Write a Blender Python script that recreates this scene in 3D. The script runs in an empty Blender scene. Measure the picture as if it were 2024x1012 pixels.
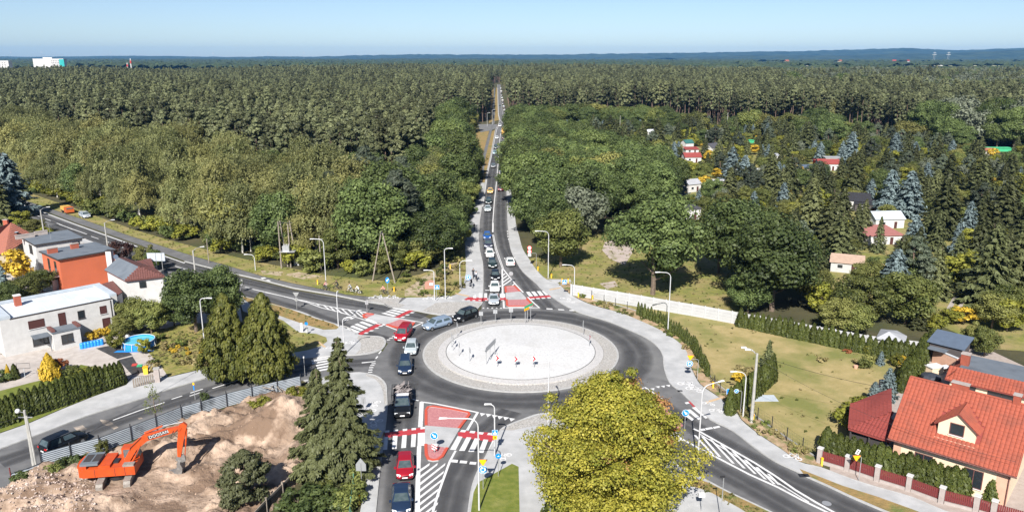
import bpy, math, random
import numpy as np
from mathutils import Vector, Matrix
random.seed(7); RNG = np.random.default_rng(11)
SC = bpy.context.scene
COL = SC.collection
PI = math.pi
# ------------------------------------------------------------------ camera, world, sun, exposure
CAM_H = 40.0; FPX = 1520.0; PITCH = math.atan(394/FPX)
cd = bpy.data.cameras.new('camera'); cam = bpy.data.objects.new('camera', cd); COL.objects.link(cam)
cam.location = (0, 0, CAM_H); cam.rotation_euler = (PI/2-PITCH, 0, 0)
cd.sensor_width = 36; cd.lens = 36*FPX/2024; cd.clip_start = .5; cd.clip_end = 60000
SC.camera = cam
SUN_EL = math.radians(39); SUN_AZ = math.radians(190)      # compass bearing of the sun (from +Y, clockwise)
W = bpy.data.worlds.new('World'); SC.world = W; W.use_nodes = True
nt = W.node_tree; nt.nodes.clear()
sky = nt.nodes.new('ShaderNodeTexSky'); sky.sky_type = 'NISHITA'; sky.sun_disc = False
sky.sun_elevation = SUN_EL; sky.sun_rotation = SUN_AZ
sky.altitude = 50; sky.air_density = .62; sky.dust_density = .5; sky.ozone_density = 2.0
bg = nt.nodes.new('ShaderNodeBackground'); bg.inputs[1].default_value = .060
wo = nt.nodes.new('ShaderNodeOutputWorld')
nt.links.new(sky.outputs[0], bg.inputs[0]); nt.links.new(bg.outputs[0], wo.inputs[0])
sl = bpy.data.lights.new('sun', 'SUN'); sl.energy = 4.5; sl.angle = math.radians(.5); sl.color = (1, .955, .89)
sun = bpy.data.objects.new('sun', sl); COL.objects.link(sun)
sdir = Vector((math.sin(SUN_AZ)*math.cos(SUN_EL), math.cos(SUN_AZ)*math.cos(SUN_EL), math.sin(SUN_EL)))
sun.rotation_euler = sdir.to_track_quat('Z', 'Y').to_euler(); sun.location = (0, -50, 120)
vs = SC.view_settings; vs.view_transform = 'Standard'; vs.look = 'None'; vs.exposure = 1.06; vs.gamma = 1; vs.use_curve_mapping = False
SC.cycles.max_bounces = 6; SC.cycles.diffuse_bounces = 2; SC.cycles.glossy_bounces = 2; SC.cycles.transmission_bounces = 3
SC.cycles.volume_bounces = 0; SC.cycles.transparent_max_bounces = 6

# ------------------------------------------------------------------ measuring helpers (photo pixel -> point on a level plane of the place)
_s, _c = math.sin(PITCH), math.cos(PITCH)
def g(px, py, z=0.0):
    u = (px-1012)/FPX; v = (py-506)/FPX; t = (CAM_H-z)/(_s+v*_c)
    return Vector((t*u, t*(_c-v*_s), z))
def gl(pts, z=0.0): return [g(x, y, z) for x, y in pts]
def zl(pts, ox, oy, s): return [(x/s+ox, y/s+oy) for x, y in pts]

# ------------------------------------------------------------------ object helpers
def tag(o, label=None, cat=None, group=None, kind=None):
    if label: o['label'] = label
    if cat: o['category'] = cat
    if group: o['group'] = group
    if kind: o['kind'] = kind
    return o
def empty(name, loc=(0, 0, 0), rz=0.0, label=None, cat=None, group=None):
    o = bpy.data.objects.new(name, None); COL.objects.link(o); o.location = loc; o.rotation_euler = (0, 0, rz)
    o.empty_display_size = .3
    return tag(o, label, cat, group)
class MB:
    """collects polygons; build() links them as one mesh object"""
    def __init__(s): s.v = []; s.f = []; s.m = []
    def add(s, vs, fs, mi=0):
        b = len(s.v); s.v += [tuple(v) for v in vs]; s.f += [tuple(i+b for i in f) for f in fs]; s.m += [mi]*len(fs); return s
    def box(s, x0, x1, y0, y1, z0, z1, mi=0):
        return s.add([(x0,y0,z0),(x1,y0,z0),(x1,y1,z0),(x0,y1,z0),(x0,y0,z1),(x1,y0,z1),(x1,y1,z1),(x0,y1,z1)],
            [(0,3,2,1),(4,5,6,7),(0,1,5,4),(1,2,6,5),(2,3,7,6),(3,0,4,7)], mi)
    def prism(s, poly, z0, z1, mi=0, mside=None):
        n = len(poly); vs = [(p[0],p[1],z0) for p in poly]+[(p[0],p[1],z1) for p in poly]
        s.add(vs, [tuple(range(n, 2*n))], mi)
        b = len(s.v)-2*n
        for i in range(n):
            s.f.append((b+i, b+(i+1)%n, b+n+(i+1)%n, b+n+i)); s.m.append(mi if mside is None else mside)
        return s
    def sheet(s, poly, z, mi=0): return s.add([(p[0],p[1],z) for p in poly], [tuple(range(len(poly)))], mi)
    def tube(s, pts, r, n=6, mi=0, cap=True):
        """tapered tube through points, r float or list"""
        pts = [Vector(p) for p in pts]; k = len(pts); rr = r if isinstance(r, (list, tuple)) else [r]*k
        vs = []; ref = None
        for i, p in enumerate(pts):
            d = (pts[min(i+1, k-1)]-pts[max(i-1, 0)]).normalized()
            if ref is None: ref = Vector((1,0,0)) if abs(d.x) < .8 else Vector((0,1,0))
            a = (ref-d*ref.dot(d)).normalized(); ref = a; b = d.cross(a)
            for j in range(n):
                t = 2*PI*j/n; vs.append(p+(a*math.cos(t)+b*math.sin(t))*rr[i])
        fs = [(i*n+j, i*n+(j+1)%n, (i+1)*n+(j+1)%n, (i+1)*n+j) for i in range(k-1) for j in range(n)]
        if cap: fs += [tuple(range(n))[::-1], tuple(range((k-1)*n, k*n))]
        return s.add(vs, fs, mi)
    def disc(s, c, r, axis='y', th=.03, n=16, mi=0):
        c = Vector(c); d = {'x': Vector((1,0,0)), 'y': Vector((0,1,0)), 'z': Vector((0,0,1))}[axis]
        return s.tube([c-d*th/2, c+d*th/2], r, n, mi)
    def build(s, name, mats, parent=None, loc=None, rz=0.0, smooth=False, label=None, cat=None, group=None, kind=None):
        me = bpy.data.meshes.new(name); me.from_pydata(s.v, [], s.f)
        if not isinstance(mats, (list, tuple)): mats = [mats]
        for m in mats: me.materials.append(m)
        me.polygons.foreach_set('material_index', s.m)
        if smooth: me.polygons.foreach_set('use_smooth', [True]*len(s.f))
        me.update()
        o = bpy.data.objects.new(name, me); COL.objects.link(o); o.parent = parent
        if loc is not None: o.location = loc
        o.rotation_euler = (0, 0, rz)
        return tag(o, label, cat, group, kind)
def put(name, me, parent=None, loc=None, rot=None, scale=None, mats=None):
    o = bpy.data.objects.new(name, me); COL.objects.link(o); o.parent = parent
    if loc is not None: o.location = loc
    if rot is not None: o.rotation_euler = rot
    if scale is not None: o.scale = scale
    if mats:
        for i, m in mats.items(): o.material_slots[i].link = 'OBJECT'; o.material_slots[i].material = m
    return o
KIDS = {}
def copy_tree(src, loc, rz, label=None, scale=None, paint=None, group=None):
    """copy a thing, its parts and their sub-parts; meshes are shared"""
    r = src.copy(); COL.objects.link(r); r.location = loc; r.rotation_euler = (0, 0, rz)
    if label: r['label'] = label
    if group: r['group'] = group
    if scale: r.scale = scale
    def rec(a, b):
        if a not in KIDS: KIDS[a] = list(a.children)
        for ch in KIDS[a]:
            c = ch.copy(); COL.objects.link(c); c.parent = b
            if paint:
                for sl_ in c.material_slots:
                    if sl_.link == 'OBJECT': sl_.material = paint
            rec(ch, c)
    rec(src, r)
    return r

# ------------------------------------------------------------------ materials
def mat(name, c1, c2=None, scale=1.0, rough=.8, detail=6, c3=None, s3=.1, bump=0.0, bscale=None, metal=0, coords='Object', w=(.35,.65), w3=(.5,.7), spec=.3, emit=None):
    m = bpy.data.materials.new(name); m.use_nodes = True; t = m.node_tree; n = t.nodes; L = t.links
    b = n['Principled BSDF']; b.inputs['Roughness'].default_value = rough; b.inputs['Metallic'].default_value = metal
    b.inputs['Specular IOR Level'].default_value = spec
    b.inputs['Base Color'].default_value = (*c1, 1)
    if emit: b.inputs['Emission Color'].default_value = (*c1, 1); b.inputs['Emission Strength'].default_value = emit
    if coords == 'World':
        tc = n.new('ShaderNodeNewGeometry').outputs['Position']
    else: tc = n.new('ShaderNodeTexCoord').outputs[coords]
    def noise(sc, det=6):
        x = n.new('ShaderNodeTexNoise'); x.inputs['Scale'].default_value = sc; x.inputs['Detail'].default_value = det; x.inputs['Roughness'].default_value = .6
        L.new(tc, x.inputs['Vector']); return x.outputs['Fac']
    def ramp(fac, a, bb, ca, cb):
        r = n.new('ShaderNodeMapRange'); r.inputs[1].default_value = a; r.inputs[2].default_value = bb; L.new(fac, r.inputs[0])
        x = n.new('ShaderNodeMix'); x.data_type = 'RGBA'; L.new(r.outputs[0], x.inputs[0])
        for s_, v in ((6, ca), (7, cb)):
            if hasattr(v, 'links') or isinstance(v, bpy.types.NodeSocket): L.new(v, x.inputs[s_])
            else: x.inputs[s_].default_value = (*v, 1)
        return x.outputs[2]
    out = None
    if c2: out = ramp(noise(scale, detail), w[0], w[1], c1, c2)
    if c3: out = ramp(noise(s3, 5), w3[0], w3[1], out if out is not None else c1, c3)
    if out is not None: L.new(out, b.inputs['Base Color'])
    if bump:
        bn = n.new('ShaderNodeBump'); bn.inputs['Strength'].default_value = 1; bn.inputs['Distance'].default_value = bump
        L.new(noise(bscale or scale*3, 5), bn.inputs['Height']); L.new(bn.outputs[0], b.inputs['Normal'])
    m['_'] = 1
    return m
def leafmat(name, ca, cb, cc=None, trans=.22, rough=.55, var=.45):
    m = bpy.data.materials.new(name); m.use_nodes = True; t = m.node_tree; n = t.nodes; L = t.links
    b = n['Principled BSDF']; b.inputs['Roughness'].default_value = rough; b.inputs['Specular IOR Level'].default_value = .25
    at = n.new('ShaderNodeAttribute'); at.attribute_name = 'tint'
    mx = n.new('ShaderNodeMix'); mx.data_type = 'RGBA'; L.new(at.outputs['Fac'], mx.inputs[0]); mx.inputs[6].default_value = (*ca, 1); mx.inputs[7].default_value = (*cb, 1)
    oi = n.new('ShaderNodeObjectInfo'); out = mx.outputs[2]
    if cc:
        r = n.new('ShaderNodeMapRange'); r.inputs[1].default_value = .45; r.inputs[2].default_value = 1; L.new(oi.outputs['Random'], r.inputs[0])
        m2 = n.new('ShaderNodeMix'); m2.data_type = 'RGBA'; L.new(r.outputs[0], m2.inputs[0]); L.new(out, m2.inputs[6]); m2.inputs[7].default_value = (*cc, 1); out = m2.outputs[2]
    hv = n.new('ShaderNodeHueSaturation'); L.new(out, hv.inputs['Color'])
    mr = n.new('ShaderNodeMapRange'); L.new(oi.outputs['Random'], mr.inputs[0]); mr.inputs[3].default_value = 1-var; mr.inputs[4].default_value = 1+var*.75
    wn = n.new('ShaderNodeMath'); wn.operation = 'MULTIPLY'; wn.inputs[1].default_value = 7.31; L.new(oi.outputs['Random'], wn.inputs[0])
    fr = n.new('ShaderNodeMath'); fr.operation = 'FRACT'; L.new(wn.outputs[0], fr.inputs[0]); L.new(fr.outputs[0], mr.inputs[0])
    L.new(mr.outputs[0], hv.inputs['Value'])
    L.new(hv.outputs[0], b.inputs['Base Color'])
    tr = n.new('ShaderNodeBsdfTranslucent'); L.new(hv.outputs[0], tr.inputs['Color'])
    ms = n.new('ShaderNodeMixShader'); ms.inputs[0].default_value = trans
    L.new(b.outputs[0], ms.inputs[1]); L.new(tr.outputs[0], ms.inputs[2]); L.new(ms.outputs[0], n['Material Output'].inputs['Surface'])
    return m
M = {}
M['asphalt'] = mat('asphalt', (.098,.098,.101), (.150,.150,.152), .6, .85, c3=(.185,.183,.18), s3=.13, bump=.004, bscale=30, coords='World', w=(.3,.7), w3=(.52,.75))
M['asphalt_pale'] = mat('pale_asphalt', (.125,.125,.127), (.17,.17,.168), .3, .9, bump=.004, bscale=30, coords='World')
M['asphalt_dark'] = mat('dark_asphalt', (.045,.046,.05), (.075,.075,.078), .3, .85, bump=.004, bscale=30, coords='World')
M['paving'] = mat('concrete_paving', (.33,.335,.34), (.43,.432,.435), .5, .9, c3=(.28,.28,.275), s3=.15, bump=.006, bscale=8, coords='World', w3=(.5,.8))
M['cobble'] = mat('granite_cobbles', (.25,.24,.225), (.42,.405,.385), 5.5, .9, detail=3, c3=(.33,.31,.285), s3=.6, bump=.03, bscale=6, coords='World', w=(.4,.6))
M['cobble_white'] = mat('white_stone_setts', (.40,.40,.40), (.52,.52,.52), 3.2, .9, detail=6, c3=(.44,.435,.425), s3=.25, bump=.05, bscale=5, coords='World', w=(.25,.55))
M['kerb'] = mat('kerb_stone', (.32,.32,.315), (.40,.40,.395), 2, .9, coords='World')
M['paint'] = mat('white_road_paint', (.60,.60,.60), (.42,.42,.42), 2.2, .7, coords='World', w=(.5,.75))
M['redpaint'] = mat('red_road_paint', (.42,.040,.05), (.30,.045,.05), 1.6, .7, coords='World', w=(.4,.7))
M['redkerb'] = mat('red_kerb_paint', (.50,.075,.045), (.42,.08,.05), 2, .7, coords='World')
M['redfill'] = mat('red_setts', (.44,.20,.20), (.34,.13,.14), 5, .9, coords='World', bump=.02, bscale=6)
M['grass'] = mat('verge_grass', (.10,.12,.03), (.23,.225,.055), .8, .95, c3=(.28,.22,.10), s3=.22, bump=.10, bscale=5, coords='World', w=(.3,.7), w3=(.42,.66))
M['drygrass'] = mat('dry_verge_grass', (.21,.15,.06), (.30,.20,.08), 1.2, .95, c3=(.13,.15,.045), s3=.35, bump=.10, bscale=5, coords='World', w3=(.5,.66))
M['field'] = mat('meadow_grass', (.26,.215,.085), (.37,.29,.14), .5, .95, c3=(.165,.17,.05), s3=.075, bump=.08, bscale=4, coords='World', w=(.3,.7), w3=(.47,.62))
M['lawn'] = mat('lawn_grass', (.10,.13,.018), (.16,.175,.035), 1.5, .95, c3=(.20,.20,.06), s3=.5, bump=.06, bscale=6, coords='World', w3=(.55,.8))
M['soil'] = mat('forest_soil', (.045,.045,.022), (.085,.075,.035), .15, .95, c3=(.06,.08,.02), s3=.04, bump=.1, bscale=2, coords='World')
M['bark'] = mat('bark', (.10,.075,.055), (.17,.13,.10), 5, .95)
M['pinebark'] = mat('pine_bark', (.12,.08,.06), (.20,.14,.11), 4, .95)
M['birchbark'] = mat('birch_bark', (.55,.53,.48), (.25,.23,.2), 3, .9, w=(.5,.7))
M['metal'] = mat('galvanised_steel', (.42,.43,.44), (.52,.53,.54), 3, .45, metal=.6)
M['pole'] = mat('painted_steel_pole', (.50,.51,.52), (.58,.58,.59), 3, .5, metal=.2)
M['concrete'] = mat('concrete', (.38,.37,.345), (.28,.275,.26), 2, .9, bump=.01)
M['wood'] = mat('weathered_wood', (.20,.17,.14), (.30,.26,.22), 4, .9)
M['black'] = mat('black_plastic', (.015,.015,.016), rough=.5)
M['darkmetal'] = mat('dark_metal', (.04,.04,.045), rough=.5, metal=.4)
M['white'] = mat('white_paint', (.62,.62,.62), (.56,.56,.555), 1, .6)
M['yellow'] = mat('yellow_plastic', (.75,.48,.05), rough=.5)
M['signblue'] = mat('blue_sign_sheet', (.01,.20,.60), rough=.4)
M['signwhite'] = mat('white_sign_sheet', (.80,.80,.80), rough=.4)
M['signred'] = mat('red_sign_sheet', (.62,.02,.03), rough=.4)
M['signyellow'] = mat('yellow_sign_sheet', (.85,.42,.01), rough=.4)
M['signback'] = mat('grey_sign_back', (.40,.41,.42), rough=.5, metal=.5)
M['glass'] = mat('window_glass', (.02,.025,.03), rough=.08, spec=.8)
# foliage
M['f_pine'] = leafmat('pine_needles', (.048,.060,.026), (.195,.21,.105), (.14,.15,.07), var=.6)
M['f_pinegrey'] = leafmat('blue_green_pine_needles', (.055,.075,.045), (.13,.15,.10))
M['f_birch'] = leafmat('birch_leaves', (.072,.088,.030), (.27,.28,.112), (.25,.24,.085), trans=.3, var=.3)
M['f_dark'] = leafmat('broad_leaves', (.036,.058,.018), (.15,.195,.062), (.11,.14,.042))
M['f_green'] = leafmat('fresh_broad_leaves', (.055,.078,.018), (.21,.225,.065), (.19,.185,.055))
M['f_lime'] = leafmat('lime_leaves', (.12,.14,.02), (.26,.25,.04))
M['f_yellow'] = leafmat('yellow_leaves', (.42,.28,.03), (.62,.44,.05), var=.15)
M['f_silver'] = leafmat('silver_willow_leaves', (.085,.10,.06), (.19,.21,.15), var=.2)
M['f_spruce'] = leafmat('spruce_needles', (.028,.038,.016), (.145,.16,.066), (.12,.13,.055))
M['f_blue'] = leafmat('blue_spruce_needles', (.08,.115,.115), (.25,.32,.325), var=.2)
M['f_thuja'] = leafmat('thuja_sprays', (.030,.045,.010), (.10,.115,.024), var=.25)
M['f_thuja2'] = leafmat('cypress_sprays', (.045,.058,.012), (.155,.155,.032), var=.1)
M['f_maple'] = leafmat('maple_leaves', (.11,.135,.018), (.47,.41,.065), trans=.3, var=.05)
M['f_orange'] = leafmat('orange_maple_leaves', (.34,.22,.06), (.42,.20,.10), trans=.3, var=.05)
M['f_rust'] = leafmat('rust_leaves', (.20,.07,.03), (.32,.12,.05), var=.1)
M['f_purple'] = leafmat('purple_leaves', (.035,.015,.015), (.08,.04,.03), var=.1)
M['f_straw'] = leafmat('straw_weeds', (.20,.17,.07), (.34,.28,.13), var=.2)
M['f_weed'] = leafmat('weeds', (.07,.10,.02), (.17,.19,.05), (.22,.19,.07))

# ------------------------------------------------------------------ foliage generators (leaf-sized faces through the crown's volume)
def unit(n, r=RNG):
    v = r.normal(size=(n, 3)); return v/np.linalg.norm(v, axis=1, keepdims=True)
def leafmesh(name, P, N, s, tint, m, asp=1.6, D=None):
    """one diamond leaf per point. D: preferred long direction"""
    n = len(P); s = np.broadcast_to(s, (n,)).reshape(-1, 1)
    N = N/np.maximum(np.linalg.norm(N, axis=1, keepdims=True), 1e-6)
    T = RNG.normal(size=(n, 3)) if D is None else D+RNG.normal(size=(n, 3))*.25
    T = T-N*np.sum(T*N, axis=1, keepdims=True); T /= np.maximum(np.linalg.norm(T, axis=1, keepdims=True), 1e-6)
    B = np.cross(N, T)
    V = np.empty((n, 4, 3)); V[:, 0] = P-T*s*asp*.5; V[:, 1] = P+B*s*.5; V[:, 2] = P+T*s*asp*.5; V[:, 3] = P-B*s*.5
    V[:, 1] += N*s*.12; V[:, 3] += N*s*.12
    me = bpy.data.meshes.new(name)
    me.vertices.add(4*n); me.vertices.foreach_set('co', V.reshape(-1).astype(np.float32))
    me.loops.add(4*n); me.loops.foreach_set('vertex_index', np.arange(4*n, dtype=np.int32))
    me.polygons.add(n); me.polygons.foreach_set('loop_start', np.arange(0, 4*n, 4, dtype=np.int32)); me.polygons.foreach_set('loop_total', np.full(n, 4, dtype=np.int32))
    a = me.attributes.new('tint', 'FLOAT', 'POINT'); a.data.foreach_set('value', np.repeat(np.clip(tint, 0, 1), 4).astype(np.float32))
    me.update(calc_edges=True); me.materials.append(m)
    return me
def blob(c, r, n, shell=.45, up=.25, rnd=.7):
    d = unit(n); rad = RNG.random(n)[:, None]**shell
    P = np.array(c)+d*rad*np.array(r)
    N = d+np.array([0, 0, up])+RNG.normal(size=(n, 3))*rnd*.5
    return P, N
def cat(L): return [np.concatenate(x) for x in zip(*L)]
def crown_broad(h, R, zb, ncl=46, nl=150, s=.42, m='f_dark', sq=1.0, name='crown', flat=.8):
    out = []; zc = (h+zb)/2; rz = (h-zb)/2
    for i in range(ncl):
        d = unit(1)[0]; d[2] = d[2]*.9+.15; k = .55+.4*RNG.random()
        c = np.array([d[0]*R*k, d[1]*R*k, zc+d[2]*rz*k*.95])
        rr = R*(.26+.16*RNG.random())*sq
        P, N = blob(c, (rr, rr, rr*flat), nl); t = RNG.random()*.5+RNG.random(nl)*.5
        out.append((P, N, t))
    P, N, t = cat(out)
    return leafmesh(name, P, N, s*(.7+.6*RNG.random(len(P))), t, M[m])
def crown_pine(h, R, zb, ncl=26, nl=70, s=.34, m='f_pine'):
    out = []
    for i in range(ncl):
        t = RNG.random()**.8; z = zb+(h-zb)*t; rr = R*math.sin(PI*min(1, .22+.78*t)**.9)*(.35+.65*RNG.random())+.15
        if t > .85: rr *= .5
        a = RNG.random()*2*PI; k = R*(.20+.16*RNG.random())*(1.15-.4*t)
        c = np.array([rr*math.cos(a), rr*math.sin(a), z])
        P, N = blob(c, (k, k, k*.55), nl, up=.5); ti = RNG.random()*.45+.55*RNG.random(nl)
        D = (P-c)+np.array([0, 0, k*.8]); out.append((P, N, ti, D))
    P, N, t, D = cat(out); D /= np.linalg.norm(D, axis=1, keepdims=True)
    return leafmesh('crown', P, N, s*(.6+.7*RNG.random(len(P))), t, M[m], asp=2.2, D=D)
def crown_birch(h, R, zb, ncl=60, ns=16, nl=11, s=.26, m='f_birch'):
    out = []; zc = zb+(h-zb)*.55; rz = (h-zb)*.47
    for i in range(ncl):
        d = unit(1)[0]; d[2] = abs(d[2])*1.35-.6; k = .5+.5*RNG.random()
        c = np.array([d[0]*R*k, d[1]*R*k, zc+d[2]*rz*k]); base = RNG.random()*.5
        kk = R*.20
        for q in range(ns):
            st = c+RNG.normal(size=3)*np.array([kk, kk, kk*.6])*.9; ln = .8+2.0*RNG.random(); u = RNG.random(nl)
            P = st+np.stack([RNG.normal(size=nl)*.22, RNG.normal(size=nl)*.22, -u*ln+.2], 1)
            o = np.array([d[0], d[1], .35]); N = o+RNG.normal(size=(nl, 3))*.45
            out.append((P, N, base+.5*RNG.random()+.1*RNG.random(nl)))
    P, N, t = cat(out); D = np.tile(np.array([[0, 0, -1.]]), (len(P), 1))
    return leafmesh('crown', P, N, s*(.7+.6*RNG.random(len(P))), t, M[m], asp=1.6, D=D)
def crown_spruce(h, R, zb=.4, step=.55, nb=9, nl=40, s=.26, m='f_spruce', droop=.28, pw=.85):
    out = []; z = zb; lv = 0
    while z < h-.15:
        t = (z-zb)/(h-zb); Rl = R*(1-t)**pw*(.82+.3*RNG.random())+.12
        nbl = max(4, int(nb*(1-.45*t)))
        for b in range(nbl):
            a = 2*PI*(b+RNG.random()*.8)/nbl+lv*1.3; Lb = Rl*(.62+.55*RNG.random())
            n = max(6, int(nl*(Lb/R+.12))); u = RNG.random(n)**.7
            w = (1-u*.8)*Lb*.17*RNG.normal(size=n); dx, dy = math.cos(a), math.sin(a)
            x = u*Lb; zz = z-droop*Lb*u**1.3+.10*Lb*u**3-np.abs(w)*.35-.22*RNG.random(n)*(.5+u)
            P = np.stack([x*dx-w*dy, x*dy+w*dx, zz], 1)
            N = np.stack([dx*.5+RNG.normal(size=n)*.35, dy*.5+RNG.normal(size=n)*.35, .8+RNG.normal(size=n)*.3], 1)
            D = np.stack([dx*np.ones(n)-np.sign(w)*dy*.6, dy*np.ones(n)+np.sign(w)*dx*.6, -.35*np.ones(n)], 1)
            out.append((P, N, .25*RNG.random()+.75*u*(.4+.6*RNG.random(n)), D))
        z += step*(1-.4*t)*(.8+.4*RNG.random()); lv += 1
    P, N, t, D = cat(out)
    return leafmesh('crown', P, N, s*(.7+.6*RNG.random(len(P))), t, M[m], asp=2.3, D=D)
def crown_thuja(h, R, n=1500, s=.2, m='f_thuja', pw=.6, base=.9, z0=.05):
    t = RNG.random(n)**1.25; rad = R*np.where(t < .25, base+(1-base)*t/.25, (np.maximum(1-t, 0)/.75)**pw)*(.82+.22*RNG.random(n))
    a = RNG.random(n)*2*PI; lob = 1+.10*np.sin(a*7+t*5)+.06*np.sin(a*13-t*9); rad = rad*lob*(RNG.random(n)**.12)
    P = np.stack([rad*np.cos(a), rad*np.sin(a), z0+t*(h-z0)], 1)
    N = np.stack([np.cos(a), np.sin(a), .35*np.ones(n)], 1)+RNG.normal(size=(n, 3))*.4
    D = np.stack([.25*np.cos(a), .25*np.sin(a), np.ones(n)], 1)
    return leafmesh('crown', P, N, s*(.7+.6*RNG.random(n)), RNG.random(n)*.6+.4*(lob-.84)/.32, M[m], asp=2.2, D=D)
def trunkmesh(h, r, m='bark', limbs=0, R=3, z0=.4, bend=.03, name='trunk'):
    b = MB(); k = 6; ph = RNG.random()*6
    pts = [(math.sin(ph+i*.9)*bend*h*i/k, math.cos(ph+i)*bend*h*i/k, h*i/k) for i in range(k+1)]
    b.tube(pts, [r*(1.15-.95*i/k) for i in range(k+1)], 7)
    for i in range(limbs):
        t = z0+(1-z0)*.85*(i+RNG.random())/max(1, limbs); z = h*t; a = RNG.random()*2*PI; L_ = R*(1.1-t*.7)*(.5+.4*RNG.random())
        q = t*k; j = int(q); f = q-j; p = Vector(pts[j]).lerp(Vector(pts[min(j+1, k)]), f); rr = r*(1.15-.95*t)*.5
        dv = Vector((math.cos(a), math.sin(a), 0))
        b.tube([p, p+dv*L_*.45+Vector((0, 0, L_*.30)), p+dv*L_+Vector((0, 0, L_*.75))], [rr, rr*.6, rr*.2], 5)
    me = bpy.data.meshes.new(name); me.from_pydata(b.v, [], b.f); me.materials.append(M[m]); me.update(); return me
# variants: kind -> list of (crown mesh, trunk mesh); sizes: reference height
KIND = {}
def variants(k, fn, n): KIND[k] = [fn(i) for i in range(n)]
variants('pine', lambda i: (crown_pine(20+i*.5, 2.5+.25*(i%3), 8.5+i*.6, ncl=34, nl=55, s=.44), trunkmesh(19, .2, 'pinebark', 0, 2.5, .5, .012)), 6)
variants('bigpine', lambda i: (crown_pine(15, 4.6, 5, ncl=60, nl=120, s=.30, m='f_pinegrey'), trunkmesh(14, .28, 'pinebark', 9, 4.2, .35, .03)), 2)
variants('birch', lambda i: (crown_birch(20, 4.9+.5*i, .2, ncl=64), trunkmesh(15, .2, 'birchbark', 5, 2.5, .3, .02)), 4)
variants('broad', lambda i: (crown_broad(13+i*.5, 5.4, 1.0, ncl=70, nl=300, s=.29), trunkmesh(10, .3, 'bark', 8, 4.5, .2, .03)), 4)
variants('green', lambda i: (crown_broad(9, 3.8, .6, ncl=50, nl=240, s=.24, m='f_green'), trunkmesh(7, .2, 'bark', 6, 3, .2, .03)), 4)
variants('lime', lambda i: (crown_broad(6, 2.5, .3, ncl=34, nl=110, s=.26, m='f_lime'), trunkmesh(4, .1, 'bark', 4, 2, .2)), 2)
variants('silver', lambda i: (crown_broad(15, 7.5, 1.0, ncl=50, nl=100, s=.6, m='f_silver'), trunkmesh(10, .4, 'bark', 6, 4, .2)), 2)
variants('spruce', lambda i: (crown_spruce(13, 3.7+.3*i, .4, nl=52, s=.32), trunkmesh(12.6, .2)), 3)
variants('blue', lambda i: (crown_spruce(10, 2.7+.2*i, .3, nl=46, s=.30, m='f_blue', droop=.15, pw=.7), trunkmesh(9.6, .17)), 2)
variants('bush', lambda i: (crown_broad(2.4, 1.5, .0, ncl=22, nl=60, s=.20, m=('f_green', 'f_dark', 'f_lime')[i%3], flat=.9), trunkmesh(1.4, .05, 'bark', 4, 1.2, .2)), 6)
variants('yellow', lambda i: (crown_broad(3, 1.4, .1, ncl=26, nl=70, s=.18, m='f_yellow'), trunkmesh(2, .06)), 2)
variants('rust', lambda i: (crown_broad(1.2, .9, .0, ncl=14, nl=50, s=.15, m='f_rust'), trunkmesh(.7, .04)), 1)
variants('purple', lambda i: (crown_broad(5, 2.4, .1, ncl=30, nl=90, s=.22, m='f_purple'), trunkmesh(3, .1)), 1)
variants('weed', lambda i: (crown_broad(.7, .6, .0, ncl=8, nl=26, s=.13, m=('f_weed', 'f_straw')[i%2]), None), 4)
variants('thuja', lambda i: (crown_thuja(2.6, .55, 1100, .15), trunkmesh(2.2, .05)), 3)
variants('slim', lambda i: (crown_thuja(2.4, .34, 800, .13), trunkmesh(2, .04)), 2)
variants('juniper', lambda i: (crown_thuja(3.2, 1.25, 2600, .17, m='f_yellow', pw=.75), trunkmesh(2.4, .06)), 1)
REFH = dict(pine=20.5, bigpine=15, birch=20, broad=13.5, green=9, lime=6, silver=15, spruce=13, blue=10, bush=2.4, yellow=3, rust=1.2, purple=5, weed=.7, thuja=2.6, slim=2.4, juniper=3.2)
CATG = dict(bush='bush', yellow='bush', rust='bush', purple='tree', weed='plant', thuja='conifer', slim='conifer', juniper='bush')
NM = dict(pine='pine_tree', bigpine='pine_tree', birch='birch_tree', broad='broadleaf_tree', green='garden_tree', lime='garden_tree', silver='willow_tree', spruce='spruce_tree', blue='blue_spruce', bush='bush', yellow='yellow_bush', rust='rust_bush', purple='plum_tree', weed='weed_clump', thuja='thuja', slim='slim_thuja', juniper='golden_conifer')
def tree(kind, loc, h=None, wide=1.0, label=None, group=None, v=None, rz=None):
    V = KIND[kind]; c, tr = V[random.randrange(len(V)) if v is None else v]; k = (h or REFH[kind])/REFH[kind]
    if label: label = ' '.join(label.split()[:16])
    e = empty(NM[kind], loc, random.random()*6.28 if rz is None else rz, label, CATG.get(kind, 'tree'), group); e.scale = (k*wide, k*wide, k)
    if tr: put('crown', c, e); put('trunk', tr, e)
    else: put('leaves', c, e)
    return e
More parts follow.
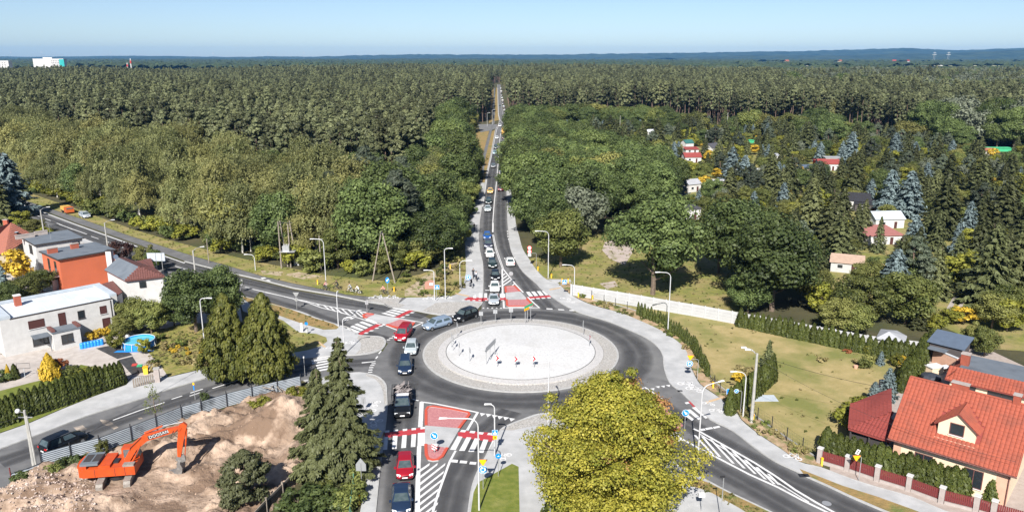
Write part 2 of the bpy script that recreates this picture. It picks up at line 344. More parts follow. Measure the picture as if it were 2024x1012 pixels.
# ------------------------------------------------------------------ the setting: ground, roads, pavements
def struct(name, mb, mats, label=None, **k): return mb.build(name, mats, kind='structure', label=label, **k)
gb = MB(); R_ = 26000
gb.add([(-R_, -300, 0), (R_, -300, 0), (R_, 32000, 0), (-R_, 32000, 0)], [(0, 1, 2, 3)])
struct('ground', gb, M['soil'])
ZR = dict(w=.010, n=.014, s=.018, se=.022, sw=.026, ring=.030)
def road(name, left, right, z, m='asphalt'):
    b = MB(); P = gl(left, 0)+gl(right, 0)[::-1]; b.sheet(P, z); return struct(name, b, M[m])
N_L = [(983.2,167.5),(983.8,197),(984.6,226),(987,238.5),(985.5,246),(979,257.5),(969.6,309),(962.5,339.5),(956,382),(952,409),(947.5,437.5),(946,464),(949,497),(954.5,521),(955.5,545),(955,585),(951,612),(930,640)]
N_R = [(989.3,167.5),(990.5,197),(993.5,215),(997,226),(1001.5,245),(1001.5,257),(1001,310),(1001,340),(1001,372),(1002,405),(1003,440),(1006,466),(1009,491),(1018,513),(1034,538.5),(1060,561),(1069,571),(1100,594),(1130.5,612),(1140,640)]
road('road', N_L, N_R, ZR['n'])
W_N = [(-60,379),(51.4,405),(154,444),(257,480),(365,519),(450,541.5),(580,574),(723,597.5),(770,605),(819,616),(850,630)]
W_S = [(-60,394),(43.7,420),(90,446.5),(164.5,471),(257,513),(311,536),(378,560),(471,583),(540.5,601.7),(597,617),(622.8,627.4),(671.6,642.8),(709,661.7),(745,668),(790,690)]
road('road', W_N, W_S, ZR['w'])
S_L = [(757,748),(764,777.6),(765.5,810),(760,858),(756,888),(749.4,941.6),(742.7,1012),(736,1070)]
S_R = [(1080,770),(1066,819),(1035.7,829),(1008.8,839.5),(990,850),(976.6,874),(963,898.6),(944,933.5),(933.5,963),(928,995),(925,1020),(921,1070)]
road('road', S_L, S_R, ZR['s'])
SE_N = [(1290,700),(1313,727.7),(1323,756),(1344,774),(1365,793.8),(1402.6,828.7),(1445.6,850),(1491,885),(1531.6,912),(1572,931),(1588,940),(1633.8,960.4),(1679.5,982),(1740,1008),(1860,1056)]
SE_S = [(1180,770),(1230,850),(1300,893),(1350,925),(1402.6,952.4),(1437.5,971),(1478,990),(1518,1009),(1620,1060)]
road('road', SE_N, SE_S, ZR['se'])
SW_N = [(-60,906),(0,888),(55.5,868),(123.4,842),(185,818.7),(283.7,788),(333,771),(400,751),(494,722),(606,710),(660,704),(732,699),(780,690)]
SW_S = [(-60,990),(15,968),(86,925),(200,890),(300,850),(400,805),(500,775),(600,752),(700,737),(724,738),(770,752)]
road('road', SW_N, SW_S, ZR['sw'])
CX, CY, RI = 1.2, 100.9, 13.65
def circ(r, n=72, cx=CX, cy=CY): return [(cx+r*math.cos(2*PI*i/n), cy+r*math.sin(2*PI*i/n)) for i in range(n)]
b = MB(); b.sheet(circ(19.3), ZR['ring']); struct('road', b, M['asphalt'])
def wearmat():
    m = bpy.data.materials.new('tyre_worn_asphalt'); m.use_nodes = True; n = m.node_tree.nodes; L = m.node_tree.links; p_ = n['Principled BSDF']; p_.inputs['Base Color'].default_value = (.058,.058,.061,1); p_.inputs['Roughness'].default_value = .75
    a = n.new('ShaderNodeAttribute'); a.attribute_name = 'tint'; x = n.new('ShaderNodeTexNoise'); x.inputs['Scale'].default_value = .35; x.inputs['Detail'].default_value = 5; L.new(n.new('ShaderNodeNewGeometry').outputs['Position'], x.inputs['Vector'])
    q = n.new('ShaderNodeMath'); q.operation = 'MULTIPLY'; L.new(a.outputs['Fac'], q.inputs[0]); L.new(x.outputs['Fac'], q.inputs[1]); t = n.new('ShaderNodeBsdfTransparent'); s_ = n.new('ShaderNodeMixShader'); L.new(q.outputs[0], s_.inputs[0]); L.new(t.outputs[0], s_.inputs[1]); L.new(p_.outputs[0], s_.inputs[2]); L.new(s_.outputs[0], n['Material Output'].inputs['Surface']); return m
M['wear'] = wearmat()
def wear(pts, w, z=.0385):
    P = [Vector((p[0], p[1], 0)) for p in pts]; vs = []; k = 7; tn = [0, .9, 1.3, .5, 1.3, .9, 0]
    for i, p in enumerate(P):
        d = (P[min(i+1, len(P)-1)]-P[max(i-1, 0)]).normalized(); q = Vector((-d.y, d.x, 0))*w
        vs += [p+q*(j/(k-1)-.5)+Vector((0,0,z)) for j in range(k)]
    b = MB(); b.add(vs, [(i*k+j, (i+1)*k+j, (i+1)*k+j+1, i*k+j+1) for i in range(len(P)-1) for j in range(k-1)]); o = struct('tyre_wear', b, M['wear'])
    a = o.data.attributes.new('tint', 'FLOAT', 'POINT'); a.data.foreach_set('value', tn*len(P)); return o
# paler worn asphalt along the outer edge of the ring, and bicycle path of dark asphalt
b = MB(); b.sheet(gl([(1130,616),(1180,627),(1238,648),(1277,667),(1300,685),(1310,704),(1312,727),(1322,755),(1290,745),(1268,722),(1258,700),(1235,682),(1200,660),(1165,640)]), .034); struct('road_edge', b, M['asphalt_pale'])
path_n = [(-60,368),(51.4,397.7),(154,431),(257,467),(385.6,508),(450,526),(519,546.8),(580,561),(640,573),(686.5,583.5),(754,589),(804,589)]
path_s = [(-60,377),(51.4,403.5),(154,442),(257,478),(365,516),(450,536),(580,569),(660,583),(723,593.5),(760,596),(791,599)]
b = MB(); b.sheet(gl(path_n)+gl(path_s)[::-1], .05); struct('bicycle_path', b, M['asphalt'])
def kerbline(pts, z0=0, h=.13, w=.15, closed=False, m='kerb', name='kerb'):
    P = [Vector((p[0], p[1], 0)) for p in pts]; n = len(P); vs = []
    for i, p in enumerate(P):
        a = P[(i-1) % n] if (closed or i > 0) else p; c = P[(i+1) % n] if (closed or i < n-1) else p
        d = (c-a).normalized(); q = Vector((-d.y, d.x, 0))*w/2
        vs += [p-q+Vector((0,0,z0)), p-q+Vector((0,0,h)), p+q+Vector((0,0,h)), p+q+Vector((0,0,z0))]
    fs = []
    for i in range(n if closed else n-1):
        j = (i+1) % n
        for k in range(3): fs.append((i*4+k, j*4+k, j*4+k+1, i*4+k+1))
    b = MB(); b.add(vs, fs); return struct(name, b, M[m])
def smooth(pts, n=4):
    P = [Vector((p[0], p[1], 0)) for p in pts]; out = []
    for i in range(len(P)-1):
        a, b_, c, d = P[max(i-1, 0)], P[i], P[i+1], P[min(i+2, len(P)-1)]
        for k in range(n):
            t = k/n; out.append(.5*((2*b_)+(c-a)*t+(2*a-5*b_+4*c-d)*t*t+(3*b_-a-3*c+d)*t**3))
    out.append(P[-1]); return out
def block(name, pts, h, m, smoothn=0):
    b = MB(); b.prism([tuple(p) for p in pts], -.05, h); return struct(name, b, M[m])
# pavement east of the forest road, round the ring and along the south-east road
EK = [(1001.5,246),(1001.2,310),(1001.5,340),(1001.5,372),(1002.5,405),(1003.5,440),(1006,466),(1009,491),(1018,513),(1034,538.5),(1060,561),(1069,571),(1100,594),(1130.5,612),(1156,622),(1200,635),(1238.5,650.5),(1277,668.5),(1300,686.5),(1310.5,704.5),(1313,727.7),(1323,756),(1344,774),(1365,793.8),(1402.6,828.7),(1445.6,850),(1491,885),(1531.6,912),(1572,931),(1588,940),(1633.8,960.4),(1679.5,982),(1740,1008),(1860,1056)]
EO = [(1006,246),(1009,310),(1012,340),(1014,372),(1016,405),(1019,440),(1026.5,470.6),(1032.8,492.7),(1045.5,513),(1060,534.7),(1080.7,554),(1101,560),(1115,573.4),(1133,587),(1169,604),(1225.6,619.7),(1264,635),(1302.8,653),(1338.7,676),(1356.7,696.8),(1364.5,725),(1370,738),(1383.8,761.5),(1418.7,785.7),(1451,810),(1464.4,831.4),(1496.7,858.3),(1545,890.5),(1580,914.7),(1623,925.5),(1680,947),(1733.6,964),(1803,984),(1860,1008),(1960,1042)]
ek = smooth(gl(EK), 3); eo = smooth(gl(EO), 3)
block('pavement', ek+eo[::-1], .12, 'paving'); kerbline(ek)
b = MB(); b.sheet(gl([(1080,553),(1128,553.5),(1128,559.5),(1100,560)]), .124); struct('driveway', b, M['paving'])
kerbline(eo, h=.14, w=.08)
b = MB(); b.sheet(gl([(1580,928),(1664,961),(1733.6,983),(1803,1008),(1860,1030),(1860,1054),(1740,1006),(1679.5,980),(1633.8,958.6),(1588,938.5)]), .126); struct('verge', b, M['drygrass'])
# planted border outside it
b = MB(); bord = [(1101,561),(1115,572),(1133,586),(1169,603),(1225.6,618.7),(1264,634),(1302.8,652),(1338.7,675),(1356.7,695.8),(1366,724),(1371,737),(1385,760.5),(1420,784.7),(1452,808),(1466,830),(1497.7,857),(1546,889.5),(1581,913.5),(1624,925)]
bord2 = [(1128,560),(1136,583),(1170,594),(1225,606),(1270,620),(1320,640),(1360,668),(1378,690),(1388,715),(1398,735),(1412,756),(1446,783),(1475,808),(1500,829),(1545,860),(1586,888),(1624,912)]
b.sheet(gl(bord)+gl(bord2)[::-1], .10); struct('border_soil', b, mat('tan_border_soil', (.30,.20,.12), (.42,.31,.20), 1.5, .95, c3=(.12,.14,.04), s3=.5, bump=.08, bscale=6, coords='World', w3=(.48,.6)))
kerbline(smooth(gl(bord2[2:]), 2), h=.22, w=.10)
# west side of the forest road: shared pavement
WK = [(946,446),(945.5,464),(948.5,497),(954,521),(955,545),(954.5,581),(953.8,598),(948,606),(937,614.5),(898.5,622),(865,622.5),(834,617),(819,614.5),(775.6,609),(760,602),(723.5,596.5),(660,583.5),(580,570),(519,554.5),(450,538.5),(365,517.5)]
WO = [(924,440),(922,445.5),(918,462.6),(920.5,513),(921,538.5),(917,560.7),(911,576),(903,583),(885.7,588.8),(847,588.8),(804,589.5),(791,599),(760,596.5),(723,594),(660,584-1),(580,569.3),(519,553.5),(450,537.5),(365,516.5)]
wk = gl(WK[:15]); wo_ = gl(WO[:12])
block('pavement', wk+wo_[::-1], .12, 'paving'); kerbline(smooth(wk, 3))
kerbline(gl(WK[13:]), w=.35)
b = MB(); b.sheet(gl([(946,250),(946,246),(983,246),(981,254),(968,259),(950,262)]), .03); struct('crossing_path', b, M['asphalt_pale'])
b = MB(); b.sheet(gl([(834,616),(862,600),(890,598),(920,598.5),(953,600),(948,606),(937,613.5),(898.5,621),(865,621.5)]), .126); struct('cobbled_apron', b, M['cobble'])
b = MB(); b.sheet(gl([(722,594.5),(754,589.7),(795,590),(787,600),(800,604),(790,609.5),(775.6,608.5),(755,601.5)]), .126); struct('cobbled_apron', b, M['cobble'])
# older pavement continuing north beside the trees and far bicycle path + verge
b = MB(); b.sheet(gl([(946,446),(947.5,437.5),(951,409),(955,382),(958,362),(952,362),(945,382),(935,409),(924,440)]), .11); struct('pavement', b, M['paving'])
b = MB(); b.sheet(gl([(952,362),(958,355),(952,355-10)]), .05)
b.sheet(gl([(946,370),(952,345),(954,309),(960,285),(968,258),(971,250),(975,238),(974,221),(973,210),(976,197),(976.5,174),(978.5,174),(979,197),(977,210),(978,221),(979,238),(975,252),(972.3,259),(966,285),(960,309),(956,345),(953,365)]), .05); struct('bicycle_path', b, M['asphalt'])
b = MB(); b.sheet(gl([(953,366),(960,309),(966,285),(972.3,260),(979,257.5),(969.6,308),(962.5,339),(957,366)]), .06); b.sheet(gl([(977,240),(979,221),(978,197),(981,174),(983,174),(983.6,197),(984.4,226),(986.5,238)]), .06)
b.sheet(gl([(935,315),(942,258),(950,262),(967,259),(960,285),(953.5,309),(951,345)]), .03); b.sheet(gl([(966,244),(970,222),(969,197),(971,172),(976,172),(975.5,197),(972.5,210),(973,221),(974,240)]), .03)
struct('verge', b, M['drygrass'])
kerbline(gl(N_L[:12]), h=.12, w=.3)
# grass strip at the foot of the wood
gN = [(-60,352),(51.4,380),(154,414),(257,452),(330,474),(400,492),(480,512),(560,528),(650,545),(720,552),(760,556),(830,543),(880,525),(905,500),(918,470),(918,463),(920.5,513),(921,538.5),(917,560.7),(911,575),(903,582),(885,588),(847,588.3),(804,588.7),(754,588.5),(686.5,583),(640,572.5),(580,560.5),(519,546.3),(450,525.5),(385.6,507.5),(257,466.5),(154,430.5),(51.4,397.2),(-60,367)]
b = MB(); b.sheet(gl(gN), .06); struct('grass', b, M['grass'])
b = MB(); b.sheet(gl([(560,543),(590,538),(640,547),(600,553)]), .066); b.sheet(gl([(515,535),(560,538),(555,546),(520,543)]), .066); b.sheet(gl([(800,575),(835,548),(880,528),(905,512),(905,530),(880,545),(850,560),(830,580),(880,586),(800,586)]), .066); struct('sandy_patch', b, mat('sandy_soil', (.42,.34,.26), (.28,.22,.13), 1.2, .95, c3=(.14,.16,.04), s3=.8, bump=.06, bscale=5, coords='World', w3=(.5,.62)))
# south-west islands: verge, pavement, rounded nose
block('pavement', gl([(471,584),(540.5,603),(597,618),(622.8,628.5),(671.6,644),(709,663),(745,665.5),(758,669),(762,679),(754,691.5),(732,699),(701,702.5),(660,703.5),(606,709),(540,712),(494,721),(400,750),(333,770),(283.7,787),(185,818),(123.4,841),(55.5,867),(0,887),(-60,905),(-60,880),(0,858),(60,837),(123,810),(185,785),(250,762),(262,745),(300,745),(333,747),(400,731),(480,700),(560,690),(600,672),(560,650),(480,615)]), .12, 'paving')
kerbline(smooth(gl([(471,584),(540.5,603),(597,618),(622.8,628.5),(671.6,644),(688,648),(709,663),(745,665.5),(758,669),(762,679),(754,691.5),(732,699),(701,702.5),(660,703.5),(606,709),(540,712),(494,721),(400,750),(333,770),(283.7,787),(185,818),(123.4,841),(55.5,867),(0,887),(-60,905)]), 3))
b = MB(); b.sheet(gl([(709,664),(745,666.5),(757,670),(760.5,679),(753,690.5),(731,698),(702,701.5),(712,692),(714,680),(706,670)]), .126); struct('cobbled_apron', b, M['cobble'])
b = MB(); b.sheet(gl([(473,586),(510,592),(560,607),(622,630),(660,641.5),(670,648),(665,652),(640,653),(600,642),(560,628),(500,606)]), .128); struct('verge', b, M['drygrass'])
b = MB(); b.sheet(gl([(500,612),(560,635),(590,658),(625,661),(645,668),(647,676),(635,685),(610,693),(560,702),(500,712),(470,700)]), .128); struct('verge', b, M['grass'])
# south-west corner pavement between the street and the southern road
SWP = [(600,753),(660,745),(700,737.5),(724,738.8),(744,744),(756,752),(763.5,764),(764,777.6),(765,810),(759.5,858),(755.5,888),(749,941.6),(742,1012),(736,1070)]
SWO = [(700,1070),(712,1012),(722,960),(728,925),(722,895),(712,860),(705,820),(690,790),(640,772)]
block('pavement', smooth(gl(SWP), 3)+gl(SWO), .12, 'paving'); kerbline(smooth(gl(SWP), 3))
b = MB(); b.sheet(gl([(724,740),(744,745.5),(755,753),(762,765),(763,777),(764,800),(759.5,800),(758,778),(752,762),(742,751),(724,745)]), .126); struct('cobbled_apron', b, M['cobble'])
# southern pavement island between the southern and south-east roads
SSP = [(921,1070),(925,1020),(928,995),(933.5,963),(944,933.5),(963,898.6),(976.6,874),(990,850),(1008.8,839.5),(1035.7,829),(1066,819),(1110,818),(1170,828),(1230,852),(1300,894),(1350,926),(1402.6,953.4),(1437.5,972),(1478,991),(1518,1010),(1620,1061)]
block('pavement', smooth(gl(SSP), 3)+gl([(1560,1070),(1000,1070)]), .12, 'paving'); kerbline(smooth(gl(SSP), 3))
b = MB(); b.sheet(gl([(990,851),(1009,841),(1036,830.5),(1066,820.5),(1110,820),(1140,835),(1090,838),(1040,846),(1012,852)]), .126); struct('cobbled_apron', b, M['cobble'])
b = MB(); b.sheet(gl([(931,1012),(936,975),(945,955),(1012,918),(1025,924),(1027,1012),(1027,1070),(925,1070)]), .128); struct('lawn', b, M['lawn'])
b = MB(); b.sheet(gl([(1370,945),(1402,956),(1437.5,974),(1478,993),(1518,1012),(1600,1055),(1540,1055),(1460,1005),(1400,972),(1365,962)]), .128); struct('verge', b, M['drygrass'])
# central island
b = MB(); b.prism(circ(RI), -.05, .14); struct('island_kerb', b, M['kerb'])
b = MB(); b.sheet(circ(RI-.25), .145); struct('island_apron', b, M['cobble'])
def dome(r0, r1, z0, z1, m, name, n=72, k=6):
    b = MB(); vs = [(CX+(r0+(r1-r0)*j/k)*math.cos(2*PI*i/n), CY+(r0+(r1-r0)*j/k)*math.sin(2*PI*i/n), z0+(z1-z0)*(j/k)) for j in range(k+1) for i in range(n)]
    fs = [(j*n+i, j*n+(i+1)%n, (j+1)*n+(i+1)%n, (j+1)*n+i) for j in range(k) for i in range(n)]
    if r1 == 0: pass
    b.add(vs, fs); return struct(name, b, M[m], smooth=True)
M['cobble_mid'] = mat('pale_setts', (.36,.352,.345), (.47,.46,.455), 4, .9, detail=4, c3=(.30,.25,.215), s3=2.0, bump=.02, bscale=6, coords='World', w3=(.66,.72))
dome(RI-2.0, RI-2.12, .15, .26, 'cobble', 'island_kerb', k=1); dome(RI-2.12, RI-3.25, .26, .33, 'cobble_mid', 'island_ring'); dome(RI-3.25, 0.01, .35, .85, 'cobble_white', 'island_paving')
kerbline(circ(RI-3.25), .2, .37, .10, True, 'asphalt_pale', 'island_kerb')
wear([(CX+16.2*math.cos(2*PI*i/72), CY+16.2*math.sin(2*PI*i/72)) for i in range(73)], 4.6)
wear(gl([(800,760),(798,830),(797,900),(790,1000),(785,1060)]), 3.4, .0392); wear(gl([(1010,812),(962,850),(930,895),(900,950),(885,1012),(878,1060)]), 3.2, .0392)
wear(gl([(1290,790),(1345,830),(1400,862),(1480,905),(1560,950),(1680,1005),(1760,1040)]), 3.2, .0392); wear(gl([(1330,880),(1410,922),(1500,972),(1600,1030)]), 3.0, .0392)
wear(gl([(975,610),(974,570),(968,520),(965,470),(967,410),(972,350),(979,300)]), 3.0, .0392); wear(gl([(1085,612),(1050,575),(1018,530),(998,490),(990,450),(990,400),(994,320)]), 3.0, .0392)
wear(gl([(840,626),(740,607),(620,588),(480,556),(330,513),(180,463),(60,422)]), 3.0, .0392); wear(gl([(760,672),(690,650),(600,616),(500,584),(380,545),(250,500),(100,445)]), 3.0, .0392)
wear(gl([(740,716),(640,722),(520,742),(400,777),(250,826),(100,880),(0,915)]), 3.2, .0392)
# right-hand meadow, gardens, left gardens
b = MB(); b.sheet(gl([(1128,583),(1200,600),(1225,605),(1270,619),(1320,639),(1360,667),(1378,689),(1388,714),(1398,734),(1412,755),(1446,782),(1475,807),(1500,828),(1545,859),(1586,887),(1640,905),(1700,870),(1777,766),(1841,690),(1810,699),(1720,690),(1600,668),(1455,640),(1380,626),(1250,606)]), .08); struct('meadow', b, M['field'])
b = MB(); b.sheet(gl([(1045,512),(1080,505),(1130,470),(1200,460),(1300,470),(1440,520),(1480,600),(1460,630),(1380,620),(1250,602),(1128,578),(1080,553),(1060,534)]), .07); struct('lawn', b, M['grass'])
b = MB(); b.sheet(gl([(1195,480),(1235,466),(1255,466),(1250,500),(1235,525),(1205,512),(1190,495)]), .075); b.sheet(gl([(1185,561),(1215,556),(1222,566),(1200,572)]), .075); struct('bare_patch', b, mat('bare_gravel', (.34,.28,.25), (.44,.38,.34), 1, .95, c3=(.18,.17,.07), s3=.5, bump=.05, coords='World', w3=(.5,.65)))
b = MB(); b.sheet(gl([(1868,615),(1900,560),(1912,545),(1915,548),(1905,566),(1878,617)]), .09); b.sheet(gl([(1888,618),(1908,575),(1914,560),(1917,562),(1912,580),(1898,618)]), .09); struct('track', b, mat('gravel_track', (.38,.34,.32), (.28,.25,.22), 2, .95, coords='World'))
b = MB(); b.sheet(gl([(1840,1070),(1803,1008),(1640,930),(1640,905),(1700,870),(1780,770),(1841,690),(1950,690),(2100,760),(2100,1070)]), .085); struct('garden_ground', b, mat('garden_paving', (.30,.25,.22), (.36,.31,.28), 2, .9, coords='World'))
b = MB(); b.sheet(gl([(1450,350),(1650,330),(2100,330),(2100,700),(1960,690),(1850,640),(1620,600),(1560,560),(1450,450)]), .05); struct('garden_ground', b, M['grass'])
b = MB(); b.sheet(gl([(1110,262),(1400,262),(1900,300),(1650,325),(1450,340),(1400,400),(1200,360),(1110,300)]), .05); struct('garden_ground', b, M['grass'])
b = MB(); b.sheet(gl([(-60,790),(0,774),(60,758),(130,742),(160,722),(190,728),(250,757),(185,784),(123,809),(60,836),(0,857),(-60,879)]), .13); struct('lawn', b, M['lawn'])
M['yard'] = mat('yard_paving', (.36,.32,.29), (.46,.42,.39), 1.2, .9, c3=(.30,.27,.25), s3=.3, bump=.02, coords='World')
b = MB(); b.sheet(gl([(-60,700),(24,702),(150,660),(235,640),(330,700),(335,745),(262,744),(250,757),(190,728),(160,722),(130,742),(0,774),(-60,790)]), .11); struct('yard', b, M['yard'])
b = MB(); b.sheet(gl([(300,660),(360,640),(480,640),(480,699),(400,730),(333,746),(315,720),(285,690)]), .125); struct('rough_grass', b, mat('rough_grass', (.12,.13,.03), (.27,.24,.07), 1.5, .95, c3=(.30,.22,.10), s3=.4, bump=.1, bscale=4, coords='World'))
b = MB(); b.sheet(gl([(234,713),(262,706),(280,735),(262,743)]), .14); b.sheet(gl([(190,690),(235,681),(262,703),(232,711)]), .14); struct('dark_groundsheet', b, mat('dark_groundsheet', (.035,.035,.037), (.06,.06,.06), 2, .8))
b = MB(); b.sheet(gl([(0,470),(164,470),(257,513),(378,560),(471,583),(480,640),(320,650),(235,640),(150,660),(0,700),(-100,700),(-100,470)]), .04); struct('yard', b, M['yard'])
b = MB(); b.sheet(gl([(257,515),(311,538),(378,562),(360,580),(300,560),(240,540)]), .07); b.sheet(gl([(150,466),(165,472),(195,482),(170,483),(140,470)]), .07); struct('pavement', b, M['paving'])
# ------------------------------------------------------------------ painted road markings
PZ = .046
_zc = [0]
def zstep():
    _zc[0] = (_zc[0]+1) % 12; return _zc[0]*.0007
def marks(name, quads, m='paint', z=PZ):
    b = MB()
    if m == 'paint': z += zstep()
    for q in quads: b.sheet(q, z)
    return struct(name, b, M[m])
def line(pts, w, z=PZ, name='road_line', m='paint'):
    z += zstep(); P = [Vector((p[0], p[1], 0)) for p in pts]; b = MB(); vs = []
    for i, p in enumerate(P):
        d = (P[min(i+1, len(P)-1)]-P[max(i-1, 0)]).normalized(); q = Vector((-d.y, d.x, 0))*w/2
        vs += [(p-q).to_3d()+Vector((0,0,z)), p+q+Vector((0,0,z))]
    b.add(vs, [(2*i, 2*i+2, 2*i+3, 2*i+1) for i in range(len(P)-1)]); return struct(name, b, M[m])
def dash(pts, w, on, off, z=PZ, name='road_line'):
    P = [Vector((p[0], p[1], 0)) for p in pts]; b = MB(); acc = 0; 
    for i in range(len(P)-1):
        L_ = (P[i+1]-P[i]).length; d = (P[i+1]-P[i])/L_; q = Vector((-d.y, d.x, 0))*w/2; s = -acc
        while s < L_:
            a, e = max(s, 0), min(s+on, L_)
            if e > a: b.sheet([P[i]+d*a-q, P[i]+d*e-q, P[i]+d*e+q, P[i]+d*a+q], z)
            s += on+off
        acc = (L_-(s-on-off)) 
    return struct(name, b, M['paint'])
S1 = lambda p: gl(zl(p, 740, 740, 3.72)); S3 = lambda p: gl(zl(p, 740, 740, 6.325)); Z7 = lambda p: gl(zl(p, 900, 450, 6.325))
Z3 = lambda p: gl(zl(p, 680, 540, 3.89)); Z4 = lambda p: gl(zl(p, 1020, 540, 3.89)); ZB = lambda p: gl(zl(p, 580, 540, 4.6)); T3 = lambda p: gl(zl(p, 1330, 740, 3.72)); Z0 = lambda p: gl(zl(p, 0, 300, 3.8923)); ZS = lambda p: gl(zl(p, 0, 700, 3.2425)); ZU = lambda p: gl(zl(p, 340, 540, 3.892))
# south crossing, west lane and east lane
marks('red_crossing_band', [S3([(120,735),(630,660),(630,735),(125,795)])], 'redpaint', .042)
marks('crossing_stripe', [S3([(a,b1),(a+56,b1-5),(a+54,b1+20),(a,b1+26)]) for a, b1 in ((132,704),(241,694),(355,684),(465,674),(576,662))]+
      [S3([(115,785),(172,780),(160,942),(100,945)]), S3([(232,770),(290,768),(278,930),(217,934)]), S3([(350,762),(405,758),(395,918),(335,922)]), S3([(465,750),(522,746),(512,906),(455,911)]), S3([(575,740),(630,735),(630,890),(570,896)])])
marks('red_crossing_band', [S1([(612,430),(645,415),(1020,440),(1035,452),(1000,480),(920,505),(890,500),(620,462)])], 'redpaint', .042)
marks('crossing_stripe', [S1([(x,y),(x+36,y+3),(x+26,y+19),(x-10,y+15)]) for x, y in ((640,408),(708,415),(770,424),(838,430),(903,434),(962,436),(1030,440))]+
      [S1([(612,455),(648,459),(598,556),(555,554)]), S1([(678,462),(713,464),(664,563),(622,562)]), S1([(738,470),(776,473),(731,570),(690,570)]), S1([(802,478),(838,481),(801,578),(763,576)]), S1([(868,486),(902,489),(864,586),(824,584)])])
marks('give_way_mark', [S1([(x,y),(x+44,y+6),(x+12,y+26)]) for x, y in ((775,283),(820,289),(864,297),(905,305),(948,312),(992,321))])
marks('stop_line', [S1([(570,625),(616,630),(610,650),(562,645)]), S1([(632,633),(684,637),(678,656),(626,652)]), S1([(704,642),(752,646),(746,665),(698,661)])])
marks('stop_line', [S1([(283,181),(328,190),(322,197),(279,187)])])
for l, w in (([(348,203),(338,388)],.5), ([(352,430),(350,526)],.95), ([(330,526),(322,700),(316,1012),(314,1100)],.45), ([(340,203),(450,217),(610,249),(765,282)],.28), ([(760,280),(682,412)],.30), ([(597,562),(555,640),(500,790),(460,905),(430,1012),(410,1100)],.24)): line(S1(l), w)
b = MB()
for i in range(11):
    y0 = 700+i*49; b_ = i*12
    # each hatch rises to the right until it meets the right-hand line
    xr = 545-(y0-700)*.22; yr = y0-.80*(xr-340)
    if yr < 650: 
        k = (650-yr)/(y0-yr) if y0 > 650 else 0; xr = xr-(xr-340)*k*.95; yr = 650
        if xr < 370: continue
    b.sheet(S1([(334,y0),(xr,yr),(xr-6,yr+20),(332,y0+22)]), PZ+.004)
struct('hatching', b, M['paint'])
# splitter island, south
def raised(name, pts, m, z=.15): b = MB(); b.prism([tuple(p) for p in pts], 0, z); return struct(name, b, M[m])
raised('traffic_island', S1([(372,384),(371,270),(385,245),(410,234),(440,234),(560,252),(690,280),(707,294),(700,310),(628,405),(548,540),(505,612),(470,638),(430,643),(395,636),(374,600),(370,520)]), 'paving', .14)
marks('island_red', [S1([(390,384),(390,275),(402,254),(430,250),(560,266),(680,292),(688,300),(614,401)]), S1([(388,520),(522,545),(492,602),(465,624),(430,628),(402,620),(390,596)])], 'redfill', .146)
for l in ([(380,384),(380,270),(395,247),(430,241),(560,259),(690,286),(698,302),(621,404)], [(378,520),(382,600),(398,628),(430,636),(466,632),(500,608),(536,546)]): kerbline(S1(l), .1, .20, .32, m='redkerb', name='red_kerb')
# north leg
line(Z7([(470,-60),(470,0),(468,60)]), .35); line(Z7([(465,90),(480,170),(498,260),(530,360),(590,520)]), .14); line(Z7([(478,90),(494,170),(512,256),(545,352),(604,520)]), .14)
line(Z7([(586,520),(588,640),(592,830)]), .3); line(Z7([(590,830),(592,888)]), .9); line(Z7([(603,915),(608,1010)]), .3)
line(Z7([(600,522),(680,625),(770,730),(850,815)]), .26); line(Z7([(905,870),(960,925),(1052,1006)]), .26)
line(gl([(995,609.4),(1067.5,608.8)]), .3)
marks('hatching', [Z7([(592,y),(592+w,y-w*.72),(592+w+7,y-w*.72+14),(592,y+17)]) for y, w in ((590,28),(635,52),(680,75),(722,98))]+[Z7([(695,690),(706,700),(690,712)]), Z7([(735,700),(745,708),(715,730),(705,726)])], z=PZ+.004)
raised('traffic_island', Z7([(620,742),(740,732),(815,808),(890,893),(975,968),(972,988),(950,996),(662,998),(640,985),(634,905),(630,825)]), 'paving', .14)
marks('island_red', [Z7([(640,752),(732,745),(800,806),(645,822)]), Z7([(648,912),(895,905),(958,970),(940,984),(668,986),(654,975)])], 'redfill', .146)
for l in ([(632,822),(626,748),(738,738),(810,806)], [(640,906),(646,980),(662,992),(950,990),(968,975),(893,900)]): kerbline(Z7(l), .1, .20, .35, m='redkerb', name='red_kerb')
marks('red_crossing_band', [Z7([(105,907),(165,876),(400,888),(632,880),(632,912),(345,922),(345,935),(250,925),(190,925)])], 'redpaint', .13)
marks('crossing_stripe', [Z7([(225,858),(255,845),(262,890),(222,890)]), Z7([(294,828),(330,828),(330,888),(294,888)]), Z7([(362,828),(398,828),(398,886),(362,886)]), Z7([(432,828),(468,828),(468,886),(432,886)]), Z7([(502,828),(538,828),(538,886),(502,886)]), Z7([(572,828),(606,828),(606,888),(574,888)])]+[Z7([(x,914),(x+34,914),(x+34,924),(x,924)]) for x in (80,150,215,290,370,440,510,575)], z=.134)
marks('give_way_mark', [gl(zl([(x-26,915),(x+26,915),(x,892)], 840, 520, 10.12)) for x in (1168,1256,1345,1432,1520)])
line(gl(zl([(1205,548),(1290,548)], 840, 520, 10.12)), .4)
marks('red_crossing_band', [Z4([(75,186),(262,171),(270,188),(90,199)])], 'redpaint', .042)
marks('crossing_stripe', [Z4([(75,145),(103,144),(132,178),(102,181)]), Z4([(115,143),(144,142),(172,175),(143,178)]), Z4([(158,140),(186,139),(214,172),(185,175)]), Z4([(198,137),(226,136),(256,168),(228,171)])]+[Z4([(x,y),(x+28,y-2),(x+36,y+6),(x+10,y+8)]) for x, y in ((110,196),(150,193),(192,190),(235,187))])
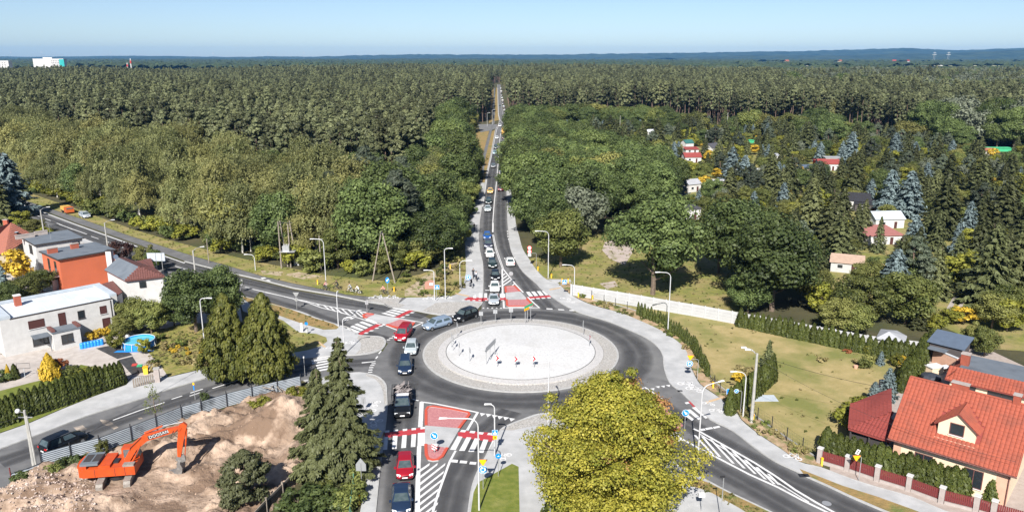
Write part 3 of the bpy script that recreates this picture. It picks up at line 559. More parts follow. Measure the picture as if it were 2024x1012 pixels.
marks('stop_line', [Z4([(232,271),(278,273),(282,281),(236,279)]), Z4([(322,277),(368,280),(372,287),(326,285)]), Z4([(408,283),(446,285),(448,293),(412,291)])])
# far centre line, edge line
line(gl([(988.5,238),(996.5,246),(991,255),(988,275),(986,300),(984,330),(982,355),(977,400),(974,440)]), .22)
line(gl([(984,175),(984.3,197),(985.4,226),(988.3,238)]), .2); dash(gl([(988.5,170),(989.5,197),(992,215),(995,236)]), .2, 4, 4)
line(gl([(988,245),(981.5,257.5),(971.5,309),(964.4,339.5),(958,382),(954,409)]), .2)
dash(zl and gl(zl([(650,40),(657,110),(672,180)], 900, 450, 6.325)), .2, 1.5, 1.2)
# west leg
def wz(l): return Z3(l)
line(ZB([(-250,178),(-120,205),(0,235),(100,253),(240,287),(400,318),(660,358)]), .26); line(ZB([(0,237),(120,265),(260,318),(420,355),(620,418),(680,440),(790,468)]), .26)
marks('hatching', [ZB([(x,y),(x+20,y+3),(x+20+d,y+3+e),(x+d,y+e)]) for x, y, d, e in ((200,278,22,16),(262,290,48,38),(315,300,58,50),(370,312,62,55),(428,322,66,60),(486,330,74,62),(540,338,76,62),(585,344,50,42))], z=PZ+.004)
line(Z3([(145,302),(300,330),(440,352),(612,382)]), .26); line(Z3([(610,380),(528,418)]), .26); line(Z3([(322,405),(425,446)]), .26)
raised('traffic_island', Z3([(140,335),(148,320),(170,312),(200,310),(300,332),(440,356),(545,376),(550,388),(530,405),(475,425),(430,430),(330,402),(240,372),(160,350)]), 'paving', .14)
marks('island_red', [Z3([(150,336),(158,322),(180,317),(235,324),(185,345),(165,347)]), Z3([(332,398),(430,360),(535,381),(522,400),(470,420),(430,424)])], 'redfill', .146)
for l in ([(230,322),(175,316),(150,326),(155,345),(180,350)], [(328,400),(375,416),(430,427),(475,422),(525,404),(540,386)]): kerbline(Z3(l), .1, .20, .4, m='redkerb', name='red_kerb')
marks('red_crossing_band', [Z3([(378,346),(412,350),(500,308),(642,238),(600,238),(500,285)])], 'redpaint', .13-.085)
marks('red_crossing_band', [Z3([(108,464),(122,482),(210,442),(292,396),(262,386),(200,418)])], 'redpaint', .042)
marks('crossing_stripe', [Z3([(a,b1),(a+28,b1-6),(c+14,d1-8),(c-10,d1)]) for a, b1, c, d1 in ((285,310,392,336),(315,297,425,322),(345,285,455,308),(372,273,485,295),(400,260,510,280),(425,248,535,266),(448,238,560,250))]+[Z3([(x,y),(x+26,y+1),(x+40,y-7),(x+14,y-8)]) for x, y in ((432,343),(468,326),(505,308),(540,291),(575,275),(605,259),(630,246))]+
      [Z3([(a,b1),(a+26,b1-9),(c+14,d1-10),(c-10,d1)]) for a, b1, c, d1 in ((155,362,245,392),(115,380,208,411),(78,396,172,430),(45,412,140,446),(15,428,112,462))]+[Z3([(x,y),(x+28,y),(x+42,y-8),(x+16,y-9)]) for x, y in ((150,465),(190,448),(232,428),(262,412),(285,402))])
marks('stop_line', [Z3([(0,362),(18,353),(40,357),(20,366)]), Z3([(40,352),(62,342),(84,346),(60,356)]), Z3([(90,290),(118,283),(142,284),(112,292)]), Z3([(645,362),(676,350),(680,356),(650,367)]), Z3([(700,342),(742,330),(746,336),(706,348)]), Z3([(328,512),(352,510),(356,515),(332,518)]), Z3([(345,500),(372,496),(378,502),(350,505)]), Z3([(368,486),(388,482),(392,487),(372,491)]), Z3([(262,620),(280,598),(290,600),(272,622)]), Z3([(240,655),(255,638),(264,642),(248,660)])])
marks('give_way_mark', [ZB([(620,812),(745,800),(748,806),(622,820)]), ZB([(712,820),(745,817),(748,826),(706,827)]), ZB([(700,836),(735,834),(738,842),(694,844)]), ZB([(690,856),(725,854),(728,862),(686,864)]), ZB([(685,877),(718,875),(720,884),(680,886)]), ZB([(680,898),(716,896),(718,904),(676,905)])])
line(gl([(-60,372),(43.7,404.5),(154,446),(257,483),(365,520.5)]), .3)
dash(Z0([(175,455),(300,498),(430,548),(560,600)]), .2, 4, 4); line(Z0([(455,560),(560,598),(668,636)]), .25); dash(Z0([(700,652),(830,695),(1000,757),(1180,825),(1340,880),(1500,930)]), .2, 4, 4)
line(ZU([(430,72),(528,98)]), .25); line(ZU([(562,108),(600,116)]), .25); line(ZU([(618,124),(730,150),(945,200)]), .28)
line(ZU([(5,20),(150,72)]), .22)
marks('bicycle_mark', [ZU([(680,38),(712,34),(728,42),(694,48)]), ZU([(708,58),(740,52),(762,60),(728,68)])], z=.054)
# south-west street
line(ZS([(725,424),(900,360),(1055,310)]), .22); line(ZS([(1100,290),(1168,268)]), .2); line(ZS([(1220,250),(1300,224)]), .22); line(gl([(375,783),(396,776)]), .2); line(gl([(420,768),(470,752),(530,735)]), .22)
marks('red_crossing_band', [ZB([(360,735),(425,725),(430,790),(405,800),(425,880),(380,905),(375,860),(400,830),(340,800)])], 'redpaint', .042)
marks('crossing_stripe', [ZB([(a,b1),(c,d1),(c,d1+14),(a,b1+14)]) for a, b1, c, d1 in ((215,770,350,742),(165,795,350,762),(170,815,350,786),(205,836,350,806),(215,858,380,828),(230,880,390,850))])
marks('sand_stain', [ZS([(640,420),(700,425),(760,470),(730,482),(690,460),(660,450)]), ZS([(470,470),(530,455),(560,480),(500,495)]), ZS([(880,408),(905,404),(915,412),(890,418)])], 'redfill', .034)
bpy.data.objects['sand_stain'].data.materials[0] = mat('sand_spill', (.46,.38,.30), (.25,.22,.2), 1.4, .95, coords='World')
# south-east leg
line(T3([(150,400),(195,420),(400,535),(600,650),(750,745),(900,850),(1050,940),(1180,1012),(1320,1090)]), .28); line(T3([(0,440),(195,545),(350,625),(560,735),(775,832),(950,925),(1130,1012),(1280,1085)]), .28)
line(T3([(200,440),(330,520),(560,660),(760,790),(1000,940)]), .0+.16)
marks('hatching', [T3([(x,y),(x+22,y+4),(x+22+d,y+4+e),(x+d,y+e)]) for x, y, d, e in ((150,445,130,140),(205,455,130,152),(265,475,170,180),(345,515,170,175),(430,565,165,165),(520,625,150,145),(605,680,130,125),(690,730,80,80))], z=PZ+.004)
marks('stop_line', [T3([(200,402),(232,398),(242,412),(208,418)]), T3([(236,396),(285,388),(296,400),(246,410)]), T3([(292,388),(338,378),(350,390),(302,400)])])
marks('crossing_stripe', [T3([(138,245),(165,240),(266,318),(240,326)]), T3([(98,262),(128,258),(212,328),(188,336)]), T3([(60,285),(88,280),(160,334),(140,342)]), T3([(85,208),(112,203),(124,214),(98,220)])]+[gl([(1235+i*22,800+i*14),(1248+i*22,798+i*14),(1262+i*22,815+i*14),(1248+i*22,818+i*14)]) for i in range(5)])
marks('red_crossing_band', [T3([(112,200),(130,198),(200,262),(140,246),(150,240)])], 'redpaint', .042); marks('red_crossing_band', [gl([(1240,795),(1255,790),(1345,850),(1330,855)])], 'redpaint', .038)
marks('give_way_mark', [Z4([(x,y),(x+34,y-3),(x+30,y+14)]) for x, y in ((1030,888),(1070,872),(1110,868),(1150,862))])
line(gl([(1245,778),(1275,766),(1310,790)]), .35); raised('traffic_island', gl([(1245,790),(1272,775),(1300,795),(1330,822),(1350,842),(1335,850),(1290,830)]), 'redfill', .14)
# manholes and gully covers
for p, r in (((1028,719),.35), ((956,719),.38), ((1634,994),.45), ((705,662),.3), ((668,735),.3)):
    pass
def cover(px, py, r, z, sq=False):
    c = g(px, py); b = MB(); b.sheet([(c.x+r*math.cos(t*PI/8), c.y+r*math.sin(t*PI/8)) for t in range(16)] if not sq else [(c.x-r,c.y-r*.6),(c.x+r,c.y-r*.6),(c.x+r,c.y+r*.6),(c.x-r,c.y+r*.6)], z)
    tag(b.build('manhole_cover', M['darkmetal'] if sq else M['signback'], kind='structure'))
cover(955.5,718.5,.5,.48); cover(1634,995,.42,.05); cover(705,661,.3,.125); cover(1589,941,.5,.13,True); cover(1344,774,.3,.14,True)
# bicycle symbols on the pavements
def bikemark(px, py, ang, s=1.0, z=.128):
    c = g(px, py); b = MB(); ca, sa = math.cos(ang), math.sin(ang)
    def T(x, y): return (c.x+(x*ca-y*sa)*s, c.y+(x*sa+y*ca)*s)
    for wx in (-.55, .55):
        for k in range(12):
            a0, a1 = 2*PI*k/12, 2*PI*(k+1)/12
            b.sheet([T(wx+.34*math.cos(a0), .34*math.sin(a0)), T(wx+.34*math.cos(a1), .34*math.sin(a1)), T(wx+.2*math.cos(a1), .2*math.sin(a1)), T(wx+.2*math.cos(a0), .2*math.sin(a0))], z)
    for (x0, y0, x1, y1) in ((-.55,0,-.2,.6),(-.2,.6,.4,.6),(.4,.6,.55,0),(-.05,0,.4,.6),(-.55,0,-.05,0),(.4,.6,.3,.85),(-.2,.6,-.3,.8),(-.4,.8,-.15,.8),(.2,.85,.45,.9)):
        d = Vector((x1-x0, y1-y0)).normalized(); q = Vector((-d.y, d.x))*.07
        b.sheet([T(x0-q.x, y0-q.y), T(x1-q.x, y1-q.y), T(x1+q.x, y1+q.y), T(x0+q.x, y0+q.y)], z+.003)
    struct('bicycle_mark', b, M['paint'])
for px, py, a, s in ((1118,592,-.6,1.2),(1128,598,-.6,.9),(1356,762,-.5,1.3),(1372,772,-.6,1.3),(1400,800,-.5,.9),(1416,814,-.4,1.0),(1566,906,-.5,1.1),(744,590,0,1.6),(772,590,0,1.6),(850,592,0,1.5),(880,590,0,1.4),(745,838,1.2,1.2),(735,818,1.5,1.2),(650,690,0,1.0),(690,680,0,1.3),(745,800,1.4,1),(250,499,0,1),(1000,905,1,1.0)): bikemark(px, py, a, s, .131 if px > 800 or px < 720 else .135)
marks('tactile_strip', [gl([(1395,795),(1428,785),(1430,788),(1397,799)]), gl([(1085,573),(1108,569),(1108,571),(1087,575)]), gl([(900,580),(928,586),(926,588),(899,582)]), gl([(640,688),(625,676),(629,675),(645,687)]), gl([(745,880),(758,855),(762,857),(752,880)])], 'redfill', .130)
bpy.data.objects['tactile_strip'].data.materials[0] = mat('sandy_tactile_paving', (.50,.36,.22), (.44,.32,.2), 2, .9, coords='World')
# ------------------------------------------------------------------ far country: hills, canopy of the far woods, fields, haze
M['hill'] = mat('wooded_hill', (.010,.026,.020), (.045,.065,.035), .006, .95, c3=(.02,.035,.02), s3=.002, coords='World')
def ridge(pts, D, depth, step=45, rough=5, base=-2):
    """wooded ridge: px/py skyline points seen at distance D"""
    X = []; Zt = []
    xs = [((px-1012)/FPX)*D/_c*1.0 for px, py in pts]; zs = [CAM_H+(112-py)/FPX*D*1.06 for px, py in pts]
    n = int((xs[-1]-xs[0])/step); gx = np.linspace(xs[0], xs[-1], n); gz = np.interp(gx, xs, zs)
    gz = gz+RNG.normal(size=n)*rough*.35+np.interp(gx, gx[::9], RNG.normal(size=len(gx[::9]))*rough*.5)
    prof = [(-depth, 0), (-depth*.75, .18), (-depth*.5, .5), (-depth*.25, .84), (0, 1), (depth*.5, .6), (depth, 0)]
    b = MB(); k = len(prof)
    vs = [(gx[i], D+py_+RNG.normal()*20, base+max(0, gz[i]-base)*f+(RNG.normal()*rough*.6 if 0 < f < 1 else 0)) for i in range(n) for py_, f in prof]
    fs = [(i*k+j, (i+1)*k+j, (i+1)*k+j+1, i*k+j+1) for i in range(n-1) for j in range(k-1)]
    b.add(vs, fs); return struct('hills', b, M['hill'], smooth=False)
ridge([(-700,113),(-200,113.5),(0,113.5),(120,113),(250,111.5),(400,111.5),(520,113.8),(650,112.6),(720,110),(850,108.8),(1000,108.7),(1200,107.6),(1400,105),(1520,103.2),(1620,101),(1740,97.8),(1790,99.5),(1830,101.5),(1900,98.5),(2024,96.5),(2400,96),(2800,99)], 9500, 1700, 50, 6)
ridge([(1300,114),(1450,111.5),(1560,110),(1650,110.5),(1720,107),(1800,108),(1860,104),(1930,101),(2024,99.5),(2400,99),(2800,102)], 7000, 1100, 45, 6)
ridge([(-700,118),(0,117),(140,115.5),(300,116),(450,116.5),(700,116),(900,115.5),(1150,117)], 6000, 900, 40, 4)
def far_canopy(x0, x1, y0, y1, nx, ny, z, mname, name, seed=3, amp=3.2, skip=None):
    r = np.random.default_rng(seed); ys = np.geomspace(y0, y1, ny); V = []; fs = []
    for j, yy in enumerate(ys):
        sc = yy/y1
        for i in range(nx):
            t = i/(nx-1); xx = (x0+(x1-x0)*t)*sc
            edge = j in (0, ny-1) or i in (0, nx-1)
            V.append((xx+r.normal()*4, yy+r.normal()*3, -1 if edge else z+r.normal()*amp+2.0*math.sin(xx*.013+yy*.007)))
    for j in range(ny-1):
        for i in range(nx-1):
            if V[j*nx+i][1] < 1900 and V[j*nx+i][0]/V[j*nx+i][1] < -.3: continue
            if skip and skip((V[j*nx+i][0]), V[j*nx+i][1]): continue
            fs.append((j*nx+i, j*nx+i+1, (j+1)*nx+i+1, (j+1)*nx+i))
    b = MB(); b.add(V, fs); return b.build(name, M[mname], kind='stuff', label='dark canopy of the woods far beyond the near pines')
M['farcanopy'] = mat('far_canopy', (.018,.032,.016), (.05,.07,.032), .05, .95, coords='World')
def sk(x, y):
    u = x/y
    if 1700 < y < 2300 and u > .36: return True
    if 3300 < y < 4100 and .30 < u < .72: return True
    return 2900 < y < 3300 and .11 < u < .17
far_canopy(-5200, 5400, 1480, 5600, 420, 150, 17, 'farcanopy', 'far_woods', skip=sk)
M['farfield'] = mat('far_field', (.36,.33,.17), (.20,.26,.09), .004, .95, coords='World'); M['farfield2'] = mat('stubble_field', (.50,.42,.30), (.42,.36,.24), .01, .95, coords='World')
def fieldq(px0, px1, py0, py1, m):
    b = MB(); b.sheet(gl([(px0,py1),(px1,py1),(px1+8,py0),(px0+8,py0)], .5), .5); struct('field', b, M[m])
b = MB(); b.sheet([(600,1700),(1700,1700),(2300,2320),(830,2320)], .4); b.sheet([(980,3300),(2450,3300),(3000,4120),(1200,4120)], .4); b.sheet([(300,2880),(520,2880),(590,3320),(330,3320)], .4); struct('field', b, M['farfield'])
b = MB(); b.sheet([(1480,3400),(1900,3420),(1950,3560),(1500,3540)], .8); b.sheet([(310,2950),(500,2950),(520,3150),(330,3150)], .8); struct('field', b, M['farfield2'])
# ------------------------------------------------------------------ helper geometry for masses of trees
def scatter_object(name, pts, scales, rots, idx, sources, label):
    """one mass of trees: points that carry the crowns and trunks of the real trees"""
    me = bpy.data.meshes.new(name); me.vertices.add(len(pts)); me.vertices.foreach_set('co', np.array(pts, dtype=np.float32).reshape(-1))
    for an, ty, ar in (('sc', 'FLOAT', scales), ('ro', 'FLOAT', rots), ('ix', 'INT', idx)):
        a = me.attributes.new(an, ty, 'POINT'); a.data.foreach_set('value', np.array(ar, dtype=np.float32 if ty == 'FLOAT' else np.int32))
    o = bpy.data.objects.new(name, me); COL.objects.link(o)
    ng = bpy.data.node_groups.new(name, 'GeometryNodeTree')
    ng.interface.new_socket('Geometry', in_out='INPUT', socket_type='NodeSocketGeometry'); ng.interface.new_socket('Geometry', in_out='OUTPUT', socket_type='NodeSocketGeometry')
    N = ng.nodes; L = ng.links; gi = N.new('NodeGroupInput'); go = N.new('NodeGroupOutput')
    jn = N.new('GeometryNodeJoinGeometry')
    for objs in sources[::-1]:
        j2 = N.new('GeometryNodeJoinGeometry')
        for ob in objs:
            oi = N.new('GeometryNodeObjectInfo'); oi.inputs['Object'].default_value = ob; oi.transform_space = 'ORIGINAL'; L.new(oi.outputs['Geometry'], j2.inputs[0])
        gt = N.new('GeometryNodeGeometryToInstance'); L.new(j2.outputs[0], gt.inputs[0]); L.new(gt.outputs[0], jn.inputs[0])
    def att(n_, ty):
        a = N.new('GeometryNodeInputNamedAttribute'); a.data_type = ty; a.inputs[0].default_value = n_
        return [s_ for s_ in a.outputs if s_.enabled][0]
    ip = N.new('GeometryNodeInstanceOnPoints'); ip.inputs['Pick Instance'].default_value = True
    cx = N.new('ShaderNodeCombineXYZ'); L.new(att('ro', 'FLOAT'), cx.inputs[2])
    L.new(gi.outputs[0], ip.inputs['Points']); L.new(jn.outputs[0], ip.inputs['Instance']); L.new(att('ix', 'INT'), ip.inputs['Instance Index'])
    L.new(cx.outputs[0], ip.inputs['Rotation']); L.new(att('sc', 'FLOAT'), ip.inputs['Scale']); L.new(ip.outputs[0], go.inputs[0])
    md = o.modifiers.new('scatter', 'NODES'); md.node_group = ng
    return tag(o, label, kind='stuff')
# ------------------------------------------------------------------ air
hz = MB(); hz.box(-12500, 12500, -200, 11600, -8, 165)
hm = bpy.data.materials.new('haze'); hm.use_nodes = True; hm.node_tree.nodes.clear()
pv = hm.node_tree.nodes.new('ShaderNodeVolumePrincipled'); pv.inputs['Color'].default_value = (.15,.46,.95,1); pv.inputs['Density'].default_value = .000045; pv.inputs['Anisotropy'].default_value = 0
ho = hm.node_tree.nodes.new('ShaderNodeOutputMaterial'); hm.node_tree.links.new(pv.outputs[0], ho.inputs['Volume'])
hz.build('haze', hm, kind='stuff', label='thin blue summer haze lying over the far woods and hills')
# ------------------------------------------------------------------ woods
def inpoly(x, y, P):
    c = False; n = len(P)
    for i in range(n):
        x1, y1 = P[i][0], P[i][1]; x2, y2 = P[i-1][0], P[i-1][1]
        if (y1 > y) != (y2 > y) and x < (x2-x1)*(y-y1)/(y2-y1)+x1: c = not c
    return c
def dpoly(x, y, P):
    best = 1e9
    for a, b_ in zip(P[:-1], P[1:]):
        dx, dy = b_[0]-a[0], b_[1]-a[1]; t = max(0, min(1, ((x-a[0])*dx+(y-a[1])*dy)/(dx*dx+dy*dy+1e-9)))
        best = min(best, math.hypot(x-a[0]-dx*t, y-a[1]-dy*t))
    return best
def proj(X, Y, Z):
    d = Y*_c+(CAM_H-Z)*_s; return (1012+FPX*X/d, 506+FPX*((CAM_H-Z)*_c-Y*_s)/d)
EDGE_W = gl([(-300,290),(-60,352),(51.4,380),(154,414),(257,452),(330,474),(400,492),(480,512),(560,526)])
EDGE_M = gl([(560,526),(650,543),(720,550),(790,548),(850,528),(890,508),(916,470)])
EDGE_N = gl([(916,470),(921,430),(934,395),(943,365),(946,335),(936,312),(926,280),(938,262),(944,246),(960,240),(966,215),(967,190),(969,166)])
LEFT = EDGE_W+EDGE_M[1:]+EDGE_N[1:]
LPOLY = [(p.x, p.y) for p in LEFT]+[(-20,1225),(-1400,1225),(-1400,EDGE_W[0].y)]
EDGE_R = gl([(993,166),(999,185),(1004,210),(1012,226),(1030,238),(1120,243),(1250,240),(1400,246),(1600,260),(1750,274),(1900,287),(2100,300),(2500,330)])
RPOLY = [(p.x, p.y) for p in EDGE_R]+[(1500,EDGE_R[-1].y),(1500,1225),(-10,1225)]
pine_pts = []; mixed = []; birch_pts = []; broad_pts = []
def grid(x0, x1, y0, y1, s):
    y = y0
    while y < y1:
        x = x0+(random.random()-.5)*s
        while x < x1:
            yield x+(random.random()-.5)*s*.8, y+(random.random()-.5)*s*.8
            x += s
        y += s*.9
for y0, y1, s in ((100,420,4.6),(420,760,5.2),(760,1225,6.4)):
    for x, y in grid(-1150, 1150, y0, y1, s):
        if abs(x) > .74*y+25: continue
        if x < 0 or y > 1000:
            if inpoly(x, y, LPOLY):
                dw = dpoly(x, y, EDGE_W) if y < 420 else 999; dm = dpoly(x, y, EDGE_M) if y < 420 else 999; dn = dpoly(x, y, EDGE_N) if (x > -80 and y < 480) else 999
                if dw < 50 and dw <= dm+6:
                    if dw > 2.5: birch_pts.append((x, y, dw))
                elif dm < 52 or dn < 18: broad_pts.append((x, y, min(dm, dn)))
                elif dn < 999 or dw > 50: pine_pts.append((x, y, s))
                continue
        if inpoly(x, y, RPOLY):
            u = x/y
            if u > .52 and dpoly(x, y, EDGE_R) < 28: mixed.append((x, y, s)); continue
            far = (y > 700 and u > .34) or (y > 560 and u > .52)
            if far and random.random() < .8: mixed.append((x, y, s))
            else: pine_pts.append((x, y, s))
    # the wood closes across the end of the road
for x, y in grid(-1100, 1150, 1225, 1500, 8):
    if -.28*y < x < .74*y: (pine_pts if x/y < .2 else mixed).append((x, y, 8))
def seen(x, y): return -60 < proj(x, y, 15)[0] < 2084
ZN = ((130,'at the left frame edge'),(300,'behind the parked lorry and estate'),(420,'behind the concrete road lamps'),(560,'left of the transformer frame'),(760,'behind the A shaped pole'),(960,'left of the forest road'),(1250,'above the robinias'),(1450,'behind the slate roofed cottage'),(1700,'behind the big blue spruces'),(9999,'near the right frame edge'))
def zone(x, y, t): return t+' '+next(b_ for a, b_ in ZN if proj(x, y, 8)[0] < a)
near = sorted([p for p in pine_pts if seen(p[0], p[1])], key=lambda p: p[0]**2+p[1]**2)[:296]
nearset = set(near)
for i, (x, y, s) in enumerate(near):
    tree('pine', (x, y, 0), random.uniform(18, 22), random.uniform(1.0, 1.25), ('tall pine ' if i % 2 else 'slender pine ')+zone(x, y, 'of the close wood'), 'tall pines of the wood')
rest = [p for p in pine_pts if p not in nearset]
def proto(kind, i):
    c, t = KIND[kind][i]; out = []
    for me in (c, t):
        o = bpy.data.objects.get('source_'+me.name) or bpy.data.objects.new('source_'+me.name, me); out.append(o)
    return out
scatter_object('pine_forest', [(x, y, 0) for x, y, s in rest], [random.uniform(.84, 1.08)*(1+.04*(s-4.6))*(1+.07*math.sin(x*.021+y*.013)+.05*math.sin(x*.05-y*.031)) for x, y, s in rest], [random.random()*6.28 for _ in rest],
    [random.randrange(6) if random.random() < .955 else 6+random.randrange(3) for _ in rest], [proto('pine', i) for i in range(6)]+[proto('broad', 0), proto('birch', 0), proto('spruce', 0)], 'grey green pine forest stretching away on both sides of the road')
mk = [p for p in mixed if random.random() < .55]
def mixidx(x, y):
    u = x/y; r = random.random()
    return (random.randrange(4) if r < .55 else 4+random.randrange(2) if r < .78 else 6+random.randrange(2))
scatter_object('mixed_forest', [(x, y, 0) for x, y, s in mk], [random.uniform(1.0, 1.5) for _ in mk], [random.random()*6.28 for _ in mk], [mixidx(x, y) for x, y, s in mk],
    [proto('broad', i) for i in range(4)]+[proto('green', i) for i in range(2)]+[proto('silver', i) for i in range(2)], 'mixed broadleaf wood with pale willows beyond the pines on the right')
nb = 0
for x, y, d in birch_pts:
    if nb >= 295: break
    if random.random() < (.62 if d < 12 else .46) and seen(x, y):
        k = random.random()
        if k < .86: tree('birch', (x, y, 0), random.uniform(13, 22)*(1 if d > 8 else .85), random.uniform(.85, 1.2), ('front row ' if d < 9 else 'inner ' if d < 25 else 'rear ')+'weeping birch '+zone(x, y, 'beside the western road'), 'birches beside the western road'); nb += 1
        else: tree('green' if k < .93 else 'broad', (x, y, 0), random.uniform(9, 15), 1, 'dark broadleaf tree among the birches '+zone(x, y, 'by the western road'), 'broadleaf trees among the birches')
for x, y, d in broad_pts:
    if random.random() > .42 or not seen(x, y): continue
    k = random.random(); px = proj(x, y, 0)[0]
    if d < 7: tree('green' if k < .6 else 'broad', (x, y, 0), random.uniform(5, 9), 1.15, 'low leafy wood edge tree '+zone(x, y, '').strip(), 'edge trees of the wood').name = 'edge_tree'
    elif k < .30 and px < 800: tree('bigpine', (x, y, 0), random.uniform(14, 19), 1.1, 'blue green pine with orange limbs inside the wood corner', 'open grown pines at the wood corner')
    elif k < .45: tree('birch', (x, y, 0), random.uniform(13, 18), .9, 'pale birch inside the wood corner by the roundabout', 'birches at the wood corner')
    elif k < .8: tree('broad', (x, y, 0), random.uniform(12, 18), 1.05, ('front ' if d < 20 else 'inner ')+'dark broadleaf tree '+zone(x, y, 'of the wood corner'), 'broadleaf trees of the wood corner')
    else: tree('green', (x, y, 0), random.uniform(9, 14), 1.1, 'bright green tree in the wood corner by the roundabout', 'bright trees of the wood corner').name = 'young_tree'
# named individuals at the corner
for px, py, h, w, k, lb in ((853,520,11.5,1.25,'broad','wide round sallow standing at the tip of the wood corner'),(868,470,15,1.1,'broad','dark oak leaning out over the western pavement'),(655,470,15,1.15,'bigpine','blue green pine with bare orange trunk in a gap of the wood'),
    (732,500,12,.75,'birch','thin pale birch with bare top limbs in a dark gap'),(905,360,17,1.2,'broad','tall oak whose crown overhangs the bend of the forest road'),(900,400,14,1.1,'broad','dark oak beside the old pavement of the forest road'),
    (560,470,18,1.25,'birch','big weeping birch standing behind the transformer poles'),(480,500,17,1.1,'birch','weeping birch whose strands reach down to the verge')):
    tree(k, g(px, py), h, w, lb)
# undergrowth along every edge
us = []
for E_, off in ((EDGE_W, 1.5), (EDGE_M, 1.5), (EDGE_N[:6], 1.5)):
    for a, b_ in zip(E_[:-1], E_[1:]):
        L_ = math.hypot(b_[0]-a[0], b_[1]-a[1]); n = int(L_/2.2)
        for i in range(n):
            t = random.random(); q = random.uniform(-.5, 5)
            dx, dy = (b_[0]-a[0])/L_, (b_[1]-a[1])/L_
            us.append((a[0]+dx*L_*t-dy*q, a[1]+dy*L_*t+dx*q))
us = [p for p in us if seen(*p) and inpoly(p[0], p[1], LPOLY)]
random.shuffle(us)
for x, y in us[:290]: tree('bush', (x, y, 0), random.uniform(1.6, 4.2), random.uniform(1, 1.5), 'leafy bush in the undergrowth '+zone(x, y, 'of the wood edge'), 'bushes along the wood edge')
# ------------------------------------------------------------------ trees between the road and the allotments
EB = gl([(1016,262),(1018,330),(1022,372),(1027,440),(1042,478),(1062,505),(1130,470),(1200,448),(1280,440),(1345,400),(1320,372),(1250,345),(1180,322),(1130,300),(1080,278),(1050,256)])
n = 0
for x, y in grid(0, 110, 120, 500, 7.6):
    if inpoly(x, y, EB):
        tree('broad' if random.random() < .85 else 'green', (x, y, 0), random.uniform(11, 15.5), random.uniform(.95, 1.2), ('tall' if n % 3 else 'low')+' dark robinia '+('next to the outbound queue' if x < 12 else 'in the middle of the belt' if x < 40 else 'near the allotments')+(' far up the road' if y > 300 else ' behind the pale lime tree' if y > 180 else ' by the lawn'), 'robinias east of the forest road'); n += 1
for px, py, h, w, k, lb in ((1108,528,11.5,1.05,'green','pale green lime tree behind the no entry signs by the pavement'),(1140,470,12,1.0,'silver','greyish ash behind the pale lime tree'),
    (1290,583,16.5,1.12,'broad','lone dark robinia with a thick trunk behind the white wall'),(1330,520,11,.9,'green','yellowish tree behind the lone robinia'),
    (1465,560,16,1.15,'broad','big robinia behind the gap in the lawn'),(1420,540,14,.8,'green','slender yellow green willow beside the big robinia'),(1525,615,15,1.2,'broad','broad grey green lime behind the end of the white wall'),(1478,618,7,1.2,'broad','low dark tree touching the white wall'),
    (1560,560,13,1.0,'spruce','old spruce behind the broad lime'),(1600,600,7,1.1,'green','young leafy tree beside the yellow bush'),(1620,620,5,1.2,'lime','lime green shrub tree behind the thuja row'),
    (1700,640,8,1.2,'green','bushy tree standing over the grey pavilion roof'),(1650,660,5.5,1.2,'green','round leafy tree behind the middle of the thuja row'),(1685,665,5,1.2,'green','second round leafy tree behind the thuja row'),
    (1765,592,9.2,1.25,'blue','wide blue spruce below the terracotta allotment house'),(1845,590,9.5,1.15,'spruce','grey green spruce right of the wide blue spruce'),(1790,640,8,1.3,'green','broad yellow green tree above the grey shed'),(1815,650,4.5,1.4,'spruce','small spruce with spreading boughs behind the grey shed'),
    (1905,640,2.6,1.8,'yellow','golden round shrub beside the gravel track'),(1880,640,2.5,1.6,'lime','clipped lime green hedge bush beside the gravel track'),(1848,652,2.2,1.3,'bush','clipped ball bush behind the grey shed'),(1960,650,5.5,1.3,'green','broad bush at the garden edge right of the track'),(1990,655,5,1.3,'lime','lime green shrub right of the track'),(1925,690,4,1.0,'green','bushy shrub right of the grey shed'),(1945,705,4.2,1.0,'green','taller shrub right of the grey shed'),
    (1950,600,14,1.3,'spruce','huge dark spruce right of the gravel track'),(2005,590,13,1.3,'spruce','dark spruce at the frame edge beyond the gravel track'),(1985,640,6,1.2,'green','leafy tree under the huge dark spruces')):
    tree(k, g(px, py), h, w, lb)
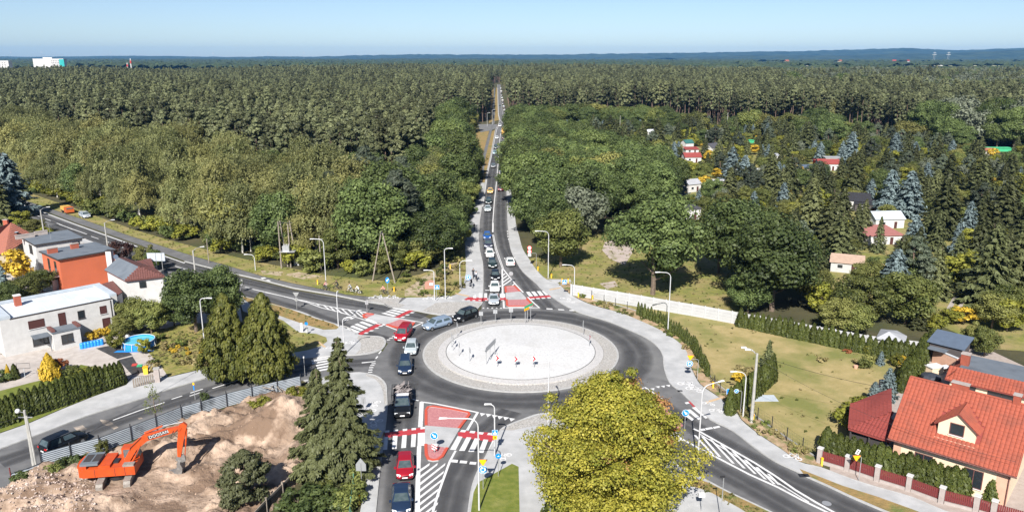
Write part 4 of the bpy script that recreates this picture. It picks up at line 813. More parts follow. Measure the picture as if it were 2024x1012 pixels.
# allotments
HUTS = [ # px, py (foot), width, depth, wall height, turn, wall, roof, kind, label
 (1168,303,9,7,2.6,.3,'h_cream','r_dark','gable','cream allotment hut with a dark gable roof beyond the robinias'),
 (1178,312,6,4,2.2,.3,'h_white','r_rust','mono','low hut with a rusty lean to roof beside the cream hut'),
 (1126,282,8,5,2.4,.0,'h_white','r_white','mono','white allotment shed under pale sheet roofing'),
 (1112,276,6,5,2.4,.1,'h_white','r_grey','mono','small white shed at the left end of the allotments'),
 (1272,352,8,5,2.8,.05,'h_white','r_black','flat','white pavilion with a black flat roof and a bay of windows'),
 (1300,335,5,4,2.4,.2,'h_white','r_rust','mono','white hut with a rust coloured roof behind the black roofed pavilion'),
 (1370,322,8,6,2.6,.1,'h_white','r_red','gable','white cottage with red roof and red veranda'),
 (1368,305,7,5,2.4,.1,'h_white','r_red','mono','white cottage with a faded red roof behind the red veranda one'),
 (1363,298,5,5,4,.4,'h_white','r_green','gable','tall little house with a steep dark green roof'),
 (1418,304,8,7,3,.6,'h_white','r_dark','gable','white gabled cottage with a slate coloured roof'),
 (1373,380,6,5,3,.5,'h_white','r_grey','gable','white hut with pale roof and tall window in the allotments'),
 (1365,434,7,6,3.2,.2,'h_white','r_dark','flat','bright white hut seen in the gap between dark trees'),
 (1612,345,11,6,2.6,.15,'h_cream','r_blue','mono','long low hut with a slate blue roof'),
 (1638,338,9,6,3.0,-.1,'h_white','r_red','gable','white hut with a red gable roof beside the long low hut'),
 (1646,326,7,5,3.2,-.1,'h_grey','r_grey','flat','light grey box shed behind the red gable roof'),
 (1625,330,6,5,2.6,-.1,'h_red','r_red','flat','red walled hut left of the light grey box shed'),
 (1585,352,5,4,2.2,.4,'h_white','r_blue','mono','little hut with a blue tilted roof at the allotment path'),
 (1685,416,10,7,3.2,-.35,'h_white','r_black','gable','white allotment house with a black gable roof'),
 (1715,420,8,5,2.6,-.35,'h_dark','r_black','mono','black roofed annex right of the white allotment house'),
 (1798,428,5,5,3,-.5,'h_white','r_white','flat','white garage wall half hidden by blue spruces'),
 (1758,452,9,6,2.8,.1,'h_white','r_sheet','gable','bungalow with a pale metal sheet roof'),
 (1748,484,10,9,2.6,.1,'h_white','r_terra','mono','allotment house with a faded terracotta sheet roof'),
 (1672,540,7,5,2.4,-.4,'h_grey','r_tan','gable','wooden hut with a tan felt roof near the lime green shrubs'),
 (1970,300,16,4,1.8,.0,'h_green','r_green2','flat','long bright green fence shed at the foot of the wood'),
 (1955,306,4,4,2,.0,'h_white','r_rust','gable','tiny white hut with a rust roof before the green shed'),
 (1480,284,6,4,1.6,.0,'h_green','r_green2','flat','small bright green sheeted shelter by the wood'),
 (1308,272,5,4,2.4,.2,'h_white','r_white','mono','white hut under the dark spruces near the wood'),
 (1286,268,5,4,2.4,.2,'h_white','r_white','gable','small white caravan sized hut near the wood'),
 (1395,270,6,4,2.4,.2,'h_grey','r_grey','gable','grey hut near the wood behind a round bush'),
 (1536,318,4,4,2.4,.3,'h_white','r_grey','mono','white hut seen between two dark spruces'),
 (1500,345,5,3,2,.0,'h_white','r_white','flat','low white greenhouse by the blue spruces'),
 (1420,366,6,3,1.6,.0,'h_cream','r_white','flat','low cream shelter in front of the big blue spruce')]
hutpts = [(g(h[0], h[1]), h[2]) for h in HUTS]
GP = gl([(1110,262),(1250,254),(1420,258),(1600,270),(1750,284),(1900,296),(2200,318),(2200,600),(2010,600),(1960,575),(1920,560),(1905,545),(1895,560),(1880,590),(1850,580),(1800,590),(1700,600),(1640,600),(1600,590),(1560,555),(1540,470),(1460,420),(1420,430),(1400,445),(1380,430),(1350,395),(1320,372),(1250,345),(1180,322)])
GT = [(1445,362,12,1.25,'blue'),(1470,366,10,1.2,'blue'),(1331,322,8.5,1.1,'blue'),(1680,326,13,1.15,'blue'),(1766,320,11.5,1.2,'blue'),(1806,322,8.5,1.1,'blue'),(1755,424,12,1.25,'blue'),(1792,430,12.5,1.2,'blue'),(1910,478,9.5,.9,'blue'),(1144,262,7,1,'blue'),(1120,262,7,1,'blue'),(1487,272,7,1,'blue'),(1512,266,8,1,'blue'),(1888,505,7,.9,'blue'),(1927,322,6,1,'blue'),(1735,500,8,.8,'spruce'),
      (1520,384,13,1.3,'spruce'),(1556,392,13,1.15,'spruce'),(1688,392,14,1.1,'spruce'),(1600,480,15,1.15,'spruce'),(1640,500,14,1.2,'spruce'),(1660,470,12,1.1,'spruce'),(1705,470,9,1.0,'spruce'),(1690,490,10,1.0,'spruce'),(1268,308,13,1.5,'spruce'),(1300,300,14,1.4,'spruce'),(1216,292,13,1.6,'spruce'),(1195,286,12,1.4,'spruce'),(1435,290,10,1.4,'spruce'),(1595,305,14,1.6,'spruce'),(1560,300,13,1.5,'spruce'),
      (1870,400,14,1.4,'spruce'),(1935,400,13,1.5,'spruce'),(1990,380,12,1.4,'spruce'),(1850,350,12,1.5,'spruce'),(1980,470,14,1.5,'spruce'),(2015,520,13,1.4,'spruce'),(1860,470,15,1.4,'spruce'),(1640,290,12,1.5,'broad'),(1410,300,3.5,2,'yellow'),(1492,306,4,1.4,'yellow'),(1462,300,4,1.4,'yellow'),(1556,400,4,.8,'yellow'),(1390,372,4,1.2,'yellow'),(1400,318,4,1.2,'yellow'),(1580,345,3,1.2,'yellow'),(1395,370,3,1.2,'yellow'),(1960,312,4,1.2,'yellow')]
gc = {}
TXT = dict(blue='silvery blue spruce among the allotment gardens', spruce='dark spruce among the allotment gardens', green='leafy fruit tree in the allotment gardens', lime='lime green shrub tree in the allotment gardens', broad='dark broadleaf tree in the allotment gardens', yellow='golden yellow shrub in the allotment gardens', bush='round bush in the allotment gardens', silver='pale grey tree in the allotment gardens', bigpine='blue green pine in the allotment gardens')
GRP = dict(blue='blue spruces in the allotments', spruce='dark spruces in the allotments', green='fruit trees in the allotments', lime='lime green trees in the allotments', broad='broadleaf trees in the allotments', yellow='golden shrubs in the allotments', bush='bushes in the allotments', silver='pale trees in the allotments', bigpine='pines in the allotments')
def near_hut(p):
    q = min(HUTS, key=lambda h: (g(h[0], h[1])-Vector((p[0], p[1], 0))).length); c = g(q[0], q[1]); dx, dy = p[0]-c.x, p[1]-c.y
    return ('behind the ' if dy > abs(dx) else 'before the ' if -dy > abs(dx) else 'right of the ' if dx > 0 else 'left of the ')+' '.join(q[9].split()[:7])
def gt(k, p, h, w):
    sz = 'tall ' if h > REFH[k]*.95 else 'small ' if h < REFH[k]*.62 else ''
    e = tree(k, p, h, w, ' '.join((sz+TXT[k].split(' among')[0].split(' in the')[0]+' '+near_hut(p)).split()[:14]), GRP[k])
    if k == 'green': e.name = 'fruit_tree'
    if k == 'lime': e.name = 'ornamental_tree'
    return e
placed = []
for px, py, h, w, k in GT: p = g(px, py); placed.append((p.x, p.y)); gt(k, p, h, w)
for x, y in grid(20, 330, 115, 440, 5.6):
    if not inpoly(x, y, GP) or not seen(x, y): continue
    if any(math.hypot(x-q[0], y-q[1]) < 4.2 for q in placed): continue
    tall = True; skip = False
    for (hp, hw) in hutpts:
        dx = x-hp.x*(y/hp.y); dy = y-hp.y
        if abs(x-hp.x) < hw*.6+1.5 and abs(dy) < 6: skip = True; break
        if abs(dx) < hw*.5 and -27 < dy < 0: tall = False
    if skip: continue
    r = random.random()
    if not tall:
        if r < .5: gt('bush', (x, y, 0), random.uniform(1, 2), 1.3)
        continue
    dens = .92 if y < 260 else .85
    if random.random() > dens: continue
    if r < .21: gt('spruce', (x, y, 0), random.uniform(6, 11.5), random.uniform(1, 1.3))
    elif r < .245: gt('blue', (x, y, 0), random.uniform(4.5, 9), 1.1)
    elif r < .53: gt('green', (x, y, 0), random.uniform(3.2, 6), 1.2)
    elif r < .73: gt('lime', (x, y, 0), random.uniform(3, 6), 1.2)
    elif r < .77: gt('broad', (x, y, 0), random.uniform(6, 9), 1.1)
    elif r < .83: gt('bigpine', (x, y, 0), random.uniform(8, 11), 1)
    elif r < .86: gt('yellow', (x, y, 0), random.uniform(2, 3.5), 1.2)
    elif r < .88: gt('silver', (x, y, 0), random.uniform(5, 8), .8)
    else: gt('bush', (x, y, 0), random.uniform(2, 3.5), 1.3)
# fringe of broadleaf trees at the foot of the right-hand pines
for i in range(84):
    t = random.random(); px = 1040+t*980 if i < 46 else 1030+t*330; py = np.interp(px, [1040,1250,1400,1600,1750,1900,2100], [250,254,260,272,288,300,318]); p = g(px, py+random.uniform(-3, 5))
    if 1380 < px < 1560 and random.random() < .6: continue
    if any(abs(p.x-hp.x*(p.y/hp.y)) < hw*.6 and p.y < hp.y+4 for hp, hw in hutpts): continue
    tree('broad' if random.random() < .6 else 'green', p, random.uniform(9, 14), 1.3, ' '.join(('broadleaf tree at the foot of the pines '+near_hut(p)).split()[:15]), 'broadleaf fringe of the right hand pines')
for x0, y0, n, h in ((1560,165,1,0),):
    pass
for px, py, h, w in ((1566,200,25,1.2),(1662,205,24,1.0),(1610,190,22,1.1),(1530,185,20,1.0)):
    tree('broad', g(px, py), h, w, 'huge round tree rising above the pines on the right', 'huge round trees above the pines')
# ------------------------------------------------------------------ hedges, garden plants near the roundabout
wallpx = [438,485,525,568,610,652,692,738,780,822,868,910,958,1000,1045,1095,1140,1188,1235,1280,1330]
tp = [(400/3.8917+1360,647)]+[(x/3.8917+1360, 647+((x-400)/3.8917)*.2135) for x in wallpx]+[(1716,702),(1727,704),(1740,706),(1752,708),(1764.7,710),(1777,712),(1788.6,713),(1801,715)]
for i, (x, y) in enumerate(tp): tree('thuja', g(x, y-1), random.uniform(2.4, 3.1), 1.15, 'cone shaped thuja in the row along the white wall', 'thujas along the white wall')
b2 = gl([(1258,622),(1300,640),(1340,665),(1372,695),(1385,722),(1400,747)])
def along(P, n):
    L_ = [0]
    for a, c in zip(P[:-1], P[1:]): L_.append(L_[-1]+(c-a).length)
    for i in range(n):
        t = L_[-1]*(i+.5)/n; k = max(j for j in range(len(L_)-1) if L_[j] <= t); f = (t-L_[k])/(L_[k+1]-L_[k]); yield P[k].lerp(P[k+1], f)
for p in along(b2, 34): tree('slim', p, random.uniform(1.9, 2.4), 1.0, 'slim young thuja in the row behind the wire fence', 'slim thujas behind the wire fence')
for p in along(gl([(1438,822),(1470,800),(1500,778),(1528,752)]), 17): tree('thuja', p, random.uniform(3.3, 3.7), .85, 'tall thuja of the short dense hedge behind the concrete pole', 'thujas of the short dense hedge')
tree('spruce', g(1516,742), 5, .9, 'single spruce standing behind the end of the short dense hedge'); tree('yellow', g(1460,757), 1.6, 1.2, 'yellow flowering shrub beside the short dense hedge'); tree('weed', g(1478,745), 1.4, 1.6, 'straw coloured shrub beside the single spruce', v=1)
for p in along(gl([(1780,775),(1800,745),(1822,712),(1840,688)]), 26): tree('thuja', p+Vector((random.uniform(-.5,.5), 0, 0)), random.uniform(2.8, 3.1), 1.5, 'thuja of the thick clipped hedge between meadow and garden', 'thujas of the thick clipped hedge')
for i, p in enumerate(along(gl([(1625,893),(1700,918),(1780,944),(1860,969),(1905,985)]), 20)): tree('thuja', p, random.uniform(2.5, 3.0), 1.45, 'bushy thuja of the front hedge behind the red board fence', 'thujas of the front hedge')
tree('thuja', g(1957,990), 2.7, 1.15, 'single thuja by the house corner right of the hedge end')
for p in along(gl([(-20,852),(60,823),(130,800),(200,773),(245,757)]), 26): tree('thuja', p, random.uniform(2.9, 3.4), 1.05, 'pointed thuja of the hedge along the street pavement, '+('left' if p.x < -66 else 'middle' if p.x < -56 else 'gate')+' stretch', 'thujas of the hedge by the street')
for p in along(gl([(-20,838),(60,810),(130,788),(200,763)]), 16): tree('thuja', p, random.uniform(2.6, 3.0), 1.05, 'pointed thuja of the hedge along the street pavement', 'thujas of the hedge by the street')
tree('juniper', g(100,748), 3.4, 1.0, 'golden yellow conifer on the lawn before the white flat roofed house'); tree('juniper', g(18,752), 2.2, .5, 'narrow golden conifer at the left lawn edge'); tree('thuja', g(31,750), 2.1, 1.3, 'grey green conical bush beside the narrow golden conifer')
tree('rust', g(120,738), 2.2, 1, 'dark reddish shrub behind the golden conifer'); tree('bush', g(140,742), 1.2, 1.5, 'low green shrub in the bed behind the thuja hedge', v=0); tree('bush', g(175,745), 1.3, 1.8, 'low lime green shrub in the bed near the drive', v=2); tree('bush', g(4,755), 1.6, 1.4, 'dark bush at the left edge of the lawn', v=1)
for i, (px, py) in enumerate(((178,674),(190,670),(201,667),(212,664),(223,660),(234,656),(244,652))): tree('yellow', g(px, py), 1.4, 1, 'small golden shrub in the row by the white house wall', 'golden shrubs by the white house')
for px, py, h, w, k, lb in ((388,657,9,1.15,'broad','big dark tree beyond the pool garden'),(440,645,9.5,.9,'broad','dark tree behind the two conifers'),(345,645,4.6,1.2,'broad','dark tree right of the white hipped house'),(300,660,5,1.1,'green','leafy tree over the swimming pool'),(265,655,5.2,1.1,'green','leafy tree between the white houses'),(240,668,3.5,1.1,'green','shrub beside the golden shrubs'),(230,690,2.6,1.2,'lime','thin shrub in front of the swimming pool'),(285,700,2.2,1.1,'lime','sapling before the swimming pool'),
    (35,560,6,1.15,'yellow','golden tree between the left houses'),(10,600,7,1.1,'blue','dark blue green spruce at the left frame edge'),(55,600,5,1.3,'green','round tree behind the white flat roof'),(85,580,4.5,1.2,'green','low leafy tree beside the red chimney'),(20,620,5,1.2,'broad','dark tree behind the white flat roof'),(25,428,17,1.35,'blue','tall dark blue spruce beside the western road'),(0,440,13,1.2,'spruce','dark conifer left of the tall blue spruce'),
    (45,450,4,1.5,'lime','light green bush under the tall blue spruce'),(70,462,3.5,1.6,'green','bush by the road behind the red tiled roof'),(90,470,2.5,1.5,'lime','low bush by the roadside'),(240,520,5,1,'purple','dark purple plum tree by the orange house'),(290,527,4.5,1.1,'green','bush by the road behind the hipped house'),(305,535,4,1,'broad','bush beside the road sign gantry')):
    tree(k, g(px, py), h, w, lb)
# garden on the right
for px, py, h, w, k, lb in ((1740,722,2.1,1.1,'blue','small blue spruce in the meadow corner'),(1752,792,4.4,1.0,'blue','blue spruce beside the hedge and the red annex roof'),(1725,805,3.4,1.2,'blue','wide blue spruce in front of the red annex roof'),(1715,702,1.6,1,'lime','lime green shrub at the foot of the thuja row'),(1770,726,2.0,.9,'lime','pointed lime green shrub near the clipped hedge'),(1781,724,1.5,1.2,'yellow','yellow ball shrub near the clipped hedge'),(1708,728,1.3,1.1,'bush','round shrub between pale agaves'),(1722,718,1.0,1.3,'weed','pale agave behind the round shrub'),
    (1697,722,.9,1.3,'weed','pale agave left of the round shrub'),(1690,846,2.5,1.5,'bush','dark bush left of the red annex'),(1700,820,2.0,1.6,'bush','shrub at the meadow edge by the annex'),(1627,716,.8,1.2,'weed','small green weed clump in the meadow'),(1672,697,.5,2,'rust','low reddish plant bed at the thuja row')):
    tree(k, g(px, py), h, w, lb)
for i in range(60):
    px = random.uniform(1100, 1590); a = np.interp(px, [1101,1169,1264,1338,1366,1385,1452,1497,1581], [561,603,634,675,724,760,808,857,913]); c = np.interp(px, [1128,1170,1270,1320,1360,1388,1412,1475,1545,1586], [560,594,620,640,668,714,755,807,859,887])
    p = g(px, random.uniform(min(a, c)+1, max(a, c))); tree('weed', p, random.uniform(.4, .8), 1, 'weed clump in the sandy planted border', 'weed clumps in the planted border')
for i in range(70):
    px, py = random.choice([(random.uniform(800, 915), random.uniform(520, 586)), (random.uniform(290, 480), random.uniform(670, 735)), (random.uniform(870, 915), random.uniform(500, 585))])
    if px > 500 and py > 560 and px < 830: continue
    tree('weed', g(px, py), random.uniform(.5, 1.2), 1.2, 'rough weed clump on the waste ground', 'weed clumps on waste ground')
for i in range(9): p = g(random.uniform(310, 420), random.uniform(690, 705)); tree('yellow', p, .7, 1.2, 'orange flowering clump in the rough grass', 'orange flowers in the rough grass')
# tufts over the grass
def in_px(poly, n):
    P = [(p.x, p.y) for p in gl(poly)]; xs = [p[0] for p in P]; ys = [p[1] for p in P]; out = []
    for _ in range(n):
        x, y = random.uniform(min(xs), max(xs)), random.uniform(min(ys), max(ys))
        if inpoly(x, y, P): out.append((x, y, .07))
    return out
tuft = in_px([(1135,588),(1225,608),(1320,642),(1375,690),(1400,736),(1450,784),(1590,888),(1640,905),(1700,870),(1777,770),(1835,692),(1720,692),(1600,670),(1455,643)], 450)+in_px([(1045,512),(1130,470),(1300,470),(1440,520),(1480,600),(1380,620),(1250,602),(1128,578),(1080,550)], 900)+in_px(gN, 9000)+in_px([(473,586),(622,630),(665,645),(640,653),(560,628)], 500)+in_px([(500,612),(590,658),(647,676),(560,702),(480,700)], 500)+in_px([(1402,958),(1478,994),(1560,1040),(1450,1004),(1370,962)], 300)+in_px([(290,720),(300,665),(480,645),(480,697),(400,728)], 900)
scatter_object('grass_tufts', tuft, [random.uniform(.14, .40) for _ in tuft], [random.random()*6.28 for _ in tuft], [random.randrange(4) for _ in tuft], [[bpy.data.objects.get('source_tuft%d' % i) or bpy.data.objects.new('source_tuft%d' % i, KIND['weed'][i][0])] for i in range(4)], 'rough grass tufts growing over the meadow, lawn and verges')
# bigger, finer trees close to the camera
def special(name, crown, tr, loc, label, cat='tree'):
    e = empty(name, loc, 0, label, cat)
    for c in (crown if isinstance(crown, list) else [crown]): put('crown', c, e)
    if tr: put('trunk', tr, e)
    return e
def crown_maple(h, R, zb, ncl, nl, s, m, off=(0, 0), wt=1.0):
    out = []; zc = zb+(h-zb)*.42
    for i in range(ncl):
        u = RNG.random()**1.1; a = RNG.random()*2*PI; k = RNG.random()**.45; lobe = 1+.16*math.sin(3*a+1)+.10*math.sin(7*a+5*u)
        prof = (.62+.38*u/.3) if u < .3 else max(.12, (1-(u-.3)/.72)**.62)
        c = np.array([off[0]+math.cos(a)*R*k*prof*lobe, off[1]+math.sin(a)*R*k*prof*lobe, zb+.4+(h-zb-.6)*u]); rr = R*(.11+.10*RNG.random())
        if RNG.random() < .16: c = c+np.array([0, 0, 1.0])*RNG.random()*1.5; rr *= .5
        P, N = blob(c, (rr*1.15, rr*1.15, rr*.6), nl, up=.5, rnd=1.0); P = P+RNG.normal(size=P.shape)*.10
        out.append((P, N, RNG.random()*.45+.55*RNG.random(nl)))
    P, N, t = cat(out)
    return leafmesh('crown', P, N, s*(.6+.8*RNG.random(len(P))), t, M[m], asp=1.3)
mp = g(1215,1008)
special('maple_tree', [crown_maple(12.4, 7.9, 1.3, 400, 250, .16, 'f_maple'), crown_maple(11.8, 5.0, 4.5, 34, 150, .18, 'f_orange', (2.2, 2.0))], trunkmesh(10.5, .35, 'bark', 22, 8.6, .25, .02), (mp.x-.6, mp.y, 0), 'large yellow green maple beside the southern side of the roundabout')
p = g(665,935)
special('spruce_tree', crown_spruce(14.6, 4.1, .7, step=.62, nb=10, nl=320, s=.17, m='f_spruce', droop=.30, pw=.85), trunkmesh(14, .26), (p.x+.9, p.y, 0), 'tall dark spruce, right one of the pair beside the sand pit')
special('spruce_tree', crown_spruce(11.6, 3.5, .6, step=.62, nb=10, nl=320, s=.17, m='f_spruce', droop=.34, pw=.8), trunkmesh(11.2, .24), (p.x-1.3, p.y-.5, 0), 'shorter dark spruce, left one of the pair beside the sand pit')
def crown_cyp(h, R, n, s):
    out = []
    for i in range(int(n/60)):
        t = RNG.random()**1.15; rad = R*(min(1, t*5+.55)*(1-t)**.62)*(.35+.7*RNG.random()); a = RNG.random()*2*PI
        c = np.array([rad*math.cos(a), rad*math.sin(a), 1.3+t*(h-1.6)]); k = .55*(1.1-.5*t)
        P, N = blob(c, (k*.8, k*.8, k*1.25), 60, up=.35); o = np.array([math.cos(a), math.sin(a), .4]); N = N+o*.8
        out.append((P, N, .6*RNG.random()+.4*RNG.random(60)))
    P, N, t = cat(out); D = np.tile(np.array([[0, 0, 1.]]), (len(P), 1))
    return leafmesh('crown', P, N, s*(.6+.8*RNG.random(len(P))), t, M['f_thuja2'], asp=2.2, D=D)
special('cypress_tree', crown_cyp(11.6, 3.9, 34000, .18), trunkmesh(10.5, .24, 'bark', 7, 2.5, .08, .03), g(455,752), 'bushy false cypress, left one of the pair by the metal fence')
special('cypress_tree', crown_cyp(11.9, 4.1, 36000, .18), trunkmesh(11, .24, 'bark', 5, 2.5, .08, .02), g(530,757), 'bushy false cypress, right one of the pair by the metal fence')
special('pine_tree', crown_pine(5.8, 2.5, .7, ncl=80, nl=150, s=.17, m='f_pine'), trunkmesh(5, .13, 'bark', 8, 2, .2), g(490,1004), 'young round pine growing at the edge of the sand pit')
special('bare_tree', crown_maple(4.6, 1.3, 1.6, 40, 14, .10, 'f_weed'), trunkmesh(4.6, .07, 'bark', 16, 1.5, .35, .02), g(311,846), 'thin half bare tree in the street before the metal fence')
for px, py, h, w, v, lb in ((140,930,1.6,1.2,1,'dark bush against the metal fence'),(162,922,1.5,1.2,4,'bush right of the dark bush at the metal fence'),(108,940,1.3,1.1,0,'straggly bush near the fence end'),(45,952,1.2,1.3,1,'low bush at the open end of the metal fence'),(205,900,1.6,.7,0,'upright weed bush before the metal fence'),(405,795,1.4,.6,1,'narrow shrub before the metal fence'),(515,808,1.4,1.4,2,'yellow green shrub by the timber heap'),(590,790,1.8,1.2,2,'leafy shrub at the fence corner'),
    (620,990,1.5,1.5,1,'dark bush below the spruce pair'),(655,1003,1.7,1.6,1,'dark sprawling bush under the spruces'),(590,1005,2.0,1.6,4,'dark bush at the end of the wooden barrier'),(700,985,1.8,1.2,3,'green bush beside the southern pavement'),(685,1005,1.6,1.5,0,'bush by the green netting'),(640,965,1.4,1.2,3,'leafy bush at the foot of the spruces'),(700,950,1.6,1.1,0,'bush behind the large back of a road sign')):
    tree('bush', g(px, py), h, w, lb, v=v)
for p in along(gl([(1085,1030),(1120,1022),(1180,1030),(1250,1040)]), 12): tree('thuja', p, 2.6, 1.7, 'dark hedge thuja under the large maple', 'hedge thujas under the large maple')
# ------------------------------------------------------------------ buildings
def hmat(n, a, b_=None, **k): M[n] = mat(n, a, b_ or tuple(c*.85 for c in a), k.pop('sc', 1.2), k.pop('rough', .85), **k)
hmat('h_cream', (.42,.36,.26)); hmat('wall_grey', (.44,.445,.45), (.36,.362,.365), sc=.8); hmat('h_white', (.52,.515,.505), (.45,.445,.435)); hmat('h_grey', (.45,.45,.44)); hmat('h_red', (.45,.06,.05)); hmat('h_dark', (.08,.07,.07)); hmat('h_green', (.05,.38,.18)); hmat('h_orange', (.48,.125,.06), (.44,.115,.055), sc=.5); hmat('h_pale', (.66,.53,.38), (.62,.50,.36)); hmat('h_salmon', (.58,.35,.25)); hmat('h_ochre', (.42,.20,.09))
for n_, c_ in dict(r_dark=(.07,.07,.08), r_rust=(.28,.10,.065), r_white=(.52,.54,.56), r_grey=(.33,.34,.36), r_black=(.025,.025,.03), r_red=(.24,.05,.045), r_green=(.03,.12,.11), r_green2=(.06,.42,.20), r_blue=(.09,.12,.17), r_sheet=(.42,.47,.52), r_terra=(.34,.14,.125), r_tan=(.36,.26,.20)).items(): hmat(n_, c_)
hmat('roof_felt', (.115,.135,.16), (.14,.16,.185), sc=.6, c3=(.09,.105,.125), s3=.35); hmat('sheet_white', (.58,.61,.64), (.50,.54,.58), sc=.4, rough=.45, c3=(.50,.60,.70), s3=.25, w3=(.55,.75)); hmat('tile_red', (.31,.078,.046), (.25,.064,.04), sc=3, c3=(.20,.06,.04), s3=.6); hmat('tile_red2', (.24,.05,.042), (.19,.042,.035), sc=6); hmat('tile_brown', (.11,.045,.04), (.16,.07,.06), sc=5); hmat('tile_old', (.40,.15,.10), (.30,.12,.09), sc=4)
hmat('brick', (.36,.10,.06), (.28,.08,.05), sc=8); hmat('trim_dark', (.05,.045,.045)); hmat('shutter', (.075,.028,.024), (.06,.022,.02), sc=9); hmat('slab', (.30,.26,.24), (.36,.32,.30), sc=2)
def house(name, p0, p1, label, cat='house'):
    d = p1-p0; e = empty(name, (p0.x, p0.y, 0), math.atan2(d.y, d.x), label, cat); return e, math.hypot(d.x, d.y)
def window(par, face, a0, a1, z0, z1, Wd=0, Dp=0, fm='trim_dark', pm='glass', name='window', t=.07, off=0.0):
    b = MB(); pr = .05
    def B(bb, x0, x1, za, zb_, p0, p1, mi=0):
        if face == 'f': bb.box(x0, x1, off-p1, off-p0, za, zb_, mi)
        if face == 'b': bb.box(x0, x1, Dp+p0, Dp+p1, za, zb_, mi)
        if face == 'l': bb.box(off-p1, off-p0, x0, x1, za, zb_, mi)
        if face == 'r': bb.box(Wd+p0, Wd+p1, x0, x1, za, zb_, mi)
    B(b, a0, a1, z0, z0+t, .004, pr); B(b, a0, a1, z1-t, z1, .004, pr); B(b, a0, a0+t, z0+t, z1-t, .004, pr); B(b, a1-t, a1, z0+t, z1-t, .004, pr)
    if a1-a0 > 1.3 and pm == 'glass': c = (a0+a1)/2; B(b, c-.03, c+.03, z0+t, z1-t, .004, pr)
    f = b.build(name, M[fm], par); q = MB(); B(q, a0+t, a1-t, z0+t, z1-t, .003, .02); q.build('pane' if pm == 'glass' else 'shutter', M[pm], f)
    if name == 'window': s_ = MB(); B(s_, a0-.05, a1+.05, z0-.07, z0-.003, .004, .11); s_.build('sill', M['white'] if fm != 'trim_dark' else M['trim_dark'], f)
    return f
def tiles(par, O, U, V, Lu, Lv, m, clip=None, tw=.36, th=.38, name='roof_tiles'):
    O = Vector(O); U = Vector(U).normalized(); V = Vector(V).normalized(); Nn = U.cross(V).normalized()
    if Nn.z < 0: Nn = -Nn
    b = MB(); nu = int(Lu/tw); nv = int(Lv/th); tw = Lu/nu; th = Lv/nv
    prof = [(0, .0), (.18, .045), (.5, .06), (.82, .03), (1.0, .0)]
    for j in range(nv):
        for i in range(nu):
            if clip and not clip((i+.5)*tw, (j+.5)*th): continue
            jit = random.uniform(-.006, .006)
            lo = [O+U*((i+a)*tw)+V*(j*th-.03)+Nn*(h+.045+jit) for a, h in prof]; hi = [O+U*((i+a)*tw)+V*((j+1)*th)+Nn*(h+.012) for a, h in prof]
            fr = [p-Nn*.05 for p in lo]
            b.add(lo+hi+fr, [(k, k+1, 6+k, 5+k) for k in range(4)]+[(10+k, 11+k, k+1, k) for k in range(4)])
    return b.build(name, M[m], par, kind='stuff')
def flat_house(name, p0, p1, dep, zr, wall, roof, label, over=.0, par_=.0, cat='house'):
    """box house whose front eave runs p0 -> p1 (points on the roof plane)"""
    e, L_ = house(name, p0, p1, label, cat)
    w = MB(); w.box(over, L_-over, over, dep-over, 0, zr-.2); w.build('wall', M[wall], e)
    r = MB(); r.box(0, L_, 0, dep, zr-.197, zr, 1); r.sheet([(.12,.12),(L_-.12,.12),(L_-.12,dep-.12),(.12,dep-.12)], zr+.012, 0); ro = r.build('roof', [M[roof], M['trim_dark']], e)
    return e, L_, ro
def chimney(par, x, y, z0, z1, sx=.6, sy=.45, m='brick', cap='slab', name='chimney'):
    b = MB(); b.box(x-sx/2, x+sx/2, y-sy/2, y+sy/2, z0, z1); c = b.build(name, M[m], par); k = MB(); k.box(x-sx/2-.06, x+sx/2+.06, y-sy/2-.06, y+sy/2+.06, z1+.002, z1+.1); k.build('cap', M[cap], c); return c
# white flat roofed house on the left
zr = 5.4; p0, p1 = g(19,630,zr), g(222,589,zr); pb = g(202,564,zr)
d = (p1-p0).normalized(); n_ = Vector((-d.y, d.x, 0)); dep = max(6, (pb-p1).dot(n_))
A, LA, ro = flat_house('flat_roofed_house', p0, p1, dep, zr, 'h_white', 'sheet_white', 'white two storey house with a bright sheet metal flat roof and brown shutters')
b = MB(); b.box(-1.2, .1, .0, dep, zr+.0, zr+.45); b.box(LA-.1, LA+.9, .9, dep, zr-.0, zr+.35); b.box(-1.2, LA+.9, dep-.02, dep+.35, zr, zr+.4); b.build('parapet', M['r_sheet'], A)
b = MB(); b.box(-1.2, -.003, .02, dep, 0, zr-.003); b.box(LA+.003, LA+.9, .9, dep, 0, zr-.003); b.build('side_wall', M['h_white'], A)
for i in range(7): b = MB(); b.box(1.2+i*LA/7.3, 1.25+i*LA/7.3, .2, dep-.3, zr+.014, zr+.05); b.build('roof_seam', M['sheet_white'], A)
chimney(A, LA*.18, dep*.72, zr, zr+1.5, .8, .8, 'brick', 'white')
for a0, a1, z0, z1, pm in ((.155,.305,3.3,4.5,'shutter'),(.44,.51,2.6,4.75,'shutter'),(.63,.70,3.3,4.5,'glass'),(.855,.925,3.3,4.5,'shutter'),(.865,.945,.9,2.6,'shutter'),(.17,.32,.8,2.2,'glass')): window(A, 'f', a0*LA, a1*LA, z0, z1, pm=pm, fm='trim_dark' if pm == 'glass' else 'shutter')
b = MB(); b.tube([(LA-.35,-.06,.1),(LA-.35,-.06,zr-.25)], .05, 6); b.build('downpipe', M['trim_dark'], A)
